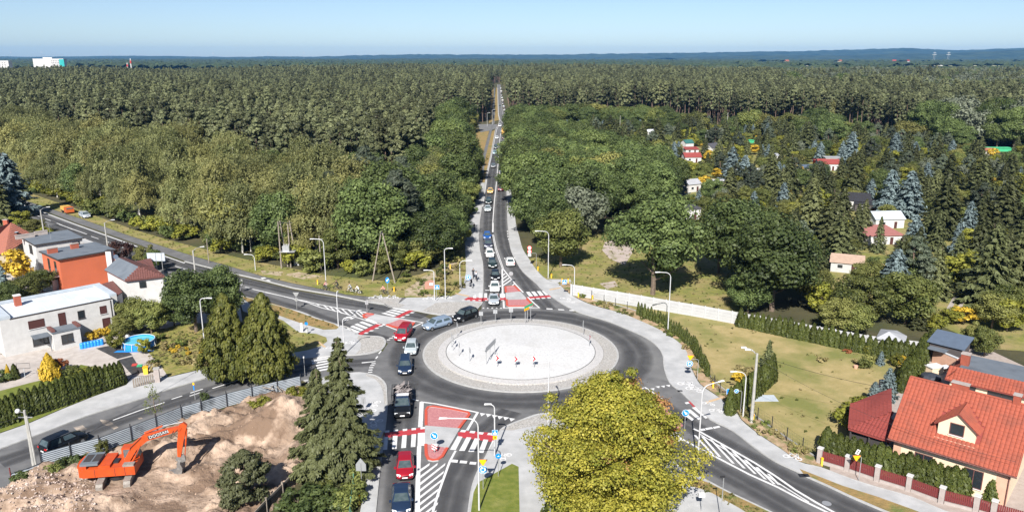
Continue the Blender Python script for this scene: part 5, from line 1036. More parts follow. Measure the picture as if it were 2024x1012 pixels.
# its low annex and porch canopy
def tolocal(e, w): return e.matrix_world.inverted() @ w
zr2 = 2.9; q0, q1, q2 = g(102,655.6,zr2), g(155.6,643.8,zr2), g(142,629,zr2)
ra = math.atan2(d.y, d.x); R2 = Matrix.Rotation(-ra, 3, 'Z'); L0 = R2 @ (q0-p0); L1 = R2 @ (q1-p0)
b = MB(); b.box(L0.x, L1.x, min(L0.y, -2.2), -.005, 0, zr2-.25); b.build('annex', M['h_white'], A)
b = MB(); b.box(L0.x-.1, L1.x+.1, min(L0.y, -2.2)-.1, -.008, zr2-.247, zr2); b.build('annex_roof', M['roof_felt'], A)
b = MB(); b.box(L0.x-.12, L0.x+.35, min(L0.y, -2.2)-.12, -.01, zr2+.002, zr2+.28); b.box(L1.x-.35, L1.x+.12, min(L0.y, -2.2)-.12, -.01, zr2+.002, zr2+.28); b.build('annex_parapet', M['tile_brown'], A)
window(A, 'f', L0.x+(L1.x-L0.x)*.28, L0.x+(L1.x-L0.x)*.72, .9, 2.2, off=min(L0.y, -2.2))
b = MB(); b.box(L0.x-2.2, L0.x-.14, -1.9, -.012, 2.3, 2.42); b.tube([(L0.x-.3,-1.8,0),(L0.x-.3,-1.8,2.3)], .05, 6); b.build('porch_canopy', M['roof_felt'], A)
# orange house
zr = 6.0; pL, pF, pR, pB = g(74.6,496.7,zr), g(113.6,513.5,zr), g(230,493,zr), g(198,477.4,zr)
d2 = (pR-pF).normalized(); nn = Vector((-d2.y, d2.x, 0)); dep2 = abs((pL-pF).dot(nn))
O_, LO, ro = flat_house('orange_house', pF, pR, dep2, zr, 'h_orange', 'roof_felt', 'orange rendered house with a dark flat roof and two brick chimneys', over=.35)
chimney(O_, LO*.12, dep2*.62, zr, zr+.9, 1.6, .55); chimney(O_, LO*.52, dep2*.70, zr, zr+.9, 1.3, .6)
for y0 in (.28, .62): window(O_, 'l', dep2*y0-.5, dep2*y0+.5, 3.1, 5.2, off=.35)
b = MB(); b.box(-2.2, .34, dep2*.15, dep2*.85, 2.6, 2.75); bl = b.build('balcony', M['white'], O_)
b = MB()
for i in range(15): yy = dep2*.15+i*dep2*.7/14; b.box(-2.2, -2.17, yy-.02, yy+.02, 2.75, 3.7)
for i in range(9): xx = -2.2+i*.3; b.box(xx-.02, xx+.02, dep2*.15, dep2*.15+.03, 2.75, 3.7)
b.box(-2.23, -2.14, dep2*.15, dep2*.85, 3.7, 3.76); b.box(-2.23, .3, dep2*.15-.02, dep2*.15+.06, 3.7, 3.76); b.build('railing', M['tile_brown'], bl)
# white house behind it
zr = 6.0; pF, pR, pL = g(66.8,484.6,zr), g(167,469.7,zr), g(31,468.4,zr); d2 = (pR-pF).normalized(); nn = Vector((-d2.y, d2.x, 0)); dep2 = abs((pL-pF).dot(nn))
Wb, LW, ro = flat_house('white_house', pF, pR, dep2, zr, 'h_white', 'roof_felt', 'white house with a dark flat roof and two long chimneys behind the orange house', over=.35)
chimney(Wb, LW*.05, dep2*.75, zr, zr+.7, 3.2, .5, 'slab', 'slab'); chimney(Wb, LW*.4, dep2*.85, zr, zr+.7, 2.2, .5, 'slab', 'slab'); window(Wb, 'f', LW*.75, LW*.90, 4.3, 5.4, off=.35); window(Wb, 'l', dep2*.3, dep2*.5, 3.6, 5.3, off=.35)
b = MB(); b.tube([(LW*.42,dep2*.3,zr),(LW*.42,dep2*.3,zr+3)], .03, 5); b.box(LW*.42-.5, LW*.42+.5, dep2*.3-.01, dep2*.3+.01, zr+2.5, zr+2.53); b.build('antenna', M['metal'], Wb)
# low outbuildings at the left edge
for pf, pr, dp, zr, wl, rf, lb in ((g(0,497,3),g(54,487.5,3),5,3,'h_white','r_grey','low white garage with a grey flat roof by the golden tree'),(g(13,484,3.4),g(49,477,3.4),5,3.4,'h_ochre','r_sheet','ochre outbuilding with a pale lean to roof')):
    e, L_, ro = flat_house('garage', pf, pr, dp, zr, wl, rf, lb, over=.2, cat='garage')
# hipped white house with the tall chimney
def poly_house(name, pts, apex, zw, wall, mats, faces, label):
    o = pts[0]; e = empty(name, (o.x, o.y, 0), 0, label, 'house'); c = sum(pts, Vector())/len(pts)
    loc = [(p-Vector((o.x, o.y, 0))) for p in pts]; ap = [(p-Vector((o.x, o.y, 0))) for p in apex]
    inn = [(o_+(c-p).normalized()*.45)-Vector((o.x, o.y, 0)) for o_, p in zip(pts, pts)]
    b = MB(); b.prism([(p.x, p.y) for p in inn], 0, zw-.12); b.build('wall', M[wall], e)
    b = MB(); V_ = [(p.x, p.y, zw) for p in loc]+[tuple(p) for p in ap]+[(p.x, p.y, zw-.18) for p in loc]; n = len(loc); k = n+len(ap)
    mi = []
    for f, m_ in faces: b.add(V_, [f], m_); 
    for i in range(n): b.add(V_, [(k+i, k+(i+1) % n, (i+1) % n, i)], 1)
    b.build('roof', [M[m_] for m_ in mats], e); return e
zr = 5.0; P4 = [g(206,533,zr), g(247,555,zr), g(327,553,zr-.6), g(300,527,zr), g(240,507,zr)]
P4[2].z = zr; ap = [g(274,527,6.5), g(234,509,6.3)]
Hh = poly_house('hipped_house', P4, ap, zr, 'h_white', ['roof_felt', 'tile_brown'], [((0,1,5,6),0), ((1,2,5),1), ((2,3,5),1), ((3,4,6,5),1), ((4,0,6),1)], 'white house with a brown tiled hip roof and a tall white chimney')
def tri_tiles(e, a, b_, c, m):
    """tiles on the triangle a-b (eave) and c (apex)"""
    U = (b_-a); Lu = U.length; U = U.normalized(); V = (c-a)-U*(c-a).dot(U); Lv = V.length; V = V.normalized(); cu = (c-a).dot(U)
    tiles(e, a, U, V, Lu, Lv, m, clip=lambda u, v: (u > cu*v/Lv) and (u < Lu-(Lu-cu)*v/Lv), tw=.34, th=.36)
Lp = [Vector((p.x-P4[0].x, p.y-P4[0].y, zr)) for p in P4]; La = [Vector((p.x-P4[0].x, p.y-P4[0].y, p.z)) for p in ap]
tri_tiles(Hh, Lp[1], Lp[2], La[0], 'tile_brown'); tri_tiles(Hh, Lp[2], Lp[3], La[0], 'tile_brown')
wd = (Lp[2]-Lp[1]).normalized(); mid = Lp[1].lerp(Lp[2], .42); nf = Vector((wd.y, -wd.x, 0))
b = MB(); c0 = mid-nf*.30
b.add([c0-wd*.5+Vector((0,0,-1.6)), c0+wd*.5+Vector((0,0,-1.6)), c0+wd*.5+Vector((0,0,-.5)), c0-wd*.5+Vector((0,0,-.5))], [(0,1,2,3)]); wo2 = b.build('window', M['trim_dark'], Hh)
c0 = c0+nf*.02; b = MB(); b.add([c0-wd*.42+Vector((0,0,-1.52)), c0+wd*.42+Vector((0,0,-1.52)), c0+wd*.42+Vector((0,0,-.58)), c0-wd*.42+Vector((0,0,-.58))], [(0,1,2,3)]); b.build('pane', M['glass'], wo2)
cp = g(208,575,0)-P4[0]; cz = 7.0; chimney(Hh, cp.x+1.0, cp.y+1.2, 0, cz, .95, .95, 'h_white', 'trim_dark')
b = MB(); b.disc((cp.x+2.1,cp.y+1.1,5.9), .45, 'y', .06, 14); b.build('satellite_dish', M['r_blue'], Hh)
# lean to with brown tiles between the white houses, and rear wing
pp = [g(201,561,3.6), g(226,588,3.2), g(242,577,3.2), g(223,555,3.6)]
e = empty('lean_to', (pp[1].x, pp[1].y, 0), 0, 'low entrance wing with a brown tiled lean to roof and brown door', 'annex'); o3 = Vector((pp[1].x, pp[1].y, 0)); lp = [p-o3 for p in pp]
b = MB(); b.prism([(p.x*.94, p.y*.94) for p in lp], 0, 3.1); b.build('wall', M['h_white'], e); b = MB(); b.add(lp+[p-Vector((0,0,.15)) for p in lp], [(0,1,2,3),(1,5,6,2),(0,4,5,1),(2,6,7,3)]); b.build('roof', M['tile_brown'], e)
dd = (lp[2]-lp[1]); dd.z = 0; dn = dd.normalized(); b = MB(); c0 = lp[1]*.94+dn*.5; c0.z = 0; nf = Vector((dn.y, -dn.x, 0))*.04; b.add([c0+nf, c0+dn*.95+nf, c0+dn*.95+nf+Vector((0,0,2.2)), c0+nf+Vector((0,0,2.2))], [(0,1,2,3)]); b.build('door', M['shutter'], e)
zr = 3.6; pp = [g(262,512+6,zr), g(285,536,zr-.4), g(307,533,zr-.4), g(298,510,zr)]; pp[1].z = pp[2].z = 3.2
o3 = Vector((pp[1].x, pp[1].y, 0)); e = empty('rear_wing', o3, 0, 'brown tiled wing behind the hipped white house', 'annex'); lp = [p-o3 for p in pp]
b = MB(); b.prism([(p.x, p.y) for p in lp], 0, 3.1); b.build('wall', M['h_white'], e); b = MB(); b.add(lp, [(0,1,2,3)]); b.build('roof', M['tile_brown'], e); U = (lp[2]-lp[1]); V = lp[0]-lp[1]; tiles(e, lp[1]+Vector((0,0,.02)), U, V, U.length, V.length, 'tile_brown')
# red tiled house at the far left
P5 = [g(-45,505,4.2), g(10,500,4.2), g(68,466,4.2), g(20,452,4.2), g(-45,470,4.2)]; ap = [g(22,440,7.4), g(-45,466,7.4)]
H5 = poly_house('red_tiled_house', P5, ap, 4.2, 'h_cream', ['tile_old', 'tile_old'], [((0,1,5,6),0), ((1,2,5),0), ((2,3,5),1), ((3,4,6,5),1), ((4,0,6),1)], 'house with an old red tiled hip roof and a roof light at the left edge')
tri_tiles(H5, Vector((P5[1].x-P5[0].x, P5[1].y-P5[0].y, 4.22)), Vector((P5[2].x-P5[0].x, P5[2].y-P5[0].y, 4.22)), ap[0]-Vector((P5[0].x, P5[0].y, -.02)), 'tile_old')
f_ = ((P5[1]+P5[2])/2).lerp(ap[0], .5)-Vector((P5[0].x, P5[0].y, -.12)); b = MB(); b.box(f_.x-.5, f_.x+.5, f_.y-.5, f_.y+.5, f_.z, f_.z+.08); rl = b.build('roof_light', M['trim_dark'], H5); b = MB(); b.box(f_.x-.4, f_.x+.4, f_.y-.4, f_.y+.4, f_.z+.083, f_.z+.10); b.build('pane', M['r_sheet'], rl)
a5 = ap[0]-Vector((P5[0].x, P5[0].y, 0)); chimney(H5, a5.x-1.2, a5.y+.2, 6.2, 7.9, .9, .5)
# terrace with railing behind the white flat house
tp0, tp1 = g(106,577,.0), g(196,545,.0); e, L_ = house('terrace', tp0, tp1, 'paved roof terrace with glass railing beside the orange house', 'terrace'); b = MB(); b.box(0, L_, 0, 4.5, 0, 2.0); b.build('base', M['h_white'], e); b = MB(); b.sheet([(.1,.1),(L_-.1,.1),(L_-.1,4.4),(.1,4.4)], 2.01); b.build('deck', M['slab'], e); b = MB(); b.box(0, L_, 0, .04, 2.9, 2.95)
for i in range(9): b.box(i*L_/8-.02, i*L_/8+.02, 0, .04, 2.012, 2.9)
b.build('railing', M['tile_brown'], e)
# ---- right hand house
zr = 3.5; A0, B0 = g(1756,866,zr), g(2008,942,zr); HR, LH = house('red_roofed_house', A0, B0, 'cream house with a bright red tiled gable roof and a dormer')
RZ = 8.3; HD = 5.35; sl_ = Vector((0, HD, RZ-zr)); SLn = sl_.length
b = MB(); x0, x1, y0, y1 = .45, LH-.45, .5, 2*HD-.5; zt = zr+.5*(RZ-zr)/HD-.12; zp = RZ-.14
b.add([(x0,y0,0),(x1,y0,0),(x1,y1,0),(x0,y1,0),(x0,y0,zt),(x1,y0,zt),(x1,y1,zt),(x0,y1,zt),(x0,HD,zp),(x1,HD,zp)], [(0,1,5,4),(2,3,7,6),(1,2,6,9,5),(3,0,4,8,7)]); b.build('wall', M['h_pale'], HR)
for c0_, c1_ in ((x1-1.0, x1+.03), (x0-.003, x0+.7)): b = MB(); b.box(c0_, c1_, y0-.03, y0-.003, 0, zt-.05); b.build('corner_band', M['h_salmon'], HR)
b = MB(); b.add([(0,0,zr),(LH,0,zr),(LH,HD,RZ),(0,HD,RZ),(LH,2*HD,zr),(0,2*HD,zr)]+[(0,0,zr-.12),(LH,0,zr-.12),(LH,HD,RZ-.12),(0,HD,RZ-.12),(LH,2*HD,zr-.12),(0,2*HD,zr-.12)], [(0,1,2,3),(3,2,4,5),(6,7,1,0),(6,0,3,9),(9,3,5,11),(1,7,8,2),(2,8,10,4),(10,11,5,4),(9,8,7,6),(11,10,8,9)]); rf = b.build('roof', M['tile_red2'], HR)
DX0, DX1, DY = 3.85, 7.05, 1.45; DZ0 = zr+DY*(RZ-zr)/HD; DZW = DZ0+1.35; DPK = DZW+1.35; DC = (DX0+DX1)/2
def dclip(u, v):
    y = v*HD/SLn; z = zr+v*(RZ-zr)/SLn
    if y < DY or z > DPK: return True
    half = (DX1-DX0)/2+.25; half = half if z < DZW else half*(DPK-z)/(DPK-DZW)
    return abs(u-DC) > half
tiles(rf, (0,0,zr+.005), (1,0,0), sl_, LH, SLn, 'tile_red', clip=dclip); tiles(rf, (LH,2*HD,zr+.005), (-1,0,0), (0,-HD,RZ-zr), LH, SLn, 'tile_red')
b = MB(); b.tube([(0,HD,RZ+.06),(LH,HD,RZ+.06)], .12, 8); b.tube([(.0,0,zr+.05),(.0,HD,RZ+.05)], .09, 6); b.tube([(LH,0,zr+.05),(LH,HD,RZ+.05)], .09, 6); b.build('ridge_tiles', M['tile_red'], rf)
b = MB(); b.tube([(-.1,-.1,zr-.05),(LH+.1,-.1,zr-.05)], .08, 6); b.tube([(LH-.5,-.05,zr-.1),(LH-.5,.4,zr-.5),(LH-.5,.4,.1)], .05, 6); b.build('gutter', M['tile_brown'], HR)
for a0, a1 in ((2.4,4.0),(6.7,8.3)): window(HR, 'f', a0, a1, .9, 2.75, off=y0, fm='tile_brown')
dm = MB(); yb = lambda z: (z-zr)*HD/(RZ-zr)
dm.add([(DX0,DY,DZ0-.1),(DX1,DY,DZ0-.1),(DX1,DY,DZW),(DC,DY,DPK-.1),(DX0,DY,DZW),(DX0,yb(DZW),DZW),(DX1,yb(DZW),DZW)], [(0,1,2,3,4),(0,4,5),(1,6,2)]); dmo = dm.build('dormer', M['h_pale'], HR)
b = MB(); ov = .3; yP = yb(DPK)
for s_ in (-1, 1):
    xe = DC+s_*((DX1-DX0)/2+ov); ze = DZW-ov*.85; b.add([(xe,DY-.3,ze),(DC,DY-.3,DPK),(DC,yP,DPK),(xe,yb(ze),ze),(xe,DY-.3,ze-.08),(DC,DY-.3,DPK-.1)], [(0,1,2,3),(4,5,1,0)])
dr = b.build('dormer_roof', M['tile_red2'], dmo)
for s_ in (-1, 1):
    xe = DC+s_*((DX1-DX0)/2+ov); ze = DZW-ov*.85; Vv = Vector((DC-xe, 0, DPK-ze)); Lv = Vv.length; ya, yz_ = yb(ze)-DY+.3, yP-DY+.3
    tiles(dr, (xe,DY-.3,ze+.005), (0,1,0), Vv, yz_, Lv, 'tile_red', clip=lambda u, v: u < ya+(yz_-ya)*v/Lv)
window(HR, 'f', DC-.62, DC+.62, DZ0+.35, DZ0+1.55, off=DY, fm='tile_brown')
b = MB(); b.box(DX0-.15, DX1+.15, DY-.35, DY-.02, DZ0-.32, DZ0-.2); b.build('flashing', M['h_salmon'], dmo)
chimney(HR, 4.5, HD+.15, RZ-.3, RZ+.55, 1.5, .55, 'tile_red', 'slab'); chimney(HR, LH*.86, HD+.1, RZ-.3, RZ+.8, .6, .6, 'tile_red', 'slab')
# red hip roofed annex (carport) left of it
zr3 = 2.9; C1, C2, C3 = g(1677,846,zr3), g(1760,872,zr3), g(1762,768,4.6); C4 = C1+(C3-C2).normalized()*6.5; C4.z = zr3; C3b = Vector((C3.x, C3.y, 4.7)); C0 = Vector((C1.x, C1.y, 0))
AX = empty('carport', C0, 0, 'dark carport with a dull red hipped tile roof', 'carport'); lp = [p-C0 for p in (C1, C2, C3b, C4)]; mid_ = (lp[0]+lp[1])/2; hipz = lp[1].lerp(lp[2], .42)+Vector((0,0,1.0)); hipz = (C3b.lerp(C2, .55)-C0); hipz.z = 4.5
b = MB(); b.add([lp[0], lp[1], hipz, lp[2], lp[3]]+[p-Vector((0,0,.2)) for p in (lp[0], lp[1], lp[3])], [(0,1,2),(0,2,3,4),(0,5,6,1),(4,7,5,0)]); b.build('roof', M['tile_red2'], AX); tri_tiles(AX, lp[0]+Vector((0,0,.02)), lp[1]+Vector((0,0,.02)), hipz+Vector((0,0,.02)), 'tile_red2')
U = (lp[0]-lp[4 % 4] if False else lp[0]-lp[3]); V = hipz-lp[0]; V = V-U.normalized()*V.dot(U.normalized()); tiles(AX, lp[3]+Vector((0,0,.02)), U, V, U.length, V.length, 'tile_red2', clip=lambda u, v, L=U.length, Lv=V.length: u < L-v*.55)
b = MB(); b.prism([(p.x, p.y) for p in (lp[0].lerp(mid_, .1)+Vector((.3,.6,0)), lp[1]+Vector((-.3,.8,0)), lp[2], lp[3]+Vector((.6,-.3,0)))], 0, 2.7); b.build('wall', M['trim_dark'], AX)
for q in (.05, .5, .95): pq = lp[0].lerp(lp[1], q)+Vector((.15,.25,0)); b = MB(); b.box(pq.x-.08, pq.x+.08, pq.y-.08, pq.y+.08, 0, 2.72); b.build('post', M['trim_dark'], AX)
# garage block behind: tiled front slope and flat felt roof
zr = 3.0; G0, G1 = g(1867.5,748.7,zr), g(2024,785.5,zr); GE, LG = house('garage_block', G0, G1, 'long low block behind the house with red tiled front slope and dark flat roof', 'garage'); LG += 6
b = MB(); b.box(.5, LG, .5, 8.5, 0, 3.35); b.build('wall', M['h_pale'], GE)
b = MB(); b.add([(0,0,3),(LG,0,3),(LG,1.9,4.1),(0,1.9,4.1),(0,0,2.88),(LG,0,2.88)], [(0,1,2,3),(4,5,1,0)]); r_ = b.build('roof', M['tile_red2'], GE); tiles(r_, (0,0,3.01), (1,0,0), (0,1.9,1.1), LG, math.hypot(1.9,1.1), 'tile_red')
b = MB(); b.add([(.9,1.95,3.9),(LG,1.95,3.9),(LG,8.8,3.6),(.9,8.8,3.6)], [(0,1,2,3)]); b.build('flat_roof', M['roof_felt'], GE)
b = MB(); b.add([(0,0,3),(0,9,3),(.9,8.8,4.0),(.9,1.9,4.08)], [(0,3,2,1)]); s2 = b.build('roof', M['tile_red2'], GE); tiles(s2, (0,9,3.01), (0,-1,0), (.9,0,1.0), 8.8, 1.34, 'tile_red')
chimney(GE, 1.2, 4.2, 3.4, 5.2, .9, .9, 'tile_red', 'slab')
for a0, a1 in ((1.6,3.2),(4.4,7.2),(8.4,11.2),(12.4,15)): window(GE, 'f', a0, a1, 2.0, 2.8, off=.5, fm='trim_dark')
# slate blue shed with salmon wall
zr = 3.2; S0, S1, S2 = g(1832.3,673.6,zr-.3), g(1906.8,691.6,zr-.3), g(1846.4,648.4,zr+.5); SE_, LS = house('garden_shed', S0, S1, 'garden shed with a slate blue roof behind the clipped hedge', 'shed')
sd = Matrix.Rotation(-SE_.rotation_euler.z, 3, 'Z') @ (S2-S0)
b = MB(); b.box(.3, LS-.3, .3, abs(sd.y)-.3, 0, 2.7); b.build('wall', M['h_dark'], SE_); b = MB(); b.add([(0,0,2.9),(LS,0,2.9),(LS,abs(sd.y),3.7),(0,abs(sd.y),3.7),(0,0,2.78),(LS,0,2.78),(LS,abs(sd.y),3.58),(0,abs(sd.y),3.58)], [(0,1,2,3),(4,5,1,0),(5,6,2,1),(3,7,4,0)]); b.build('roof', M['r_blue'], SE_)
b = MB(); b.box(LS*.5, LS*.62, 2.2, 2.8, 3.22, 3.36); b.build('roof_light', M['black'], SE_); b = MB(); b.box(.5, LS*.6, -1.4, -.05, 2.3, 2.4); b.build('awning', M['roof_felt'], SE_)
e, L_ = house('salmon_wall', g(1841,717), g(1887,737), 'salmon rendered garden wall in front of the slate blue shed', 'wall'); b = MB(); b.box(0, L_, 0, .25, 0, 2.0); b.build('panel', M['h_salmon'], e); b = MB(); b.box(-.05, L_+.05, -.05, .3, 2.003, 2.1); b.build('coping', M['r_white'], e)
e, L_ = house('lattice_fence', g(1887,737), g(1908,722), 'dark red lattice fence right of the salmon wall', 'fence')
for i in range(12): b = MB(); b.box(i*L_/12, i*L_/12+.12, 0, .04, .1, 1.9); b.build('slat', M['tile_red2'], e)
# grey pavilion behind the thujas
Pp = [g(1731,668,2.4), g(1790,676,2.4), g(1793,664,2.4), g(1773,653,2.4), g(1741,650,2.4)]; poly_house('pavilion', Pp, [g(1757,655,3.3)], 2.4, 'h_grey', ['r_grey', 'r_grey'], [((0,1,5),0), ((1,2,5),0), ((2,3,5),0), ((3,4,5),0), ((4,0,5),1)], 'garden pavilion with a grey roof behind the thuja row')
# allotment huts
for (px, py, w_, d_, h_, rz, wl, rf, kd, lb) in HUTS:
    p = g(px, py); e = empty('allotment_hut', p, rz, lb, 'hut'); w2 = w_/2; e.scale = (.8,.8,.82)
    b = MB(); b.box(-w2, w2, 0, d_, 0, h_); b.build('wall', M[wl], e)
    b = MB(); o = .35
    if kd == 'flat': b.box(-w2-o, w2+o, -o, d_+o, h_+.003, h_+.22)
    elif kd == 'mono': b.add([(-w2-o,-o,h_+.02),(w2+o,-o,h_+.02),(w2+o,d_+o,h_+.9),(-w2-o,d_+o,h_+.9),(-w2-o,-o,h_-.1),(w2+o,-o,h_-.1)], [(0,1,2,3),(4,5,1,0)])
    else:
        hh = h_+d_*.32; b.add([(-w2-o,-o,h_-.05),(w2+o,-o,h_-.05),(w2+o,d_/2,hh),(-w2-o,d_/2,hh),(w2+o,d_+o,h_-.05),(-w2-o,d_+o,h_-.05)], [(0,1,2,3),(3,2,4,5)])
        for sx in (-w2, w2): c = MB(); c.add([(sx,0,h_),(sx,d_,h_),(sx,d_/2,hh-.15)], [(0,1,2)]); c.build('gable', M[wl], e)
    b.build('roof', M[rf], e)
    if w_ > 4 and wl != 'h_green':
        window(e, 'f', -w2*.6, -w2*.6+1.3, 1.0, 2.0, fm='white'); b = MB(); b.box(w2*.3, w2*.3+.9, -.05, -.003, 0, 2.0); b.build('door', M['shutter'], e)
# ---- apartment towers and masts beyond the pines
def tower(px0, px1, ytop, D, label, teal=False):
    zt = CAM_H+(112-ytop)/FPX*D*1.03; x0 = (px0-1012)/FPX*D*.985; x1 = (px1-1012)/FPX*D*.985; e = empty('apartment_block', (x0, D, 0), .12, label, 'building'); Wd = x1-x0
    b = MB(); b.box(0, Wd, 0, 14, 0, zt); b.build('wall', M['h_white'], e); b = MB(); b.box(-.3, Wd+.3, -.3, 14.3, zt+.003, zt+.8); b.box(Wd*.3, Wd*.6, 4, 10, zt+.8, zt+3.2); b.build('roof', M['r_white'], e)
    nf = int(zt/3)
    for j in range(1, nf):
        for i in range(5): b = MB(); xx = Wd*(.50+i*.09) if not teal else Wd*(.60+i*.055); b.box(xx, xx+1.8, -.06, -.003, j*3+.9, j*3+2.3); b.build('window', M['r_dark'], e)
    for i in range(3): b = MB(); b.box(Wd*.1, Wd*.42, -.05, -.003, zt*.35+i*zt*.2, zt*.35+i*zt*.2+.5); b.build('band', M['h_grey'], e)
    if teal: b = MB(); b.box(Wd*.86, Wd*1.02, -.8, -.1, 8, zt-.5); b.build('scaffold_net', M['r_teal'], e)
M['r_teal'] = mat('teal_netting', (.02,.28,.27), (.03,.34,.33), .3)
tower(80, 136, 117, 1500, 'distant white apartment block with teal scaffold netting', True); tower(-25, 28, 120.5, 1450, 'distant white apartment block at the left frame edge')
for px, yt, D, lb in ((281,116,1500,'distant red and white mast above the pines'),(274,124,1500,'short distant chimney beside the mast')):
    x = (px-1012)/FPX*D; zt = CAM_H+(112-yt)/FPX*D; e = empty('mast', (x, D, 0), 0, lb, 'mast'); b = MB(); b.tube([(0,0,0),(0,0,zt)], [1.4,.9], 6); b.build('shaft', M['h_white'], e); b = MB(); b.tube([(0,0,zt*.75),(0,0,zt*.9)], 1.5, 6); b.build('band', M['h_red'], e)
for i, (px, h) in enumerate(((54,60),(113,60),(245,55),(440,50),(545,52),(614,52),(1820,45),(1847,45))):
    D = 8500 if px < 1000 else 3800; x = (px-1012)/FPX*D; b = MB()
    for s_ in (-1, 1): b.tube([(s_*6,0,0),(s_*1,0,h*1.35)], .5, 4)
    b.box(-10, 10, -.5, .5, h*1.05, h*1.1); b.box(-7, 7, -.5, .5, h*1.25, h*1.29); b.build('pylon', M['metal'], loc=(x, D, 0 if D < 5000 else 15), label='distant power pylon on the far plain', cat='pylon', group='distant power pylons')
vil = [(1068,3300),(1075,3400),(1120,3300),(1150,3350),(1205,3500)]+[(1540+i*9.3, 2900+(i*577) % 900) for i in range(36)]+[(1900+i*11, 3500) for i in range(9)]
for i, (px, D) in enumerate(vil):
    x = (px-1012)/FPX*D; e = empty('village_house', (x, D, 0), random.uniform(-.6, .6), 'small distant house in the village at the foot of the hills', 'house', 'distant village houses'); s_ = random.uniform(10, 18)
    b = MB(); b.box(-s_/2, s_/2, 0, 9, 0, 6+17*(D < 3000 and 1)); b.build('wall', M[random.choice(['h_white','h_cream','h_white'])], e); h0 = 6+17*(D < 3000 and 1); b = MB(); b.add([(-s_/2-1,-1,h0),(s_/2+1,-1,h0),(s_/2+1,4.5,h0+5),(-s_/2-1,4.5,h0+5),(s_/2+1,10,h0),(-s_/2-1,10,h0)], [(0,1,2,3),(3,2,4,5)]); b.build('roof', M[random.choice(['r_rust','r_red','r_grey'])], e)
# ------------------------------------------------------------------ walls and fences
wb = [(1128,584),(1175,592),(1230,601),(1281,610),(1331,619),(1380,627.4),(1455,641.5),(1560,661),(1720,691),(1812,702)]
P = list(along(gl(wb), 1)); WL = gl(wb); tot = sum((b_-a).length for a, b_ in zip(WL[:-1], WL[1:])); nP = int(tot/2.1)
pts = []; 
def at_len(P, t):
    acc = 0
    for a, c in zip(P[:-1], P[1:]):
        l = (c-a).length
        if acc+l >= t: return a.lerp(c, (t-acc)/l)
        acc += l
    return P[-1]
WE = empty('concrete_wall', WL[0], 0, 'long white concrete panel wall between lawn and meadow', 'wall')
panel_me = MB(); 
for k in range(4): panel_me.box(0, 1, -.03-.006*(k % 2), .03, k*.5+.012, k*.5+.49)
pm_ = None
for i in range(nP):
    a, c = at_len(WL, i*tot/nP)-WL[0], at_len(WL, (i+1)*tot/nP)-WL[0]; dd = c-a
    if pm_ is None: o = panel_me.build('panel', M['wall_grey'], WE); pm_ = o.data
    else: o = put('panel', pm_, WE)
    o.location = a; o.rotation_euler = (0, 0, math.atan2(dd.y, dd.x)); o.scale = (dd.length, 1, 1.02)
    b = MB(); b.box(-.07, .07, -.07, .07, 0, 2.12); b.build('post', M['wall_grey'], WE, loc=a)
# green wire fence: dark posts, thin rails
fp = gl([(1169,592.4),(1193.5,601.4),(1216,608),(1239.4,615),(1263,622),(1288,634),(1312,643),(1335,655),(1356,668),(1373,685),(1384,703),(1392,722),(1402,744),(1411.5,765.5),(1422.7,777.6),(1445,794),(1470,812),(1497,831.4),(1525,849),(1554.5,871.7),(1585.4,893),(1612,906)])
FE = empty('wire_fence', fp[0], 0, 'dark green wire fence along the meadow and pavement border', 'fence')
pme = None
for q in fp:
    if pme is None: b = MB(); b.box(-.04, .04, -.04, .04, 0, 1.65); pme = b.build('post', M['darkmetal'], FE, loc=q-fp[0]).data
    else: put('post', pme, FE, loc=q-fp[0])
M['wire'] = mat('green_wire', (.05,.07,.05), rough=.6)
b = MB()
for a, c in zip(fp[:-1], fp[1:]):
    a = a-fp[0]; c = c-fp[0]
    for z in (.15,.5,.85,1.2,1.55): b.tube([a+Vector((0,0,z)), c+Vector((0,0,z))], .008, 3)
    n_ = int((c-a).length/.25)
    for i in range(n_): q = a.lerp(c, i/n_); b.tube([q+Vector((0,0,.1)), q+Vector((0,0,1.55))], .006, 3)
b.build('wire_mesh', M['wire'], FE, kind='stuff')
# front fence of the red roofed house: pale posts and dark red boards
bp = gl([(1619,914.7),(1673.7,931),(1732.5,951.5),(1794.8,970.6),(1859.5,994.6),(1928,1012),(1962,1022),(2060,1050)])
BF = empty('board_fence', bp[0], 0, 'dark red board fence with pale stone posts before the front hedge', 'fence')
for i, q in enumerate(bp[:-1]):
    b = MB(); b.box(-.22, .22, -.22, .22, 0, 1.65); ps = b.build('post', M['slab'], BF, loc=q-bp[0], rz=-.73); b = MB(); b.box(-.27, .27, -.27, .27, 1.653, 1.75); b.build('cap', M['h_white'], ps)
    dd = bp[i+1]-q; L_ = dd.length-.5; rz = math.atan2(dd.y, dd.x); u = dd.normalized(); o0 = q-bp[0]+u*.25
    b = MB(); b.box(0, L_, -.12, .12, 0, .35); b.build('plinth', M['slab'], BF, loc=o0, rz=rz)
    nb_ = max(3, int(L_/.16))
    for k in range(nb_):
        if k == 0: b = MB(); b.box(0, L_/nb_-.025, -.02, .02, .40, 1.42); bm_ = b.build('board', M['shutter'], BF, loc=o0, rz=rz).data
        else: put('board', bm_, BF, loc=o0+u*(k*L_/nb_), rot=(0, 0, rz))
hmat('shutter_red', (.16,.03,.03), (.12,.025,.025), sc=6)
for o in BF.children:
    if o.name.startswith('board'): o.data.materials[0] = M['shutter_red']
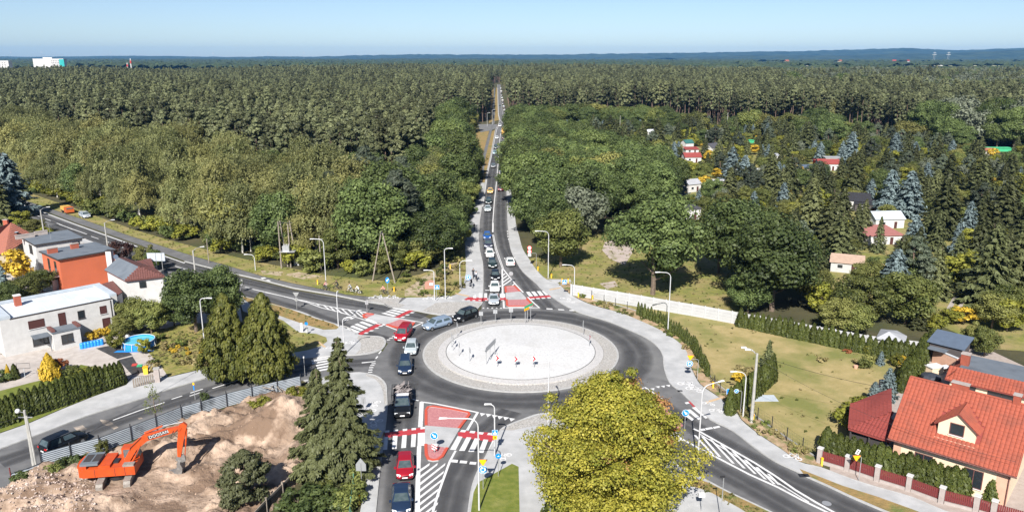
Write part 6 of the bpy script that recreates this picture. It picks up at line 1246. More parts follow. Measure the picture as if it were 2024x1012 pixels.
# corrugated metal fence
mf = gl([(85,925),(143,908),(200,893),(262,870),(311.5,850),(361,830),(400,819),(450,803),(500,790),(550,778),(596,767)])
MF = empty('metal_fence', mf[0], 0, 'corrugated grey metal fence between the street and the sand pit', 'fence')
M['corr'] = mat('corrugated_zinc', (.30,.335,.37), (.38,.41,.44), .8, .45, metal=.3, c3=(.13,.14,.15), s3=.5, w3=(.55,.68))
def corr(par, a, c, h, n=8):
    b = MB(); dd = (c-a); nn = Vector((-dd.y, dd.x, 0)).normalized()*.07; vs = []
    for i in range(2*n+1): z = .08+(h-.08)*i/(2*n); o_ = nn*(1 if i % 2 else -1); vs += [a+o_+Vector((0,0,z)), c+o_+Vector((0,0,z))]
    b.add(vs, [(2*i, 2*i+1, 2*i+3, 2*i+2) for i in range(2*n)]); return b.build('sheet_panel', M['corr'], par)
for i in range(len(mf)-1):
    corr(MF, mf[i]-mf[0], mf[i+1]-mf[0], 1.7)
for i, q in enumerate(mf): b = MB(); b.box(-.05, .05, -.14, -.09, 0, 2.0); b.build('post', M['darkmetal'], MF, loc=q-mf[0])
m2 = gl([(24,955),(54,945),(84,933)]); M2 = empty('low_metal_fence', m2[0], 0, 'low leaning run of corrugated fence at the open corner of the sand pit', 'fence')
for i in range(2): corr(M2, m2[i]-m2[0], m2[i+1]-m2[0], 1.1, 4)
b = MB(); b.box(-.04, .04, -.04, .04, 0, 1.7); b.build('post', M['shutter_red'], M2)
# dark timber barrier
tb = gl([(623,917),(592,950),(560,982),(528,1014),(500,1045)]); TB = empty('timber_barrier', tb[0], 0, 'dark timber barrier along the eastern side of the sand pit', 'fence')
for i in range(4):
    a, c = tb[i]-tb[0], tb[i+1]-tb[0]; dd = c-a; rz = math.atan2(dd.y, dd.x)
    for k in range(5): b = MB(); b.box(0, dd.length, -.03, .03, k*.28+.05, k*.28+.29); b.build('plank', M['wood'] if k == 4 else M['trim_dark'], TB, loc=a, rz=rz)
    b = MB(); b.box(-.07, .07, -.09, .09, 0, 1.6); b.build('post', M['wood'], TB, loc=a, rz=rz)
# green netting fence by the southern pavement
nf_ = gl([(697,925),(700,965),(695,1012),(690,1050)]); NF = empty('netting_fence', nf_[0], 0, 'green netting fence beside the southern pavement', 'fence'); M['netting'] = mat('green_netting', (.08,.22,.14), (.14,.28,.2), 4)
for i in range(3):
    a, c = nf_[i]-nf_[0], nf_[i+1]-nf_[0]; b = MB()
    for k in range(6): b.tube([a+Vector((0,0,.2+k*.25)), c+Vector((0,0,.2+k*.25))], .015, 4)
    b.build('netting', M['netting'], NF); b = MB(); b.box(-.04, .04, -.04, .04, 0, 1.6); b.build('post', M['netting'], NF, loc=a)
# ------------------------------------------------------------------ sand pit
PIT = gl([(-40,1000),(20,957),(88,926),(145,911),(202,896),(264,873),(313,853),(363,833),(402,822),(452,806),(502,793),(552,781),(600,771),(625,790),(640,830),(650,880),(627,918),(560,985),(500,1050),(-60,1080)])
PITP = [(p.x, p.y) for p in PIT]; pr = np.random.default_rng(5)
x0, x1, y0, y1 = -56, -13, 53, 90; N1 = 190; gx = np.linspace(x0, x1, N1); gy = np.linspace(y0, y1, 165)
XX, YY = np.meshgrid(gx, gy); Z = np.zeros_like(XX)
def vnoise(X, Y, s, seed):
    r = np.random.default_rng(seed); T = r.random((96, 96)); u = X/s+40; v = Y/s+11; i = np.floor(u).astype(int); j = np.floor(v).astype(int); fu = u-i; fv = v-j; fu = fu*fu*(3-2*fu); fv = fv*fv*(3-2*fv)
    return (T[i % 96, j % 96]*(1-fu)+T[(i+1) % 96, j % 96]*fu)*(1-fv)+(T[i % 96, (j+1) % 96]*(1-fu)+T[(i+1) % 96, (j+1) % 96]*fu)*fv
rx = XX*.94+YY*.34; ry = -XX*.34+YY*.94
Z += 1.0*vnoise(rx, ry*2.2, 6, 1)+.7*vnoise(rx, ry*2.5, 2.4, 2)+.55*np.abs(vnoise(XX, YY, 1.2, 3)-.5)*2+.34*np.abs(vnoise(XX, YY, .6, 4)-.5)*2+.12*vnoise(XX, YY, .3, 6)-1.05
def bump(px, py, h, r, p=1.0):
    c = g(px, py); global Z; dd = np.sqrt((XX-c.x)**2+(YY-c.y)**2)/r; Z += h*np.clip(1-dd, 0, 1)**p
bump(565,842,3.4,5.2,1.0); bump(400,880,.9,4); bump(480,870,.8,3.5); bump(330,905,1.3,3,.8); bump(590,900,1.3,2.2); bump(430,840,.7,4); bump(300,990,-.9,5); bump(245,950,-.2,3); bump(180,1010,.6,4); bump(560,940,.8,2.4)
c = g(240,950); fl = np.clip(1-np.sqrt((XX-c.x)**2+(YY-c.y)**2)/4.5, 0, 1); fl = np.minimum(1, fl*2.2); Z = Z*(1-fl)+.12*fl
c = g(342,950); PITZ = float(Z[np.argmin(abs(gy-c.y)), np.argmin(abs(gx-c.x))])
V_ = []; keep = np.zeros(XX.shape, bool)
for j in range(XX.shape[0]):
    for i in range(XX.shape[1]): keep[j, i] = inpoly(XX[j, i], YY[j, i], PITP)
dist = np.where(keep, 1.0, 0); 
for _ in range(5): dist = (dist+np.roll(dist, 1, 0)+np.roll(dist, -1, 0)+np.roll(dist, 1, 1)+np.roll(dist, -1, 1))/5
Z = np.where(keep, np.maximum(Z+.25, .05+.1*vnoise(XX, YY, 1.3, 9))*np.clip((dist-.45)*1.9, 0, 1)+.045, -.6)
b = MB(); b.v = [(float(XX[j, i]), float(YY[j, i]), float(Z[j, i])) for j in range(XX.shape[0]) for i in range(N1)]
for j in range(XX.shape[0]-1):
    for i in range(N1-1):
        if keep[j, i] or keep[j+1, i] or keep[j, i+1] or keep[j+1, i+1]: b.f.append((j*N1+i, j*N1+i+1, (j+1)*N1+i+1, (j+1)*N1+i)); b.m.append(0)
M['sand'] = mat('dug_sand', (.44,.33,.25), (.23,.165,.12), .42, .95, detail=10, c3=(.17,.115,.08), s3=.28, bump=.22, bscale=2.2, coords='World', w=(.40,.60), w3=(.47,.58))
struct('sand_pit', b, M['sand'], smooth=True)
def zpit(x, y): return float(Z[int(np.argmin(abs(gy-y))), int(np.argmin(abs(gx-x)))])
# rubble in the lower left corner: joined stones
b = MB()
for i in range(900):
    p = g(pr.uniform(-20, 190), pr.uniform(945, 1030)); 
    if not inpoly(p.x, p.y, PITP): continue
    s_ = pr.uniform(.05, .16); z = zpit(p.x, p.y); q = unit(6, pr)*s_+np.array([p.x, p.y, z+s_*.4]); b.add(q, [(0,1,2),(0,2,3),(0,3,4),(1,3,5),(2,4,5),(1,4,5),(0,1,5)])
b.build('rubble', mat('pale_rubble', (.55,.45,.40), (.42,.33,.28), 6, .95), kind='stuff', label='broken pale rubble strewn in the corner of the sand pit')
b = MB()
for i in range(700):
    p = g(pr.uniform(200, 640), pr.uniform(790, 1010))
    if not inpoly(p.x, p.y, PITP): continue
    s_ = pr.uniform(.04, .13); z = zpit(p.x, p.y); q = unit(6, pr)*s_+np.array([p.x, p.y, z+s_*.3]); b.add(q, [(0,1,2),(0,2,3),(0,3,4),(1,3,5),(2,4,5),(1,4,5),(0,1,5)])
b.build('sand_clods', mat('brown_clods', (.30,.21,.15), (.45,.33,.25), 6, .95), kind='stuff', label='brown clods lying over the dug sand')
# pallets and timber by the fence corner
def pallet(px, py, rz, lb):
    p = g(px, py); e = empty('pallet', (p.x, p.y, max(zpit(p.x, p.y), .05)), rz, lb, 'pallet', 'pallets by the metal fence'); me_ = None
    for k in range(6):
        if me_ is None: b = MB(); b.box(0, 1.2, 0, .1, .1, .13); me_ = b.build('board', M['wood'], e).data
        else: put('board', me_, e, loc=(0, k*.15, 0))
    for k in range(3): b = MB(); b.box(k*.55, k*.55+.1, 0, .85, 0, .098); b.build('block', M['wood'], e)
pallet(438,790,.4,'wooden pallet nearest the metal fence'); pallet(540,778,.2,'wooden pallet leaning in the timber heap'); pallet(562,775,.9,'pallet at the right end of the timber heap')
for i in range(12):
    p = g(pr.uniform(500, 570), pr.uniform(772, 790)); b = MB(); a = pr.uniform(0, 3.1); b.box(0, pr.uniform(1.2, 2.4), -.06, .06, 0, .08); b.build('timber_plank', M['wood'], loc=(p.x, p.y, max(.1, zpit(p.x, p.y))+pr.uniform(0, .5)), rz=a, label='loose plank in the timber heap at the fence corner', cat='plank', group='planks of the timber heap')
# ------------------------------------------------------------------ street furniture
def lamp(px, py, h, ang, arm, label, conc=False, single=True, z=0):
    p = g(px, py); e = empty('street_lamp', (p.x, p.y, z), ang, label, 'street lamp')
    b = MB(); R_ = .45 if arm < 1.5 else .8
    if conc: b.tube([(0,0,0),(0,0,h)], [.17,.11], 8, 0)
    else:
        b.tube([(0,0,0),(0,0,h-R_)]+[(R_-R_*math.cos(t*PI/10), 0, h-R_+R_*math.sin(t*PI/10)) for t in range(1, 6)]+[(arm-.3,0,h+.05)], [.085,.065]+[.05]*6, 8)
    b.build('pole', M['concrete'] if conc else M['pole'], e)
    if conc: b = MB(); b.tube([(0,0,h-.2),(.5,0,h+.25),(arm-.3,0,h+.42)], .035, 6); b.build('arm', M['metal'], e)
    zz = h+.42 if conc else h+.05
    b = MB(); b.add([(arm-.4,-.06,zz-.04),(arm+.35,-.14,zz-.05),(arm+.35,.14,zz-.05),(arm-.4,.06,zz-.04),(arm-.4,-.05,zz+.06),(arm+.3,-.1,zz+.06),(arm+.3,.1,zz+.06),(arm-.4,.05,zz+.06)], [(0,3,2,1),(4,5,6,7),(0,1,5,4),(1,2,6,5),(2,3,7,6),(3,0,4,7)]); hd = b.build('lamp_head', M['white'], e)
    return e
for a in ((408,715,9,0,1.3,'street lamp rising left of the two false cypresses'),(645,570,9,PI,2.0,'street lamp on the verge before the pines of the wood corner'),(880.5,593,9,0,1.1,'tall street lamp behind the cobbled northern apron'),(859,594,5.3,PI,1.4,'short crossing lamp left of the memorial stone'),
          (1083.5,550.5,9,PI,2.2,'street lamp before the pale lime tree'),(1134.7,586,5.6,PI,1.8,'short crossing lamp at the end of the white wall'),(1320,655,9.2,PI,2.0,'street lamp on the outer pavement of the ring'),(1083,858,9,1.75,1.3,'street lamp half hidden behind the large maple'),
          (947,1010,9.2,PI,3.1,'street lamp with long arm over the southern traffic island'),(978,901,5.8,PI,.7,'short crossing lamp carrying the pedestrian sign'),(1378,925.5,8.9,.5,2.4,'street lamp over the south east road beside the maple'),(1468.4,824.7,5.6,PI,1.5,'thin short lamp before the short dense hedge'),
          (681,702,5.4,.3,.9,'curved short lamp behind the spruce tips'),(669,646.5,5.4,PI/2,.6,'thin pole lamp at the western crossing'),(909.5,572.5,5.3,0,1.9,'slim lamp reaching over the shared pavement'),(735,262,7,0,1,'x')):
    if a[5] != 'x': lamp(*a)
for px, py, h, ang, arm, lb in ((89,475,7,.6,1.6,'concrete lamp post by the western road nearest the tall blue spruce'),(215.5,508,7.2,.6,1.6,'concrete lamp post behind the orange house'),(390,578,7.6,.6,1.6,'concrete lamp post at the edge of the western road by the dark tree'),(505,535,3.2,PI,1.6,'low lamp like post at the grass edge before the birches')):
    lamp(px, py, h, ang, arm, lb, conc=(h > 4))
for px, py, h, lb in ((963,250.5,8,'far street lamp at the side road junction'),(973,247,9,'second far street lamp at the side road junction'),(1012.5,226,8,'far street lamp right of the forest road'),(1017,228,6,'shorter far street lamp right of the forest road')): lamp(px, py, h, 0, 1.5, lb)
def pole(px, py, h, r, m, label, arms=(), name='utility_pole', extra=None):
    p = g(px, py); e = empty(name, p, 0, label, 'pole'); b = MB(); b.tube([(0,0,0),(0,0,h)], [r, r*.65], 8); b.build('shaft', M[m], e)
    for z in arms: b = MB(); b.box(-.7, .7, -.04, .04, z, z+.08); b.build('crossarm', M['metal'], e)
    return e
e = pole(1485,836,8.4,.20,'concrete','tall concrete pole with twin lamp heads beside the meadow', (), extra=1)
for k, (dx, dy) in enumerate(((-1.1,.25),(-.9,-.35))):
    b = MB(); b.tube([(0,0,8.2),(dx*.5,dy,8.75),(dx*1.25,dy,9.0)], .035, 6); b.build('arm', M['metal'], e); b = MB(); b.box(dx*1.25-.38, dx*1.25+.2, dy-.13, dy+.13, 8.93, 9.06); b.build('lamp_head', M['white'], e)
for k in range(10): b = MB(); b.box(.2, .24, -.05, .05, .9+k*.7, 1.0+k*.7); b.build('cable_clip', M['black'], e)
e = pole(68,926,6.4,.17,'concrete','concrete pole with a round lamp at the end of the metal fence', (5.6,)); b = MB(); b.tube([(0,0,6.1),(-.5,-.1,6.3)], .03, 5); b.build('arm', M['metal'], e)
import bmesh
bm = bmesh.new(); bmesh.ops.create_uvsphere(bm, u_segments=12, v_segments=8, radius=.24); me = bpy.data.meshes.new('globe'); bm.to_mesh(me); bm.free(); me.materials.append(M['white']); put('globe', me, e, loc=(-.6,-.1,6.35))
b = MB(); b.tube([(.35,-.15,0),(.12,0,5.8)], [.12,.08], 7); b.build('strut', M['concrete'], e)
pole(635,536,7,.13,'wood','wooden pole in the bushes behind the street lamp', (6.3,)); pole(790,470,9,.13,'wood','pale pole standing inside the wood corner', (8,)); pole(413,520,5,.1,'wood','grey post at the foot of the birches'); pole(1696,900,4,.05,'pole','x') if False else None
pole(932,247.5,8,.12,'concrete','far utility pole beside the white hut in the wood clearing', (7,)); pole(1225,262,9,.14,'concrete','white pole among the dark spruces at the wood edge'); pole(1436,264,11,.16,'concrete','tall concrete pole at the edge of the right hand pines'); pole(1393,304,8,.12,'concrete','slender concrete pole beside the slate roofed cottage')
pole(1345,592,2,.03,'metal','short steel rod in the lawn') if False else None
def legs(name, top, feet, h, r, label):
    o = (g(*feet[0])+g(*feet[1]))/2; e = empty(name, o, 0, label, 'pole'); 
    for f in feet: b = MB(); b.tube([g(*f)-o, Vector((0,0,h))+(g(*f)-o)*.06], [r, r*.7], 7); b.build('leg', M['wood'], e)
    b = MB(); b.box(-.7, .7, -.05, .05, h-.3, h-.2); b.box(-.15, .15, -.15, .15, h-.1, h+.25); b.build('crossarm', M['darkmetal'], e); return e
legs('a_frame_pole', None, [(736.4,556),(781,560)], 9.3, .13, 'wooden A shaped power pole before the wood corner'); legs('a_frame_pole', None, [(945,238),(955,238)], 9, .13, 'far A shaped wooden pole near the side road')
TF = empty('transformer_frame', g(570,530), 0, 'wooden transformer frame with a platform before the birches', 'transformer'); tf0 = g(570,530)
for (a, h, lean) in (((556.5,531),9.4,0),((569,527),9.2,-.9),((575,529),9.0,0),((587,522),8.8,-.9)): q = g(*a)-tf0; b = MB(); b.tube([q, q+Vector((lean,0,h))], [.14,.1], 7); b.build('leg', M['wood'], TF)
b = MB(); b.box(-1.4, 1.6, -.6, .8, 3.3, 3.42); b.build('platform', M['metal'], TF); b = MB(); b.box(-.8, .5, -.35, .45, 3.425, 4.5); bx = b.build('transformer', M['metal'], TF)
for k in range(3): b = MB(); b.tube([(-.5+k*.4,0,4.5),(-.5+k*.4,0,4.85)], .07, 6); b.build('insulator', M['white'], bx)
b = MB(); b.box(-1.5, 1.5, -.05, .05, 9.0, 9.1); b.build('crossarm', M['darkmetal'], TF)
p = g(587,524); b = MB(); b.box(-.5, .5, -.3, .3, 0, 1.3); b.build('cable_cabinet', M['h_grey'], loc=p, label='grey cable cabinet beside the transformer frame', cat='cabinet')
def wires(a, za, c, zc, sag, label, n=14, r=.018):
    A_, C_ = g(*a), g(*c); b = MB(); b.tube([Vector((A_.x+(C_.x-A_.x)*t, A_.y+(C_.y-A_.y)*t, za+(zc-za)*t-sag*4*t*(1-t))) for t in [i/n for i in range(n+1)]], r, 4); o = b.build('overhead_wire', M['black'], label=label, cat='wire'); return o
wires((1485,836),8.2,(2060,900),6,1.4,'upper black wire crossing the meadow towards the red roof'); wires((1485,836),7.9,(1990,1010),5,1.3,'lower black wire crossing the meadow towards the red roof'); wires((68,926),5.8,(408,730),5.2,.5,'upper pale wire over the street by the hedge'); wires((68,926),5.4,(408,730),4.6,.5,'lower pale wire over the street by the hedge'); wires((68,926),5.8,(-120,960),5.5,.3,'wire leaving the frame from the lamp pole'); 
# yellow gas markers
YM = [(1143,588.5),(1171,594),(1261.5,622),(1305.8,638),(1341.8,659),(1371.4,688),(1385.6,716),(1409,768),(1487.8,833),(1623.6,920),(709.7,996),(1111,560),(1123,560),(1090,551),(890,532),(628,563),(779,577),(1063,536)]
YT = ['at the end of the white wall','second from the end of the white wall','beside the first slim thujas','among the slim thujas before the tall lamp','below the tall lamp on the outer pavement','at the bend of the planted border','beside the arm of the roundabout sign','near the big bicycle mark','at the foot of the concrete twin lamp pole','beside the first post of the board fence','beside the southern pavement under the spruces','left one of the pair at the driveway','right one of the pair at the driveway','at the foot of the lamp by the lime tree','in the weeds of the wood corner','on the verge below the street lamp','on the verge right of the cyclist in pink','at the grass below the no entry signs']
ym = None
for (px, py), t in zip(YM, YT):
    e = empty('marker_post', g(px, py), random.random(), 'yellow marker post '+t, 'post')
    if ym is None: b = MB(); b.box(-.09, .09, -.09, .09, 0, .75); o1 = b.build('post', M['yellow'], e); b = MB(); b.box(-.11, .11, -.11, .11, .753, .9); o2 = b.build('cap', M['signyellow'], e); ym = (o1.data, o2.data)
    else: put('post', ym[0], e); put('cap', ym[1], e)
# ------------------------------------------------------------------ signs
def flatsign(par, name, poly, m, z=0, y=0, x=0, th=.03, parts=()):
    """plate facing -y with painted pieces proud of it"""
    b = MB(); n = len(poly); f = [(x+a, y, z+c) for a, c in poly]; k = [(x+a, y+th, z+c) for a, c in poly]
    b.add(f+k, [tuple(range(n)), tuple(range(2*n-1, n-1, -1))]+[(i, n+i, n+(i+1) % n, (i+1) % n) for i in range(n)], 0); b.m[-n-1] = 1
    for i_ in range(n): b.m[-n+i_] = 1
    o = b.build(name, [M[m], M['signback']], par)
    for j, (pl, mm) in enumerate(parts): q = MB(); q.add([(x+a, y-.006-.003*j, z+c) for a, c in pl], [tuple(range(len(pl)))]); q.build('symbol', M[mm], o)
    return o
def cir(r, n=20, cx=0, cz=0): return [(cx+r*math.cos(2*PI*i/n), cz+r*math.sin(2*PI*i/n)) for i in range(n)]
def sq(w, h=None, cz=0): h = h or w; return [(-w/2,cz-h/2),(w/2,cz-h/2),(w/2,cz+h/2),(-w/2,cz+h/2)]
def rot(poly, a): return [(x*math.cos(a)-z*math.sin(a), x*math.sin(a)+z*math.cos(a)) for x, z in poly]
ARROW = [(-.07,-.28),(.07,-.28),(.07,.05),(.2,.05),(0,.28),(-.2,.05),(-.07,.05)]
def rb(par, x, z, y=-.06, r=.42):
    pr_ = [(cir(r*.93), 'signblue')]
    for k in range(3):
        a = k*2*PI/3; arc = [(r*.62*math.cos(a+t*.25), r*.62*math.sin(a+t*.25)) for t in range(6)]+[(r*.42*math.cos(a+t*.25), r*.42*math.sin(a+t*.25)) for t in range(5, -1, -1)]
        pr_.append((arc, 'signwhite')); a2 = a-.12; pr_.append(([(r*.8*math.cos(a2+.12), r*.8*math.sin(a2+.12)), (r*.22*math.cos(a2+.12), r*.22*math.sin(a2+.12)), (r*.55*math.cos(a2-.45), r*.55*math.sin(a2-.45))], 'signwhite'))
    return flatsign(par, 'roundabout_sign', cir(r), 'signwhite', z, y, x, parts=pr_)
def yld(par, x, z, y=-.06, s=.45): return flatsign(par, 'yield_sign', [(-s,.7*s),(0,-.9*s),(s,.7*s)][::1], 'signred', z, y, x, parts=[([(-s*.93,.65*s),(0,-.82*s),(s*.93,.65*s)], 'signyellow')])
def ped(par, x, z, y=-.06, s=.6): return flatsign(par, 'crossing_sign', sq(s), 'signwhite', z, y, x, parts=[(sq(s*.94), 'signblue'), ([(-s*.34,-s*.3),(s*.34,-s*.3),(0,s*.34)], 'signwhite'), ([(-.03,-.1),(.05,-.14),(.03,.02),(.07,.0),(.02,.09),(-.04,.0)], 'black')])
def arrowdisc(par, x, z, a, y=-.06, r=.4): return flatsign(par, 'arrow_sign', cir(r), 'signwhite', z, y, x, parts=[(cir(r*.93), 'signblue'), (rot([(p[0]*r*2.2, p[1]*r*2.2) for p in ARROW], a), 'signwhite')])
def backplate(par, x, z, w=.6, h=.6, y=.04, poly=None): return flatsign(par, 'sign_plate', poly or sq(w, h), 'signback', z, y, x)
def spost(px, py, h, label, rz=0.0, r=.035, arm=None):
    e = empty('road_sign', g(px, py), rz, label, 'sign'); b = MB()
    if arm: b.tube([(0,0,0),(0,0,h-.15),(math.copysign(.15, arm),0,h),(arm,0,h)], r, 6)
    else: b.tube([(0,0,0),(0,0,h)], r, 6)
    b.build('post', M['metal'], e); return e
e = spost(859,897,2.5,'blue keep right arrow above a red and white striped plate'); arrowdisc(e, 0, 2.12, -2.35)
flatsign(e, 'striped_plate', sq(.55,.7), 'signwhite', .85, -.06, parts=[([(-.275,-.05+k*.28),(.275,-.40+k*.28),(.275,-.26+k*.28),(-.275,.09+k*.28)], 'signred') for k in (0,1)]+[([(-.275,-.35),(-.1,-.35),(-.275,-.2)], 'signred')])
e = spost(955,968,3.2,'yellow yield triangle above a blue roundabout disc by the southern lawn'); rb(e, 0, 2.2); yld(e, 0, 2.95)
e = spost(978.6,902,3.1,'blue pedestrian crossing sign with a yellow plate below'); ped(e, 0, 2.75); flatsign(e, 'yellow_plate', sq(.42,.42), 'signyellow', 2.2, -.06, parts=[([(-.03,-.14),(.05,-.14),(.08,.1),(-.06,.12)], 'black')])
e = spost(985,943,2.5,'small blue round bicycle sign beside the pedestrian crossing'); flatsign(e, 'bicycle_sign', cir(.28), 'signblue', 2.35, -.06, parts=[([(-.13,-.04),(.13,-.04),(.05,.06)], 'signwhite')])
e = spost(1378,752,2.9,'roundabout disc with a yellow yield triangle on an arm over the border', arm=-1.1); rb(e, -1.1, 2.35); yld(e, -1.05, 3.15)
e = spost(1463,818,2.9,'pedestrian sign and round cycle path end sign on one arm', arm=-1.5); ped(e, -1.45, 2.85, s=.68); flatsign(e, 'bicycle_sign', cir(.26), 'signwhite', 2.9, -.06, -.65, parts=[(cir(.23), 'signblue'), ([(-.15,-.12),(-.10,-.15),(.15,.12),(.10,.15)], 'signwhite')])
e = spost(1353,848,2.3,'blue arrow disc on the eastern traffic island beside the maple'); arrowdisc(e, 0, 2.0, -2.35)
e = spost(1697,951,2.7,'yellow triangle under a small striped plate at the house fence', arm=-.5); yld(e, -.5, 2.55, s=.4); flatsign(e, 'plate', rot(sq(.35,.5), -.4), 'signwhite', 3.2, -.06, -.45, parts=[(rot([(-.05,-.2),(.05,-.2),(.05,.2),(-.05,.2)], -.4), 'black')])
e = spost(1060,529,2.9,'two red ringed round signs above a white plate at the pavement', arm=-1.35)
for z_ in (4.0, 3.25): flatsign(e, 'round_sign', cir(.42), 'signred', z_, -.06, -1.35, parts=[(cir(.31), 'signwhite'), ([(-.18,-.06),(.18,-.06),(.18,.08),(-.18,.08)], 'black' if z_ < 3.5 else 'signback')])
b = MB(); b.tube([(-1.35,0,2.3),(-1.35,0,4.3)], .03, 6); b.build('riser', M['metal'], e); flatsign(e, 'plate', sq(.6,.5), 'signwhite', 2.55, -.06, -1.35)
e = spost(1131,586,2.7,'blue pedestrian crossing sign at the driveway of the lawn', arm=-1.4); ped(e, -1.4, 2.6, s=.75)
e = spost(767,582,2.8,'blue oval arrow sign in the grass behind the bicycle path'); flatsign(e, 'arrow_sign', [(a*.75, c*1.2) for a, c in cir(.45)], 'signblue', 2.6, -.06, parts=[(rot([(p[0]*.9, p[1]*1.1) for p in ARROW], 2.4), 'signwhite')])
e = spost(863,596,2.8,'blue pedestrian sign behind the thin crossing lamp'); ped(e, .15, 2.55, s=.75)
e = spost(912,575,2.6,'blue roundabout disc on an arm over the shared pavement', arm=1.2); rb(e, 1.25, 2.5, r=.5)
e = spost(918,478,2.4,'grey backs of a diamond and a triangle sign by the old pavement', arm=.9); backplate(e, .9, 3.3, poly=rot(sq(.6), PI/4)); backplate(e, .9, 2.6, poly=[(-.4,.35),(.4,.35),(0,-.4)]); b = MB(); b.tube([(.9,0,2.2),(.9,0,3.6)], .03, 6); b.build('riser', M['metal'], e)
e = spost(715.5,967,2.9,'grey back of a large house shaped plate near the spruce pair'); backplate(e, 0, 2.45, poly=[(-.48,-.5),(.48,-.5),(.48,.2),(0,.85),(-.48,.2)])
e = spost(719,815,1.8,'dark grey back of a rectangular plate on the south western pavement'); backplate(e, 0, 1.5, w=.5, h=.85)
e = spost(1010,562,2.3,'grey back of a round sign at the tip of the northern island'); backplate(e, 0, 2.0, poly=cir(.38))
e = spost(725.6,618,2.0,'grey plate back at the tip of the western traffic island'); backplate(e, 0, 1.7, w=.5, h=.7)
e = spost(476,580,2.6,'grey backs of stacked plates left on the western road verge'); backplate(e, 0, 2.3, w=.9, h=.5); backplate(e, 0, 1.6, w=.8, h=.5)
e = spost(587,613,2.9,'grey backs of diamond signs on the western verge'); backplate(e, 0, 2.6, poly=[(-.5,.4),(.5,.4),(0,-.45)]); backplate(e, 0, 1.8, poly=rot(sq(.55), PI/4))
e = spost(607,662,1.9,'small blue round sign with a box on the south western pavement'); flatsign(e, 'bicycle_sign', cir(.25), 'signblue', 1.8, -.06); b = MB(); b.box(-.15, .15, -.12, .1, .4, .9); b.build('control_box', M['h_grey'], e)
e = spost(386,790,2.2,'narrow sign with yellow top seen against the street', r=.04); flatsign(e, 'plate', sq(.14,.6), 'signblue', 1.6, -.05); flatsign(e, 'yellow_plate', sq(.22,.3), 'signyellow', 2.1, -.05)
e = spost(603,745,2.7,'thin post with a pale lamp at the street mouth'); b = MB(); b.disc((0,0,2.72), .09, 'z', .2); b.build('lamp', M['white'], e)
e = spost(1424,1030,4.5,'thin post with a small camera at the lower border verge', r=.04); b = MB(); b.box(-.3, .1, -.05, .05, 4.35, 4.5); b.build('camera', M['darkmetal'], e)
e = spost(1386,1012,1.9,'small white box sign on the southern pavement island'); b = MB(); b.box(-.35, .2, -.15, .15, 1.6, 1.95); b.build('plate', M['white'], e)
e = spost(1087,1040,2.6,'thin pale post in front of the hedge under the maple')
b = MB(); b.box(-.18, .18, -.12, .12, 0, 1.5); b.build('utility_cabinet', M['white'], loc=g(597,657), label='white utility cabinet on the south western pavement', cat='cabinet')
# gantry sign left
G1_, G2_ = g(312,546), g(322,545); e = empty('gantry_sign', G1_, 0, 'grey lattice back of a large road sign by the western road', 'sign')
for q in (0, 1.1): b = MB(); b.tube([(q,0,0),(q,0,4.6)], .06, 6); b.build('post', M['metal'], e)
for k in range(5): b = MB(); b.box(-1.6, 1.7, .07, .11, 3.0+k*.33, 3.06+k*.33); b.build('rail', M['metal'], e)
b = MB(); b.box(-1.6, 1.7, .02, .06, 2.95, 4.5); b.build('plate', M['r_sheet'], e)
# memorial stone
p = g(850,571); e = empty('memorial_stone', p, .1, 'reddish memorial stone with a white plaque by the sandy path', 'monument'); b = MB(); b.add([(-.95,-.3,0),(.95,-.3,0),(1.0,.35,0),(-1.0,.35,0),(-.9,-.22,1.25),(.85,-.22,1.35),(.8,.3,1.4),(-.8,.3,1.3),(-.3,-.2,1.6),(.2,.28,1.62)], [(0,1,5,8,4),(1,2,6,9,5),(2,3,7,9,6),(3,0,4,8,7),(8,5,9),(8,9,7)]); b.build('stone', mat('red_sandstone', (.38,.20,.15), (.30,.16,.13), 4, .9, bump=.02), e); b = MB(); b.box(-.1, .55, -.36, -.32, .75, 1.2); b.build('plaque', M['white'], e)
# signs on the central island
for px, py, lb, rz in ((983,731.8,'left of three red chevron signs on the central island',0),(1019.6,733.8,'middle of three red chevron signs on the central island',0),(1055.5,733.2,'right of three red chevron signs on the central island',0),(1164.5,689,'red chevron sign at the eastern rim of the central island',1.15)):
    e = spost(px, py, 1.9, lb, rz=rz); e.location.z = .5; flatsign(e, 'chevron_plate', sq(.62,.62), 'signwhite', 1.25, -.06, parts=[([(-.26,.31),(.0,.31),(.29,0),(.0,-.31),(-.26,-.31),(.0,0)], 'signred')])
for px, py, rz, lb in ((950.8,644.6,0,'leftmost grey plate back at the northern rim of the central island'),(979,640.5,0,'middle grey plate back at the northern rim of the central island'),(1010,637.5,0,'right grey plate back at the northern rim of the central island'),(903.7,668.5,-1.2,'plate seen edge on at the north western rim of the island'),(892.7,691,-1.35,'taller of two posts at the western rim of the island'),(895.7,697.5,-1.35,'second of two posts at the western rim of the island'),(907.6,709,-1.3,'single post at the south western rim of the island'),(928.4,720.4,-1.2,'post with a tilted small plate near the manhole'),(1152.6,665.4,1.4,'thin edge on post at the north eastern rim of the island')):
    e = spost(px, py, 1.9 if 'grey' in lb else 2.1, lb, rz=rz); e.location.z = .45; backplate(e, 0, 1.55, w=.62, h=.62)
q0, q1, q2 = g(961.5,727), g(969.4,722.5), g(977.8,709.5); e = empty('direction_board', (q0.x, q0.y, .5), math.atan2((q2-q0).y, (q2-q0).x), 'grey back of a long arrow shaped direction board on three posts', 'sign'); L_ = (q2-q0).length
for t in (0, .45, 1): b = MB(); b.tube([(t*L_,0,-.1),(t*L_,0,2.35)], .045, 6); b.build('post', M['metal'], e)
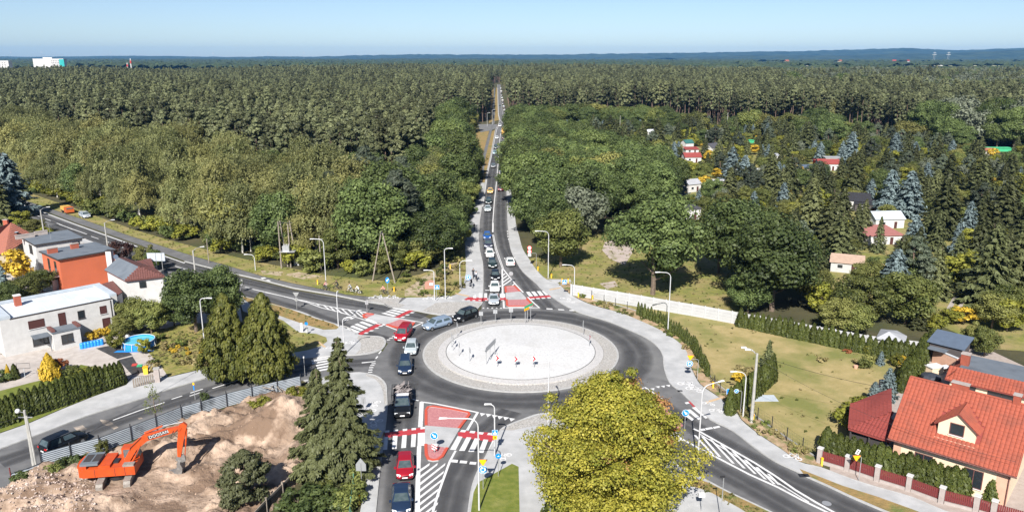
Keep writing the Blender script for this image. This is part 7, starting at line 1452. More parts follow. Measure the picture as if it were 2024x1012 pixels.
b = MB(); b.add([(-.6,-.05,2.1),(-.2,-.05,1.78),(L_+.3,-.05,1.78),(L_+.3,-.05,2.42),(-.2,-.05,2.42),(-.6,-.0,2.1),(-.2,-.0,1.78),(L_+.3,-.0,1.78),(L_+.3,-.0,2.42),(-.2,-.0,2.42)], [(0,1,2,3,4),(9,8,7,6,5),(0,5,6,1),(1,6,7,2),(2,7,8,3),(3,8,9,4),(4,9,5,0)]); b.build('board', M['signback'], e)
e = empty('direction_board', (g(1038,642).x, g(1038,642).y, .45), .95, 'narrow green edged direction boards on three posts at the northern rim', 'sign')
for t in (0, .6, 1.5): b = MB(); b.tube([(t,0,-.1),(t,0,2.6)], .045, 6); b.build('post', M['metal'], e)
for z_, m_ in ((2.25,'h_green'),(1.85,'signyellow')): b = MB(); b.box(-.3, 2.0 if z_ > 2 else 1.0, -.08, -.04, z_, z_+.36); b.build('board', M[m_], e)
# ------------------------------------------------------------------ left garden things
M['poolblue'] = mat('pool_blue', (.03,.28,.72), (.02,.20,.60), 3, .4); M['water'] = mat('pool_water', (.10,.45,.62), rough=.05, spec=.8)
c = g(276,685); PO = empty('swimming_pool', c, 0, 'round blue frame swimming pool in the garden', 'pool'); n = 12; b = MB()
for i in range(n):
    t0, t1 = 2*PI*i/n, 2*PI*(i+1)/n; b.add([(2.1*math.cos(t0),2.1*math.sin(t0),0),(2.1*math.cos(t1),2.1*math.sin(t1),0),(2.1*math.cos(t1),2.1*math.sin(t1),1.1),(2.1*math.cos(t0),2.1*math.sin(t0),1.1)], [(0,1,2,3)])
b.build('liner', M['poolblue'], PO); b = MB(); b.sheet(circ(2.05, 24, 0, 0), .9); b.build('water', M['water'], PO); b = MB(); b.tube([(2.12*math.cos(2*PI*i/24),2.12*math.sin(2*PI*i/24),1.1) for i in range(25)], .06, 6); b.build('rim', M['r_sheet'], PO)
for i in range(n): t0 = 2*PI*i/n; b = MB(); b.tube([(2.3*math.cos(t0),2.3*math.sin(t0),0),(2.12*math.cos(t0),2.12*math.sin(t0),1.1)], .035, 5); b.build('leg', M['white'], PO)
b = MB(); b.sheet([(-2.4,-2.6),(2.9,-2.3),(2.8,-1.6),(-2.2,-1.9)], .03); b.build('groundsheet', M['poolblue'], loc=(c.x, c.y, .13), label='pale blue sheet lying before the pool', cat='sheet')
b = MB(); b.tube([(0,0,0),(0,0,.5)], .25, 10); b.tube([(0,0,.5),(0,0,.8)], [.3,.1], 10); b.build('pool_filter', M['white'], loc=g(253,669), label='white filter pump left of the pool', cat='pump')
BT = ['at the left end','second from the left','third from the left','fourth from the left','fifth from the left','sixth from the left','at the right end']
bar = None
for i in range(7):
    e = empty('barrel', g(163+i*6.4, 690-i*1.3), 0, 'blue plastic barrel '+BT[i]+' of the row by the white house', 'barrel', 'blue barrels by the white house')
    if not bar: b = MB(); b.tube([(0,0,0),(0,0,.1),(0,0,.8),(0,0,.9)], [.26,.3,.3,.25], 12); o1 = b.build('body', M['poolblue'], e, smooth=False); b = MB(); b.tube([(0,0,.9),(0,0,.94)], .2, 12); o2 = b.build('lid', M['poolblue'], e); bar = (o1.data, o2.data)
    else: put('body', bar[0], e); put('lid', bar[1], e)
e = empty('football_goal', g(50,748), .1, 'small black framed rebound goal on the lawn', 'goal'); b = MB(); b.tube([(-.8,0,1.4),(-.8,0,2.1),(.8,0,2.1),(.8,0,1.4),(-.8,0,1.4)], .03, 5); b.build('frame', M['black'], e); b = MB(); b.tube([(0,0,0),(0,0,1.4)], .03, 5); b.disc((0,0,.05), .3, 'z', .1); b.build('stand', M['r_sheet'], e)
for px, py, m_, m2_, lb in ((268,735,'trim_dark','h_red','dark wheelie bin with a red lid at the gate'),(278,737,'trim_dark','h_green','dark wheelie bin with a green lid at the gate'),(289,740,'yellow','signyellow','yellow wheelie bin at the gate')):
    e = empty('wheelie_bin', g(px, py), .3, lb, 'bin'); b = MB(); b.add([(-.25,-.25,0),(.25,-.25,0),(.25,.25,0),(-.25,.25,0),(-.3,-.32,1.0),(.3,-.32,1.0),(.3,.32,1.0),(-.3,.32,1.0)], [(0,1,5,4),(1,2,6,5),(2,3,7,6),(3,0,4,7),(4,5,6,7)]); b.build('body', M[m_], e); b = MB(); b.box(-.32, .32, -.35, .35, 1.003, 1.08); b.build('lid', M[m2_], e)
e = empty('gate_pillar', g(312,756), .3, 'grey stone gate pillar by the street pavement', 'pillar'); b = MB(); b.box(-.3, .3, -.3, .3, 0, 1.9); b.build('shaft', M['slab'], e); b = MB(); b.box(-.36, .36, -.36, .36, 1.903, 2.0); b.build('cap', M['concrete'], e)
gp, gq = g(264,768), g(306,757); e, L_ = house('wooden_gate', gp, gq, 'low wooden slatted gate between hedge and pillar', 'gate')
for k in range(10): b = MB(); b.box(k*L_/10, k*L_/10+L_/10-.08, -.02, .02, .15, 1.3); b.build('slat', M['wood'], e)
e = empty('fuel_tank', g(250,985-55), .2, '', 'tank') if False else None
b = MB(); b.tube([(0,0,0),(0,0,.8)], .28, 10); b.build('white_drum', M['white'], loc=g(80,944), label='white drum at the foot of the concrete pole', cat='drum')
b = MB(); b.add([(-.5,0,.0),(.3,.1,0),(.5,.5,.3),(-.2,.5,.4),(0,.2,.5)], [(0,1,4),(1,2,4),(2,3,4),(3,0,4)]); b.build('blue_tarpaulin', M['poolblue'], loc=g(78,962), label='crumpled blue tarpaulin scrap beside the white drum', cat='tarpaulin')
# right garden things
e = empty('garden_gazebo', g(1838,757), .3, 'black covered hot tub or spa beside the clipped hedge', 'hot tub'); b = MB(); b.tube([(0,0,0),(0,0,.9),(0,0,1.1),(0,0,1.35)], [1.15,1.2,1.1,.2], 8); b.build('cover', mat('black_cover', (.03,.035,.045), (.05,.055,.07), 2, .5), e)
e = empty('storage_box', g(1845,738), .3, 'white topped storage box behind the black cover', 'box'); b = MB(); b.box(-.9, .9, -.6, .6, 0, 1.0); b.build('body', M['h_pale'], e); b = MB(); b.box(-1, 1, -.7, .7, 1.003, 1.12); b.build('lid', M['white'], e)
e = empty('garden_table', g(1864,735), .3, 'pale garden table right of the storage box', 'table'); b = MB(); b.box(-.9, .9, -.5, .5, .7, .75); b.build('top', M['white'], e)
for sx in (-.8, .8):
    for sy in (-.4, .4): b = MB(); b.box(sx-.03, sx+.03, sy-.03, sy+.03, 0, .698); b.build('leg', M['wood'], e)
e = empty('barbecue', g(1742,775), .3, 'brick barbecue beside the blue spruces', 'barbecue'); b = MB(); b.box(-.7, .7, -.4, .4, 0, .9); b.build('base', M['h_salmon'], e); b = MB(); b.box(-.3, .3, -.3, .3, .903, 1.6); b.build('hood', M['slab'], e)
for px, py, lb in ((1691,729,'terracotta pot left of the round shrub'),(1730,785,'dark planter near the brick barbecue')): b = MB(); b.tube([(0,0,0),(0,0,.5)], [.2,.3], 10); b.build('flower_pot', M['h_salmon'] if 'terra' in lb else M['black'], loc=g(px, py), label=lb, cat='pot')
b = MB(); b.box(-1.6, 1.6, -.9, .9, 0, .02); b.build('garden_pool_liner', M['r_sheet'], loc=g(1508,788)+Vector((0,0,.09)), label='pale square patch of matting on the meadow', cat='mat')
M['water2'] = M['poolblue']; b = MB(); b.sheet(circ(.9, 16, 0, 0), .02); b.build('paddling_pool', M['poolblue'], loc=g(1638,593)+Vector((0,0,.1)), label='tiny blue paddling pool among the allotment shrubs', cat='pool')
e = empty('site_hut', g(922,250), 0, 'small white site hut in the clearing left of the forest road', 'hut'); b = MB(); b.box(-2, 2, 0, 3, 0, 2.8); b.build('wall', M['h_white'], e); b = MB(); b.box(-2.1, 2.1, -.1, 3.1, 2.803, 2.95); b.build('roof', M['r_white'], e)
# ------------------------------------------------------------------ vehicles
def paint(n, c, metal=.25): M[n] = mat(n, c, rough=.28, metal=metal, spec=.6); return M[n]
for n_, c_ in dict(p_red=(.34,.012,.025), p_navy=(.018,.035,.075), p_black=(.010,.011,.013), p_white=(.62,.62,.615), p_silver=(.42,.46,.50), p_pale=(.46,.51,.53), p_grey=(.16,.175,.19), p_blue=(.02,.10,.36), p_dkgreen=(.02,.035,.035), p_violet=(.045,.05,.08), p_steel=(.24,.31,.40), p_yellow=(.62,.38,.10), p_wine=(.10,.018,.03), p_lightblue=(.35,.50,.58), p_orange=(.60,.14,.04)).items(): paint(n_, c_, 0 if n_ in ('p_white','p_yellow') else .25)
M['tyre'] = mat('tyre_rubber', (.018,.018,.019), rough=.9); M['rim'] = mat('alloy_rim', (.35,.36,.37), rough=.35, metal=.7)
M['cglass'] = mat('car_glass', (.035,.055,.06), (.07,.09,.095), 2.0, .06, spec=.9); M['lightglass'] = mat('headlight_glass', (.75,.78,.80), rough=.15, spec=.8); M['taillight'] = mat('tail_light', (.35,.01,.01), rough=.25)
CARK = dict( # L, W, H, belt, hoodlen (to windscreen foot), windscreen run, roof rear x, rear glass foot x, hood height
 hatch=(4.0,1.74,1.48,.92,.95,.75,-1.45,-1.85,.80), sedan=(4.6,1.80,1.43,.92,1.15,.80,-.95,-1.65,.80), wagon=(4.8,1.84,1.47,.94,1.15,.80,-1.95,-2.28,.82), suv=(4.5,1.88,1.68,1.06,1.05,.65,-1.75,-2.12,.95), mpv=(4.4,1.82,1.82,1.08,.75,.75,-2.02,-2.15,.90), coupe=(4.4,1.80,1.32,.86,1.20,.95,-.75,-1.75,.74))
CARP = {}
def build_car(k, e, P_):
    L, Wd, Hh, bz, hl, ws, rr, rg, hz_ = CARK[k]; w = Wd/2; xf = L/2; b = MB()
    ffoot = xf-hl; st = [(-xf,.80,.42,bz-.22),(-xf+.06,.90,.32,bz-.04),(-xf+.30,.97,.24,bz),(-xf+.8,1,.20,bz+.01),(0,1,.19,bz),(ffoot-.1,1,.20,bz-.01),(ffoot+.25,.99,.21,hz_+.03),(xf-.35,.95,.22,hz_-.05),(xf-.12,.88,.25,hz_-.14),(xf,.74,.34,hz_-.28)]
    ring = []
    for x, f, z0, z1 in st:
        a = w*f; zm = z0+(z1-z0)*.55; ring += [(x,-a*.90,z0),(x,-a,z0+.14),(x,-a*1.0,zm),(x,-a*.95,z1-.06),(x,-a*.80,z1),(x,0,z1+.035),(x,a*.80,z1),(x,a*.95,z1-.06),(x,a,zm),(x,a,z0+.14),(x,a*.90,z0)]
    n = 11; b.add(ring, [(i*n+j, i*n+(j+1) % n, (i+1)*n+(j+1) % n, (i+1)*n+j) for i in range(len(st)-1) for j in range(n)]+[tuple(range(n))[::-1], tuple(range((len(st)-1)*n, len(st)*n))])
    body = b.build('body', P_, e, smooth=True); body.material_slots[0].link = 'OBJECT'; body.material_slots[0].material = P_
    wb_, wt = w*.93, w*.70; xt = ffoot-ws; c = [(rg,bz-.02),(rr,Hh-.05),((rr+xt)/2,Hh),(xt,Hh-.05),(ffoot,bz-.02)]
    V_ = []
    for x, z in c:
        t = (z-bz)/(Hh-bz); yy = wb_+(wt-wb_)*max(0, t); V_ += [(x,-yy,z),(x,-yy*.5,z+(.03 if t > .5 else .01)),(x,yy*.5,z+(.03 if t > .5 else .01)),(x,yy,z)]
    b = MB(); b.add(V_, [(i*4+j, (i+1)*4+j, (i+1)*4+j+1, i*4+j+1) for i in range(4) for j in range(3)]+[(0,4,8,12,16),(19,15,11,7,3)]); cb = b.build('cabin', P_, body); cb.material_slots[0].link = 'OBJECT'; cb.material_slots[0].material = P_
    def quad(name, pts, m, par=cb): q = MB(); q.add(pts, [(0,1,2,3)]); return q.build(name, M[m], par)
    def lerp3(a, d, t): return tuple(a[i]+(d[i]-a[i])*t for i in range(3))
    def glass(name, A_, B_, C_, D_, ins, off): # A B bottom, C D top
        A2, B2 = lerp3(A_, D_, ins), lerp3(B_, C_, ins); D2, C2 = lerp3(D_, A_, ins), lerp3(C_, B_, ins); q = [lerp3(A2, B2, ins), lerp3(B2, A2, ins), lerp3(C2, D2, ins), lerp3(D2, C2, ins)]
        quad(name, [tuple(p[i]+off[i] for i in range(3)) for p in q], 'cglass')
    zt = Hh-.05
    glass('windscreen', (ffoot,-wb_,bz),(ffoot,wb_,bz),(xt,wt,zt),(xt,-wt,zt), .07, (.02,0,.035)); glass('rear_window', (rg,wb_,bz),(rg,-wb_,bz),(rr,-wt,zt),(rr,wt,zt), .10, (-.03,0,.02))
    for s_ in (-1, 1):
        mx = (ffoot+rg)/2-.05
        glass('side_window', (mx+.04,s_*wb_,bz),(ffoot-.12,s_*wb_,bz),(xt-.02,s_*wt,zt),(mx+.04,s_*wt,zt), .10, (0,s_*.015,0)); glass('side_window', (rg+.15,s_*wb_,bz),(mx-.04,s_*wb_,bz),(mx-.04,s_*wt,zt),(rr+.1,s_*wt,zt), .10, (0,s_*.015,0))
        q = MB(); q.box(ffoot-.25, ffoot-.05, min(s_*w, s_*(w+.18)), max(s_*w, s_*(w+.18)), bz-.02, bz+.14); mo = q.build('mirror', P_, body); mo.material_slots[0].link = 'OBJECT'; mo.material_slots[0].material = P_
        q = MB(); q.add([(xf-.05,s_*w*.45,hz_-.24),(xf-.16,s_*w*.86,hz_-.22),(xf-.34,s_*w*.93,hz_-.09),(xf-.18,s_*w*.50,hz_-.10)], [(0,1,2,3)]); q.v = [(x+.035,y,z+.035) for x, y, z in q.v]; q.build('headlight', M['lightglass'], body)
        q = MB(); q.add([(-xf-.005,s_*w*.50,bz-.22),(-xf+.03,s_*w*.86,bz-.22),(-xf+.10,s_*w*.90,bz-.06),(-xf+.03,s_*w*.52,bz-.06)], [(0,1,2,3)]); q.v = [(x-.05,y*1.01,z) for x, y, z in q.v]; q.build('tail_light', M['taillight'], body)
    q = MB(); q.box(xf-.02, xf+.02, -.26, .26, .40, .51); q.build('licence_plate', M['signwhite'], body); q = MB(); q.box(-xf-.03, -xf+.02, -.26, .26, .50, .61); q.build('licence_plate', M['signwhite'], body)
    q = MB(); q.box(xf-.04, xf+.012, -.45, .45, .54, .64); q.box(xf-.06, xf+.008, -.62, .62, .26, .38); q.build('grille', M['black'], body)
    for sx in (-1, 1):
        for s_ in (-1, 1):
            x = sx*(xf-.82); q = MB(); q.disc((x, s_*(w-.09), .32), .32, 'y', .22, 16); wh = q.build('wheel', M['tyre'], e); q = MB(); q.disc((x, s_*(w+.022), .32), .20, 'y', .012, 10); q.build('rim', M['rim'], wh)
    if k in ('wagon', 'suv'):
        for s_ in (-1, 1): q = MB(); q.tube([(rr+.1,s_*wt*.96,Hh+.02),(xt-.1,s_*wt*.96,Hh+.02)], .025, 5); q.build('roof_rail', M['rim'], cb)
def car(k, px, py, hx, hy, pt, label, name='car', ct='car', cz=0):
    """car of kind k standing at the ground point under (px,py), nose towards the point under (hx,hy)"""
    a, c = g(px, py), g(hx, hy); d_ = c-a; rz = math.atan2(d_.y, d_.x); a = Vector((a.x, a.y, .045+cz))
    if k not in CARP: e = empty(name, a, rz, label, ct); build_car(k, e, M[pt]); CARP[k] = e; KIDS.clear(); return e
    return copy_tree(CARP[k], a, rz, label, paint=M[pt])
C_ = [
 ('hatch',801,932,800,1000,'p_red','red hatchback behind the south crossing'),('sedan',794,996,793,1100,'p_navy','dark blue saloon behind the red hatchback at the frame bottom'),
 ('wagon',801,730,797,800,'p_navy','dark blue estate car entering the southern exit from the ring'),('hatch',813,695,803,740,'p_pale','pale silver hatchback on the ring behind the red van'),
 ('wagon',864,647,800,665,'p_steel','silver blue estate car on the ring beside the western crossing'),('suv',920,631,860,652,'p_black','black estate SUV on the ring before the cobbled northern apron'),
 ('coupe',976,598,975,650,'p_silver','silver coupe standing on the northern crossing'),('sedan',978,573,977,620,'p_white','white saloon stopped just before the northern crossing'),('hatch',979,551,979,580,'p_black','black hatchback third in the northern queue'),
 ('hatch',973,527,977,550,'p_dkgreen','dark green car fourth in the northern queue'),('hatch',968,507,972,530,'p_white','white hatchback fifth in the northern queue'),('suv',965,489,966,510,'p_violet','dark violet car sixth in the northern queue'),('hatch',963,472,964,500,'p_blue','bright blue hatchback at the tail of the northern queue'),
 ('sedan',964,417,963,440,'p_pale','silver saloon alone on the bend beside the oak'),('wagon',966,402,964.6,417,'p_dkgreen','dark estate right behind the silver saloon on the bend'),('hatch',969,382,967,400,'p_yellow','yellow hatchback on the forest road bend'),
 ('sedan',975,331,973,350,'p_grey','dark grey saloon driving alone down the forest road'),('hatch',978,305,977,320,'p_lightblue','light blue hatchback on the forest road'),('suv',980,294,978.5,305,'p_dkgreen','dark car just behind the light blue hatchback'),('hatch',982,275,980,290,'p_white','white hatchback on the forest road below the side junction'),
 ('hatch',988,251,985,262,'p_white','white car coming through the side junction'),('sedan',988.5,212,988,225,'p_dkgreen','lone dark car coming down the far forest road'),
 ('sedan',1008,523,1000,492,'p_white','white saloon driving away from the roundabout to the north'),('sedan',989.5,377,990,350,'p_wine','dark wine red saloon driving away on the forest road'),
 ('sedan',991.5,345,992,325,'p_pale','pale car behind the white van in the outbound queue'),('suv',992.5,313,993,300,'p_black','black car ahead of the white van'),('sedan',994,298,994.5,285,'p_pale','silver car in the outbound queue'),('wagon',995.3,287,996,275,'p_grey','grey estate in the outbound queue'),('suv',996.2,276,997,265,'p_black','dark car right behind the orange box truck'),
 ('suv',1001,247,1001,235,'p_black','black car in front of the orange box truck'),('suv',999.6,230,999,222,'p_grey','dark grey car ahead of the white box truck'),('hatch',999,225.5,998,218,'p_pale','pale car further up the outbound queue'),('hatch',997.5,220,997,212,'p_white','white car high up the outbound queue'),('suv',996.8,216,996,208,'p_black','black car high up the outbound queue'),
 ('hatch',994,207,993.6,202,'p_grey','grey car near the top of the queue'),('hatch',993.4,200,993,195,'p_white','white car near the top of the queue'),('hatch',991.5,190,991,185,'p_grey','faint car far up the forest road'),('suv',990.8,182,990.6,178,'p_white','white van like car far up the forest road'),('suv',1000.4,235.5,1000,225,'p_white','white car between the truck and the dark grey car'),('hatch',995.6,212,995.2,207,'p_silver','silver car in the upper part of the queue'),('hatch',993.8,203.5,993.4,199,'p_black','small black car near the top of the queue'),('hatch',992.4,195,992,190,'p_pale','pale car near the top of the queue'),('suv',991,185.7,990.7,181,'p_black','small dark car far up the forest road'),('hatch',990.3,358,990.6,346,'p_grey','grey hatchback between the wine red saloon and the pale car'),('hatch',989.8,176,989.6,172,'p_silver','last visible car at the top of the forest road'),
 ('wagon',168,430,184,438,'p_silver','silver estate parked under the birches on the grass edge'),('suv',128,884,170,866,'p_black','black estate SUV parked behind the metal fence')]
for a in C_: car(*a)
car('mpv',798,668,780,692,'p_red','red delivery van on the ring before the western traffic island','van','van')
def box_van(px, py, hx, hy, L_, W_, H_, pt, label, cabp='p_white', nm='truck'):
    a, c = g(px, py), g(hx, hy); d_ = c-a; e = empty(nm, (a.x, a.y, .05), math.atan2(d_.y, d_.x), label, nm)
    b = MB(); b.box(-L_/2, L_/2-1.9, -W_/2, W_/2, .75, H_); b.build('box', M[pt], e)
    b = MB(); h2 = min(H_, 2.5); b.add([(L_/2-1.85,-W_/2,.4),(L_/2,-W_/2,.4),(L_/2,-W_/2,1.2),(L_/2-.5,-W_/2*.95,h2),(L_/2-1.85,-W_/2*.95,h2),(L_/2-1.85,W_/2,.4),(L_/2,W_/2,.4),(L_/2,W_/2,1.2),(L_/2-.5,W_/2*.95,h2),(L_/2-1.85,W_/2*.95,h2)], [(0,1,2,3,4),(9,8,7,6,5),(1,6,7,2),(2,7,8,3),(3,8,9,4),(0,4,9,5)]); cb = b.build('cab', M[cabp], e)
    b = MB(); b.add([(L_/2-.02,-W_/2*.9,1.28),(L_/2-.02,W_/2*.9,1.28),(L_/2-.47,W_/2*.86,h2-.1),(L_/2-.47,-W_/2*.86,h2-.1)], [(0,1,2,3)]); b.v = [(x+.03,y,z+.02) for x, y, z in b.v]; b.build('windscreen', M['cglass'], cb)
    b = MB(); b.box(-L_/2-.02, L_/2-.2, -W_/2+.1, W_/2-.1, .45, .745); b.build('chassis', M['black'], e); b = MB(); b.box(-L_/2-.05, -L_/2-.022, -W_/2+.1, W_/2-.1, .35, .7); b.build('rear_bumper', M['darkmetal'], e)
    for x in (-L_/2+1.1, L_/2-.9):
        for s_ in (-1, 1): b = MB(); b.disc((x, s_*(W_/2-.15), .42), .42, 'y', .26, 14); b.build('wheel', M['tyre'], e)
    for s_ in (-1, 1): b = MB(); b.box(-L_/2-.04, -L_/2-.005, s_*W_/2*.8-.08, s_*W_/2*.8+.08, .8, 1.1); b.build('tail_light', M['taillight'], e)
    return e
box_van(992,327,993,305,5.6,2.0,2.5,'p_white','white panel van in the outbound queue',nm='van'); box_van(996.3,266,998,250,9.5,2.5,3.7,'p_yellow','orange yellow box truck in the outbound queue'); box_van(1001.3,241,1001,230,7,2.3,3.2,'p_white','white box truck ahead in the outbound queue'); box_van(134,421,144,425,4.6,1.9,1.7,'p_yellow','small orange lorry parked under the birches on the grass edge',cabp='p_orange')
# flatbed pickup loaded with tangled frames
a, c = g(796,806), g(795,860); d_ = c-a; rz = math.atan2(d_.y, d_.x); FB = empty('flatbed_truck', (a.x, a.y, .05), rz, 'dark fronted flatbed pickup at the southern exit loaded with tangled metal', 'truck')
b = MB(); ring = []
for x, w_, z0, z1 in ((.6,.92,.3,1.15),(1.9,.94,.28,1.12),(2.7,.93,.3,1.05),(3.15,.88,.32,.95),(3.3,.78,.4,.8)): ring += [(x,-w_*.95,z0),(x,-w_,z0+.2),(x,-w_*.97,z1-.08),(x,-w_*.85,z1),(x,w_*.85,z1),(x,w_*.97,z1-.08),(x,w_,z0+.2),(x,w_*.95,z0)]
b.add(ring, [(i*8+j, i*8+(j+1) % 8, (i+1)*8+(j+1) % 8, (i+1)*8+j) for i in range(4) for j in range(8)]+[tuple(range(8))[::-1], tuple(range(32, 40))]); b.build('body', M['p_black'], FB, smooth=False)
b = MB(); b.add([(-.1,-.88,1.1),(1.95,-.88,1.1),(1.15,-.72,1.78),(.1,-.72,1.78),(-.1,.88,1.1),(1.95,.88,1.1),(1.15,.72,1.78),(.1,.72,1.78)], [(0,1,2,3),(7,6,5,4),(3,2,6,7),(1,5,6,2),(0,3,7,4)]); cb = b.build('cabin', M['p_navy'], FB)
b = MB(); b.box(.05, .55, -.76, .76, 1.79, 1.86); b.build('white_roof_bar', M['white'], cb)
b = MB(); b.add([(1.9,-.80,1.16),(1.9,.80,1.16),(1.18,.66,1.74),(1.18,-.66,1.74)], [(0,1,2,3)]); b.v = [(x+.03,y,z+.03) for x, y, z in b.v]; b.build('windscreen', M['cglass'], cb)
for s_ in (-1, 1):
    b = MB(); b.box(3.12, 3.24, s_*.68-.17, s_*.68+.17, .74, .9); b.build('headlight', M['lightglass'], FB); b = MB(); b.box(1.5, 1.65, s_*1.06-.12, s_*1.06+.12, 1.1, 1.28); b.build('mirror', M['black'], FB)
    for x in (2.45, -2.0): b = MB(); b.disc((x, s_*.82, .36), .36, 'y', .24, 14); wh = b.build('wheel', M['tyre'], FB); b = MB(); b.disc((x, s_*.95, .36), .2, 'y', .012, 10); b.build('rim', M['rim'], wh)
b = MB(); b.box(3.3, 3.34, -.26, .26, .5, .62); b.build('licence_plate', M['signwhite'], FB); b = MB(); b.box(-3.3, -.15, -1.05, 1.05, .75, .88); b.build('bed', M['darkmetal'], FB)
for x0, x1, y0, y1 in ((-3.3,-.2,-1.05,-1.01),(-3.3,-.2,1.01,1.05),(-3.3,-3.26,-1,1),(-.24,-.2,-1,1)): b = MB(); b.box(x0, x1, y0, y1, .883, 1.4); b.build('side_board', M['darkmetal'], FB)
b = MB(); b.box(-3.32, -3.27, -1.25, 1.25, 1.5, 1.56); b.box(-.26, -.2, -1.25, 1.25, 1.5, 1.56); b.tube([(-3.3,-1.25,.9),(-3.3,-1.25,1.53),(-.2,-1.25,1.53),(-.2,-1.25,.9)], .03, 5); b.build('rack', M['darkmetal'], FB)
b = MB(); r = random.Random(3)
for i in range(95):
    x, y, z = r.uniform(-3.0,-.5), r.uniform(-.8,.8), r.uniform(1.0,1.75); a_ = r.uniform(0, 3.14); l = r.uniform(.4, 1.0); b.tube([(x-math.cos(a_)*l/2,y-math.sin(a_)*l/2,z-r.uniform(0,.25)),(x+math.cos(a_)*l/2,y+math.sin(a_)*l/2,z+r.uniform(0,.25))], r.uniform(.02,.045), 5)
for i in range(4): x = -3.0+i*.3; b.tube([(x,-.5,1.3),(x+.5,.3,2.3)], .05, 5)
o = b.build('scrap_load', mat('scrap_metal', (.42,.38,.38), (.16,.14,.13), 3, .6, metal=.2), kind='stuff', label='tangled load of old frames and branches on the flatbed'); o.location = (a.x, a.y, .05); o.rotation_euler = (0, 0, rz)
# ------------------------------------------------------------------ excavator
M['exo'] = mat('excavator_orange', (.50,.075,.016), (.42,.06,.015), 2, .4, c3=(.38,.12,.05), s3=2.2, w3=(.62,.75)); M['track'] = mat('track_steel', (.22,.20,.18), (.33,.30,.27), 6, .7, metal=.3); M['bucket'] = mat('worn_bucket_steel', (.30,.29,.28), (.20,.19,.18), 4, .5, metal=.5)
p = g(236,949); ex = empty('excavator', (p.x, p.y, .12), math.radians(9), 'orange crawler excavator digging in the sand pit', 'excavator')
tr_ = -math.radians(9)-math.radians(76)
def rotp(x, y): return (x*math.cos(tr_)-y*math.sin(tr_), x*math.sin(tr_)+y*math.cos(tr_))
for s_ in (-1, 1):
    b = MB(); prof = [(-2.0,.0),(2.0,.0),(2.3,.25),(2.3,.6),(2.0,.85),(-2.0,.85),(-2.3,.6),(-2.3,.25)]; V_ = []
    for yy in (s_*1.2-.3, s_*1.2+.3): V_ += [(*rotp(x, yy), z+.03) for x, z in prof]
    b.add(V_, [tuple(range(8)), tuple(range(15, 7, -1))]+[(i, 8+i, 8+(i+1) % 8, (i+1) % 8) for i in range(8)]); tk = b.build('track', M['track'], ex)
    for i in range(22): xx = -2.0+i*.19; b = MB(); b.add([(*rotp(xx, s_*1.2-.32), .885),(*rotp(xx+.14, s_*1.2-.32), .885),(*rotp(xx+.14, s_*1.2+.32), .885),(*rotp(xx, s_*1.2+.32), .885),(*rotp(xx, s_*1.2-.32), .93),(*rotp(xx+.14, s_*1.2-.32), .93),(*rotp(xx+.14, s_*1.2+.32), .93),(*rotp(xx, s_*1.2+.32), .93)], [(4,5,6,7),(0,1,5,4),(1,2,6,5),(2,3,7,6),(3,0,4,7)]); b.build('track_shoe', M['track'], tk)
b = MB(); b.tube([(0,0,.4),(0,0,1.15)], .9, 16); b.build('slew_ring', M['darkmetal'], ex)
b = MB(); pl = [(-3.1,-1.1),(-2.7,-1.35),(2.0,-1.35),(2.0,1.35),(-2.7,1.35),(-3.1,1.1),(-3.25,0)]; b.prism(pl, 1.12, 2.0); hs = b.build('house', M['exo'], ex)
b = MB(); b.prism([(-3.2,-1.0),(-2.75,-1.3),(-2.3,-1.3),(-2.3,1.3),(-2.75,1.3),(-3.2,1.0),(-3.35,0)], 2.003, 2.25); b.build('counterweight', M['exo'], ex)
b = MB(); b.prism([(-2.9,-1.15),(-1.3,-1.15),(-1.3,1.15),(-2.9,1.15)], 2.255, 2.48); hd = b.build('engine_hood', M['h_grey'], ex); hd.data.materials[0] = mat('hood_grey', (.13,.15,.17), rough=.6)
for k in range(2): b = MB(); b.box(-2.75+k*.8, -2.1+k*.8, -.7, .7, 2.483, 2.5); b.build('vent', M['trim_dark'], hd)
b = MB(); b.box(-1.25, -.2, -1.25, 1.3, 2.003, 2.22); b.build('tank', M['exo'], ex); b = MB(); b.box(-.15, .3, -.5, .3, 2.0, 2.15); b.build('valve_block', M['darkmetal'], ex); b = MB(); b.box(.95, 1.95, -1.33, -.75, 2.003, 2.2); b.build('tool_box', M['track'], ex)
for xs_ in (-1.6, .2, 1.1): b = MB(); b.box(xs_, xs_+.03, -1.375, -1.352, 1.18, 1.95); b.build('panel_gap', M['trim_dark'], hs)
cabp = [(.35,1.15),(1.95,1.15),(2.0,2.1),(1.55,3.05),(.4,3.05)]; b = MB(); V_ = [(x,.42,z) for x, z in cabp]+[(x,1.34,z) for x, z in cabp]; b.add(V_, [(0,1,2,3,4),(9,8,7,6,5)]+[(i,5+i,5+(i+1) % 5,(i+1) % 5) for i in range(5)]); cb = b.build('cab', M['exo'], ex)
b = MB(); b.add([(.55,.415,2.05),(1.85,.415,2.1),(1.5,.415,2.9),(.55,.415,2.9)], [(0,1,2,3)]); b.build('side_window', M['cglass'], cb); b = MB(); b.add([(2.01,.5,2.1),(2.01,1.26,2.1),(1.6,1.26,3.0),(1.6,.5,3.0)], [(0,1,2,3)]); b.build('windscreen', M['cglass'], cb); b = MB(); b.add([(.39,.55,2.2),(.39,1.2,2.2),(.39,1.2,2.9),(.39,.55,2.9)], [(0,1,2,3)]); b.build('rear_window', M['cglass'], cb)
def slab_poly(name, pl, y0, y1, m, par): b = MB(); n = len(pl); b.add([(x,y0,z) for x, z in pl]+[(x,y1,z) for x, z in pl], [tuple(range(n)), tuple(range(2*n-1, n-1, -1))]+[(i, n+i, n+(i+1) % n, (i+1) % n) for i in range(n)]); return b.build(name, M[m], par)
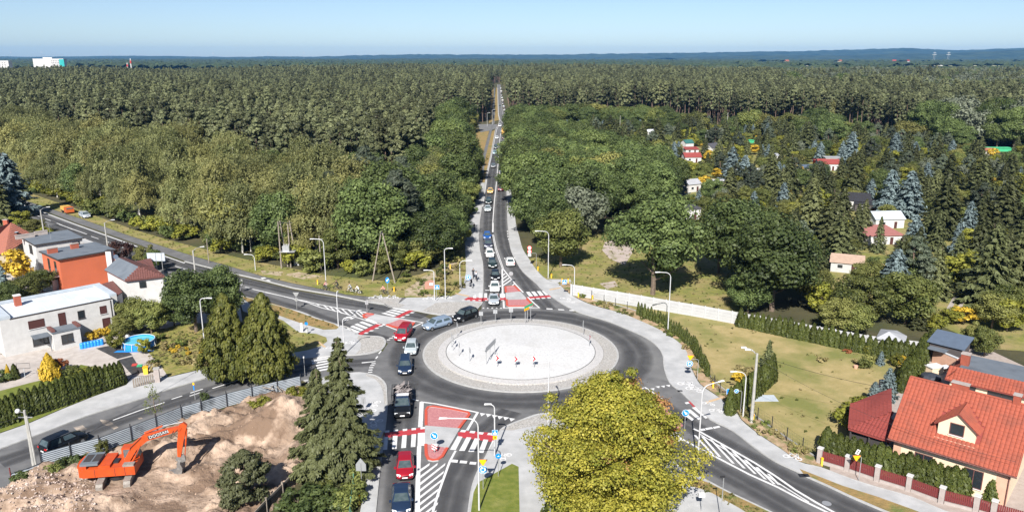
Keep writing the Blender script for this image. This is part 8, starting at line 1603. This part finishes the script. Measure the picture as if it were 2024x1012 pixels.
bo = slab_poly('boom', [(.7,1.75),(1.05,1.65),(2.0,3.1),(3.1,4.0),(6.2,4.85),(6.35,5.1),(6.1,5.2),(2.9,4.65),(1.7,3.75),(.75,2.1)], -.28, .18, 'exo', ex)
slab_poly('stick', [(6.1,5.35),(6.55,5.6),(6.85,5.3),(6.35,3.6),(5.95,2.0),(5.65,2.05),(5.75,3.4)], -.22, .12, 'exo', ex)
for s_ in (-.42, .32): b = MB(); b.tube([(1.3,s_,1.5),(1.9,s_,2.6)], .10, 8); b.tube([(1.9,s_,2.6),(2.45,s_,3.6)], .05, 8); b.build('boom_cylinder', M['exo'] if s_ < 0 else M['metal'], ex)
b = MB(); b.tube([(2.9,-.05,4.75),(4.6,-.05,5.35)], .10, 8); b.build('stick_cylinder', M['exo'], ex); b = MB(); b.tube([(4.6,-.05,5.35),(6.5,-.05,5.65)], .05, 8); b.build('stick_ram', M['rim'], ex)
b = MB(); b.tube([(6.75,-.05,4.9),(6.5,-.05,3.2)], .09, 8); b.tube([(6.5,-.05,3.2),(6.3,-.05,2.0)], .045, 8); b.build('bucket_cylinder', M['exo'], ex)
for k, (pa, pb_, pc) in enumerate((((1.2,.0,2.1),(1.5,-.35,3.4),(2.6,-.33,4.4)),((5.6,-.3,4.9),(5.3,-.4,4.2),(5.8,-.3,3.9)),((6.0,-.3,5.0),(5.6,-.42,4.6),(5.9,-.3,4.2)))): b = MB(); b.tube([pa, pb_, pc], .03, 5); b.build('hose', M['black'], ex)
slab_poly('linkage', [(5.6,2.1),(6.3,2.2),(6.35,1.5),(5.8,1.3),(5.4,1.7)], -.15, .05, 'bucket', ex)
bk = slab_poly('bucket', [(5.9,1.5),(6.1,1.0),(6.0,.45),(5.6,.1),(5.0,.05),(4.7,.35),(5.1,.42),(5.45,.6),(5.6,1.0),(5.6,1.5)], -.62, .52, 'bucket', ex)
for i in range(4): b = MB(); b.box(4.5, 4.75, -.55+i*.3, -.45+i*.3, .28, .38); b.build('tooth', M['rim'], bk)
tx = bpy.data.curves.new('lettering', 'FONT'); tx.body = 'DOOSAN'; tx.size = .42; tx.extrude = .004; tx.materials.append(M['white']); tx.space_character = 1.1
t0 = bpy.data.objects.new('lettering', tx); t = bpy.data.objects.new('lettering', bpy.data.meshes.new_from_object(t0)); bpy.data.objects.remove(t0); COL.objects.link(t); tag(t, kind='stuff'); t.parent = bo; t.location = (3.35,-.31,4.22); t.rotation_euler = (PI/2, -.29, 0)
b = MB(); b.add([(3.25,-.292,4.12),(5.15,-.292,4.69),(5.05,-.292,5.05),(3.15,-.292,4.50)], [(0,1,2,3)]); b.build('nameplate', M['trim_dark'], bo)
# ------------------------------------------------------------------ people and bicycles
def skin_mesh(name, joints, bones, root):
    me = bpy.data.meshes.new(name); k = list(joints); me.from_pydata([joints[j][0] for j in k], [(k.index(a), k.index(b_)) for a, b_ in bones], [])
    o = bpy.data.objects.new(name, me); COL.objects.link(o); md = o.modifiers.new('s', 'SKIN'); md.use_smooth_shade = True
    sv = me.skin_vertices[0].data
    for i, j in enumerate(k): sv[i].radius = (joints[j][1], joints[j][2] if len(joints[j]) > 2 else joints[j][1]); sv[i].use_root = (j == root)
    sb = o.modifiers.new('u', 'SUBSURF'); sb.levels = 1; sb.render_levels = 1; return o
def pose(hip, chest, neck, head, hands, elbows, knees, feet):
    J = {'hip': (hip,.15,.12), 'waist': (tuple((hip[i]+chest[i])/2 for i in range(3)),.14,.11), 'chest': (chest,.17,.12), 'neck': (neck,.055), 'head': (head,.095,.10), 'top': ((head[0]+.02,head[1],head[2]+.13),.07)}
    B_ = [('hip','waist'),('waist','chest'),('chest','neck'),('neck','head'),('head','top')]
    for i, s_ in enumerate((1, -1)):
        q = 'lr'[i]; J['sh'+q] = ((chest[0],s_*.19,chest[2]+.06),.06); J['el'+q] = (elbows[i],.045); J['ha'+q] = (hands[i],.035); J['fi'+q] = ((hands[i][0]+.08,hands[i][1],hands[i][2]-.03),.03); J['th'+q] = ((hip[0],s_*.10,hip[2]-.05),.09); J['kn'+q] = (knees[i],.06); J['an'+q] = (feet[i],.04); J['to'+q] = ((feet[i][0]+.18,feet[i][1],feet[i][2]-.05),.035)
        B_ += [('chest','sh'+q),('sh'+q,'el'+q),('el'+q,'ha'+q),('ha'+q,'fi'+q),('hip','th'+q),('th'+q,'kn'+q),('kn'+q,'an'+q),('an'+q,'to'+q)]
    return J, B_
PO_ = dict(ride=pose((-.2,0,1.0),(.08,0,1.38),(.14,0,1.52),(.2,0,1.64),((.48,.24,1.1),(.48,-.24,1.1)),((.28,.28,1.18),(.28,-.28,1.18)),((.18,.12,.78),(.12,-.12,.62)),((.0,.12,.42),(-.05,-.12,.20))),
    stand=pose((0,0,.95),(0,0,1.35),(0,0,1.5),(.02,0,1.64),((.35,.2,1.05),(.3,-.24,1.0)),((.08,.28,1.12),(.05,-.28,1.12)),((.06,.11,.5),(-.02,-.11,.5)),((.0,.12,.08),(-.1,-.12,.08))))
tmp = {k: skin_mesh('pose_'+k, J, B_, 'hip') for k, (J, B_) in PO_.items()}
bpy.context.view_layer.update(); dg = bpy.context.evaluated_depsgraph_get(); PM = {}
M['skin'] = mat('skin', (.55,.34,.25), rough=.6); M['hair'] = mat('dark_hair', (.05,.035,.025), rough=.7); M['cloth'] = mat('cloth', (.3,.3,.3), rough=.9); M['trousers'] = mat('dark_trousers', (.03,.035,.05), rough=.9)
for k, o in tmp.items():
    me = bpy.data.meshes.new_from_object(o.evaluated_get(dg)); me.name = 'body_'+k; me.materials.clear(); [me.materials.append(M[x]) for x in ('skin','cloth','trousers')]; J = PO_[k][0]; hip, hd, ch = J['hip'][0], J['head'][0], J['chest'][0]
    for f in me.polygons:
        c = f.center; el = min((c-Vector(J['el'+q][0])).length for q in 'lr'); ha = min((c-Vector(J['ha'+q][0])).length for q in 'lr')
        f.material_index = 0 if (c.z > hd[2]-.13 or ha < el) else (2 if c.z < hip[2]-.02 and el > .2 else 1)
    PM[k] = me; bpy.data.objects.remove(o)
bic = None
def person(px, py, rz, shirt, label, kind='ride', z=.12, bike=True, bl='', bc='darkmetal', hair='hair'):
    global bic
    p = g(px, py); p.z = z; e = empty('person', p, rz, label, 'person'); o = put('body', PM[kind], e); o.material_slots[1].link = 'OBJECT'; o.material_slots[1].material = shirt
    h = PO_[kind][0]['head'][0]; b = MB(); b.tube([(h[0]-.03,0,h[2]+.02),(h[0]-.02,0,h[2]+.10),(h[0],0,h[2]+.17)], [.115,.11,.04], 8); b.build('hair', M[hair], e, smooth=True)
    if bike:
        if bic is None:
            bc_ = empty('bicycle', p, rz, bl, 'bicycle')
            for x in (-.53, .53):
                b = MB(); b.tube([(x+.33*math.cos(t*PI/8),0,.34+.33*math.sin(t*PI/8)) for t in range(17)], .03, 5, cap=False); wh = b.build('wheel', M['tyre'], bc_); b = MB()
                for t in range(5): b.tube([(x,0,.34),(x+.32*math.cos(t*1.257),0,.34+.32*math.sin(t*1.257))], .006, 3)
                b.build('spokes', M['metal'], wh, kind='stuff')
            b = MB()
            for a_, c_ in (((-.53,0,.34),(-.2,0,.85)),((-.53,0,.34),(-.02,0,.32)),((-.02,0,.32),(-.2,0,.85)),((-.2,0,.80),(.38,0,.85)),((-.02,0,.32),(.38,0,.80)),((.36,0,1.0),(.53,0,.34))): b.tube([a_, c_], .03, 5)
            fr = b.build('frame', M[bc], bc_); fr.material_slots[0].link = 'OBJECT'; fr.material_slots[0].material = M[bc]
            b = MB(); b.tube([(.46,.27,1.08),(.36,.1,1.06),(.36,-.1,1.06),(.46,-.27,1.08)], .022, 5); b.build('handlebar', M['metal'], bc_); b = MB(); b.box(-.34, -.08, -.07, .07, .86, .93); b.build('saddle', M['black'], bc_); bic = bc_
        else: copy_tree(bic, p, rz, bl, paint=M[bc])
def sh(n, c): M[n] = mat(n, c, rough=.9); return M[n]
pk, wt_, gy_, dk, rd = sh('pink_shirt', (.75,.28,.26)), sh('white_shirt', (.75,.75,.74)), sh('grey_shirt', (.33,.34,.36)), sh('black_shirt', (.02,.02,.025)), sh('salmon_shirt', (.55,.25,.24))
person(759,583,PI,pk,'cyclist in a pink shirt on the dark bicycle path',z=.05,bl='dark bicycle ridden by the cyclist in pink')
person(708,582.5,PI-.2,wt_,'cyclist in a white shirt beside the pale bicycles',z=.05,bl='white bicycle of the rider in the white shirt',bc='white')
person(693,579,PI-.2,gy_,'cyclist in grey just ahead of the white shirted rider',z=.05,bl='pale bicycle ahead of the white shirted rider',bc='white')
person(667,573,PI-.2,dk,'dark clad cyclist half hidden by the thin pole at the western road',z=.05,bl='dark bicycle behind the thin pole')
person(643,574.5,-.2,rd,'rider in a salmon top leading the group on the bicycle path',z=.05,bl='dark bicycle of the rider in the salmon top')
person(935.5,550,PI/2,dk,'dark clad cyclist riding north on the shared pavement',bl='dark bicycle farthest up the shared pavement group')
person(941.5,556,PI/2+.2,gy_,'cyclist in a grey top riding north beside the kerb',bl='dark bicycle nearest the kerb')
person(931.5,569,PI/2+.5,dk,'cyclist in black turning near the northern crossing',bl='white bicycle near the northern crossing',bc='white')
person(937.5,457,PI/2,dk,'lone cyclist in black far up the shared pavement',bl='dark bicycle of the lone cyclist')
person(983,251,0,dk,'tiny dark pedestrian at the far side road junction',kind='stand',z=0,bike=False)
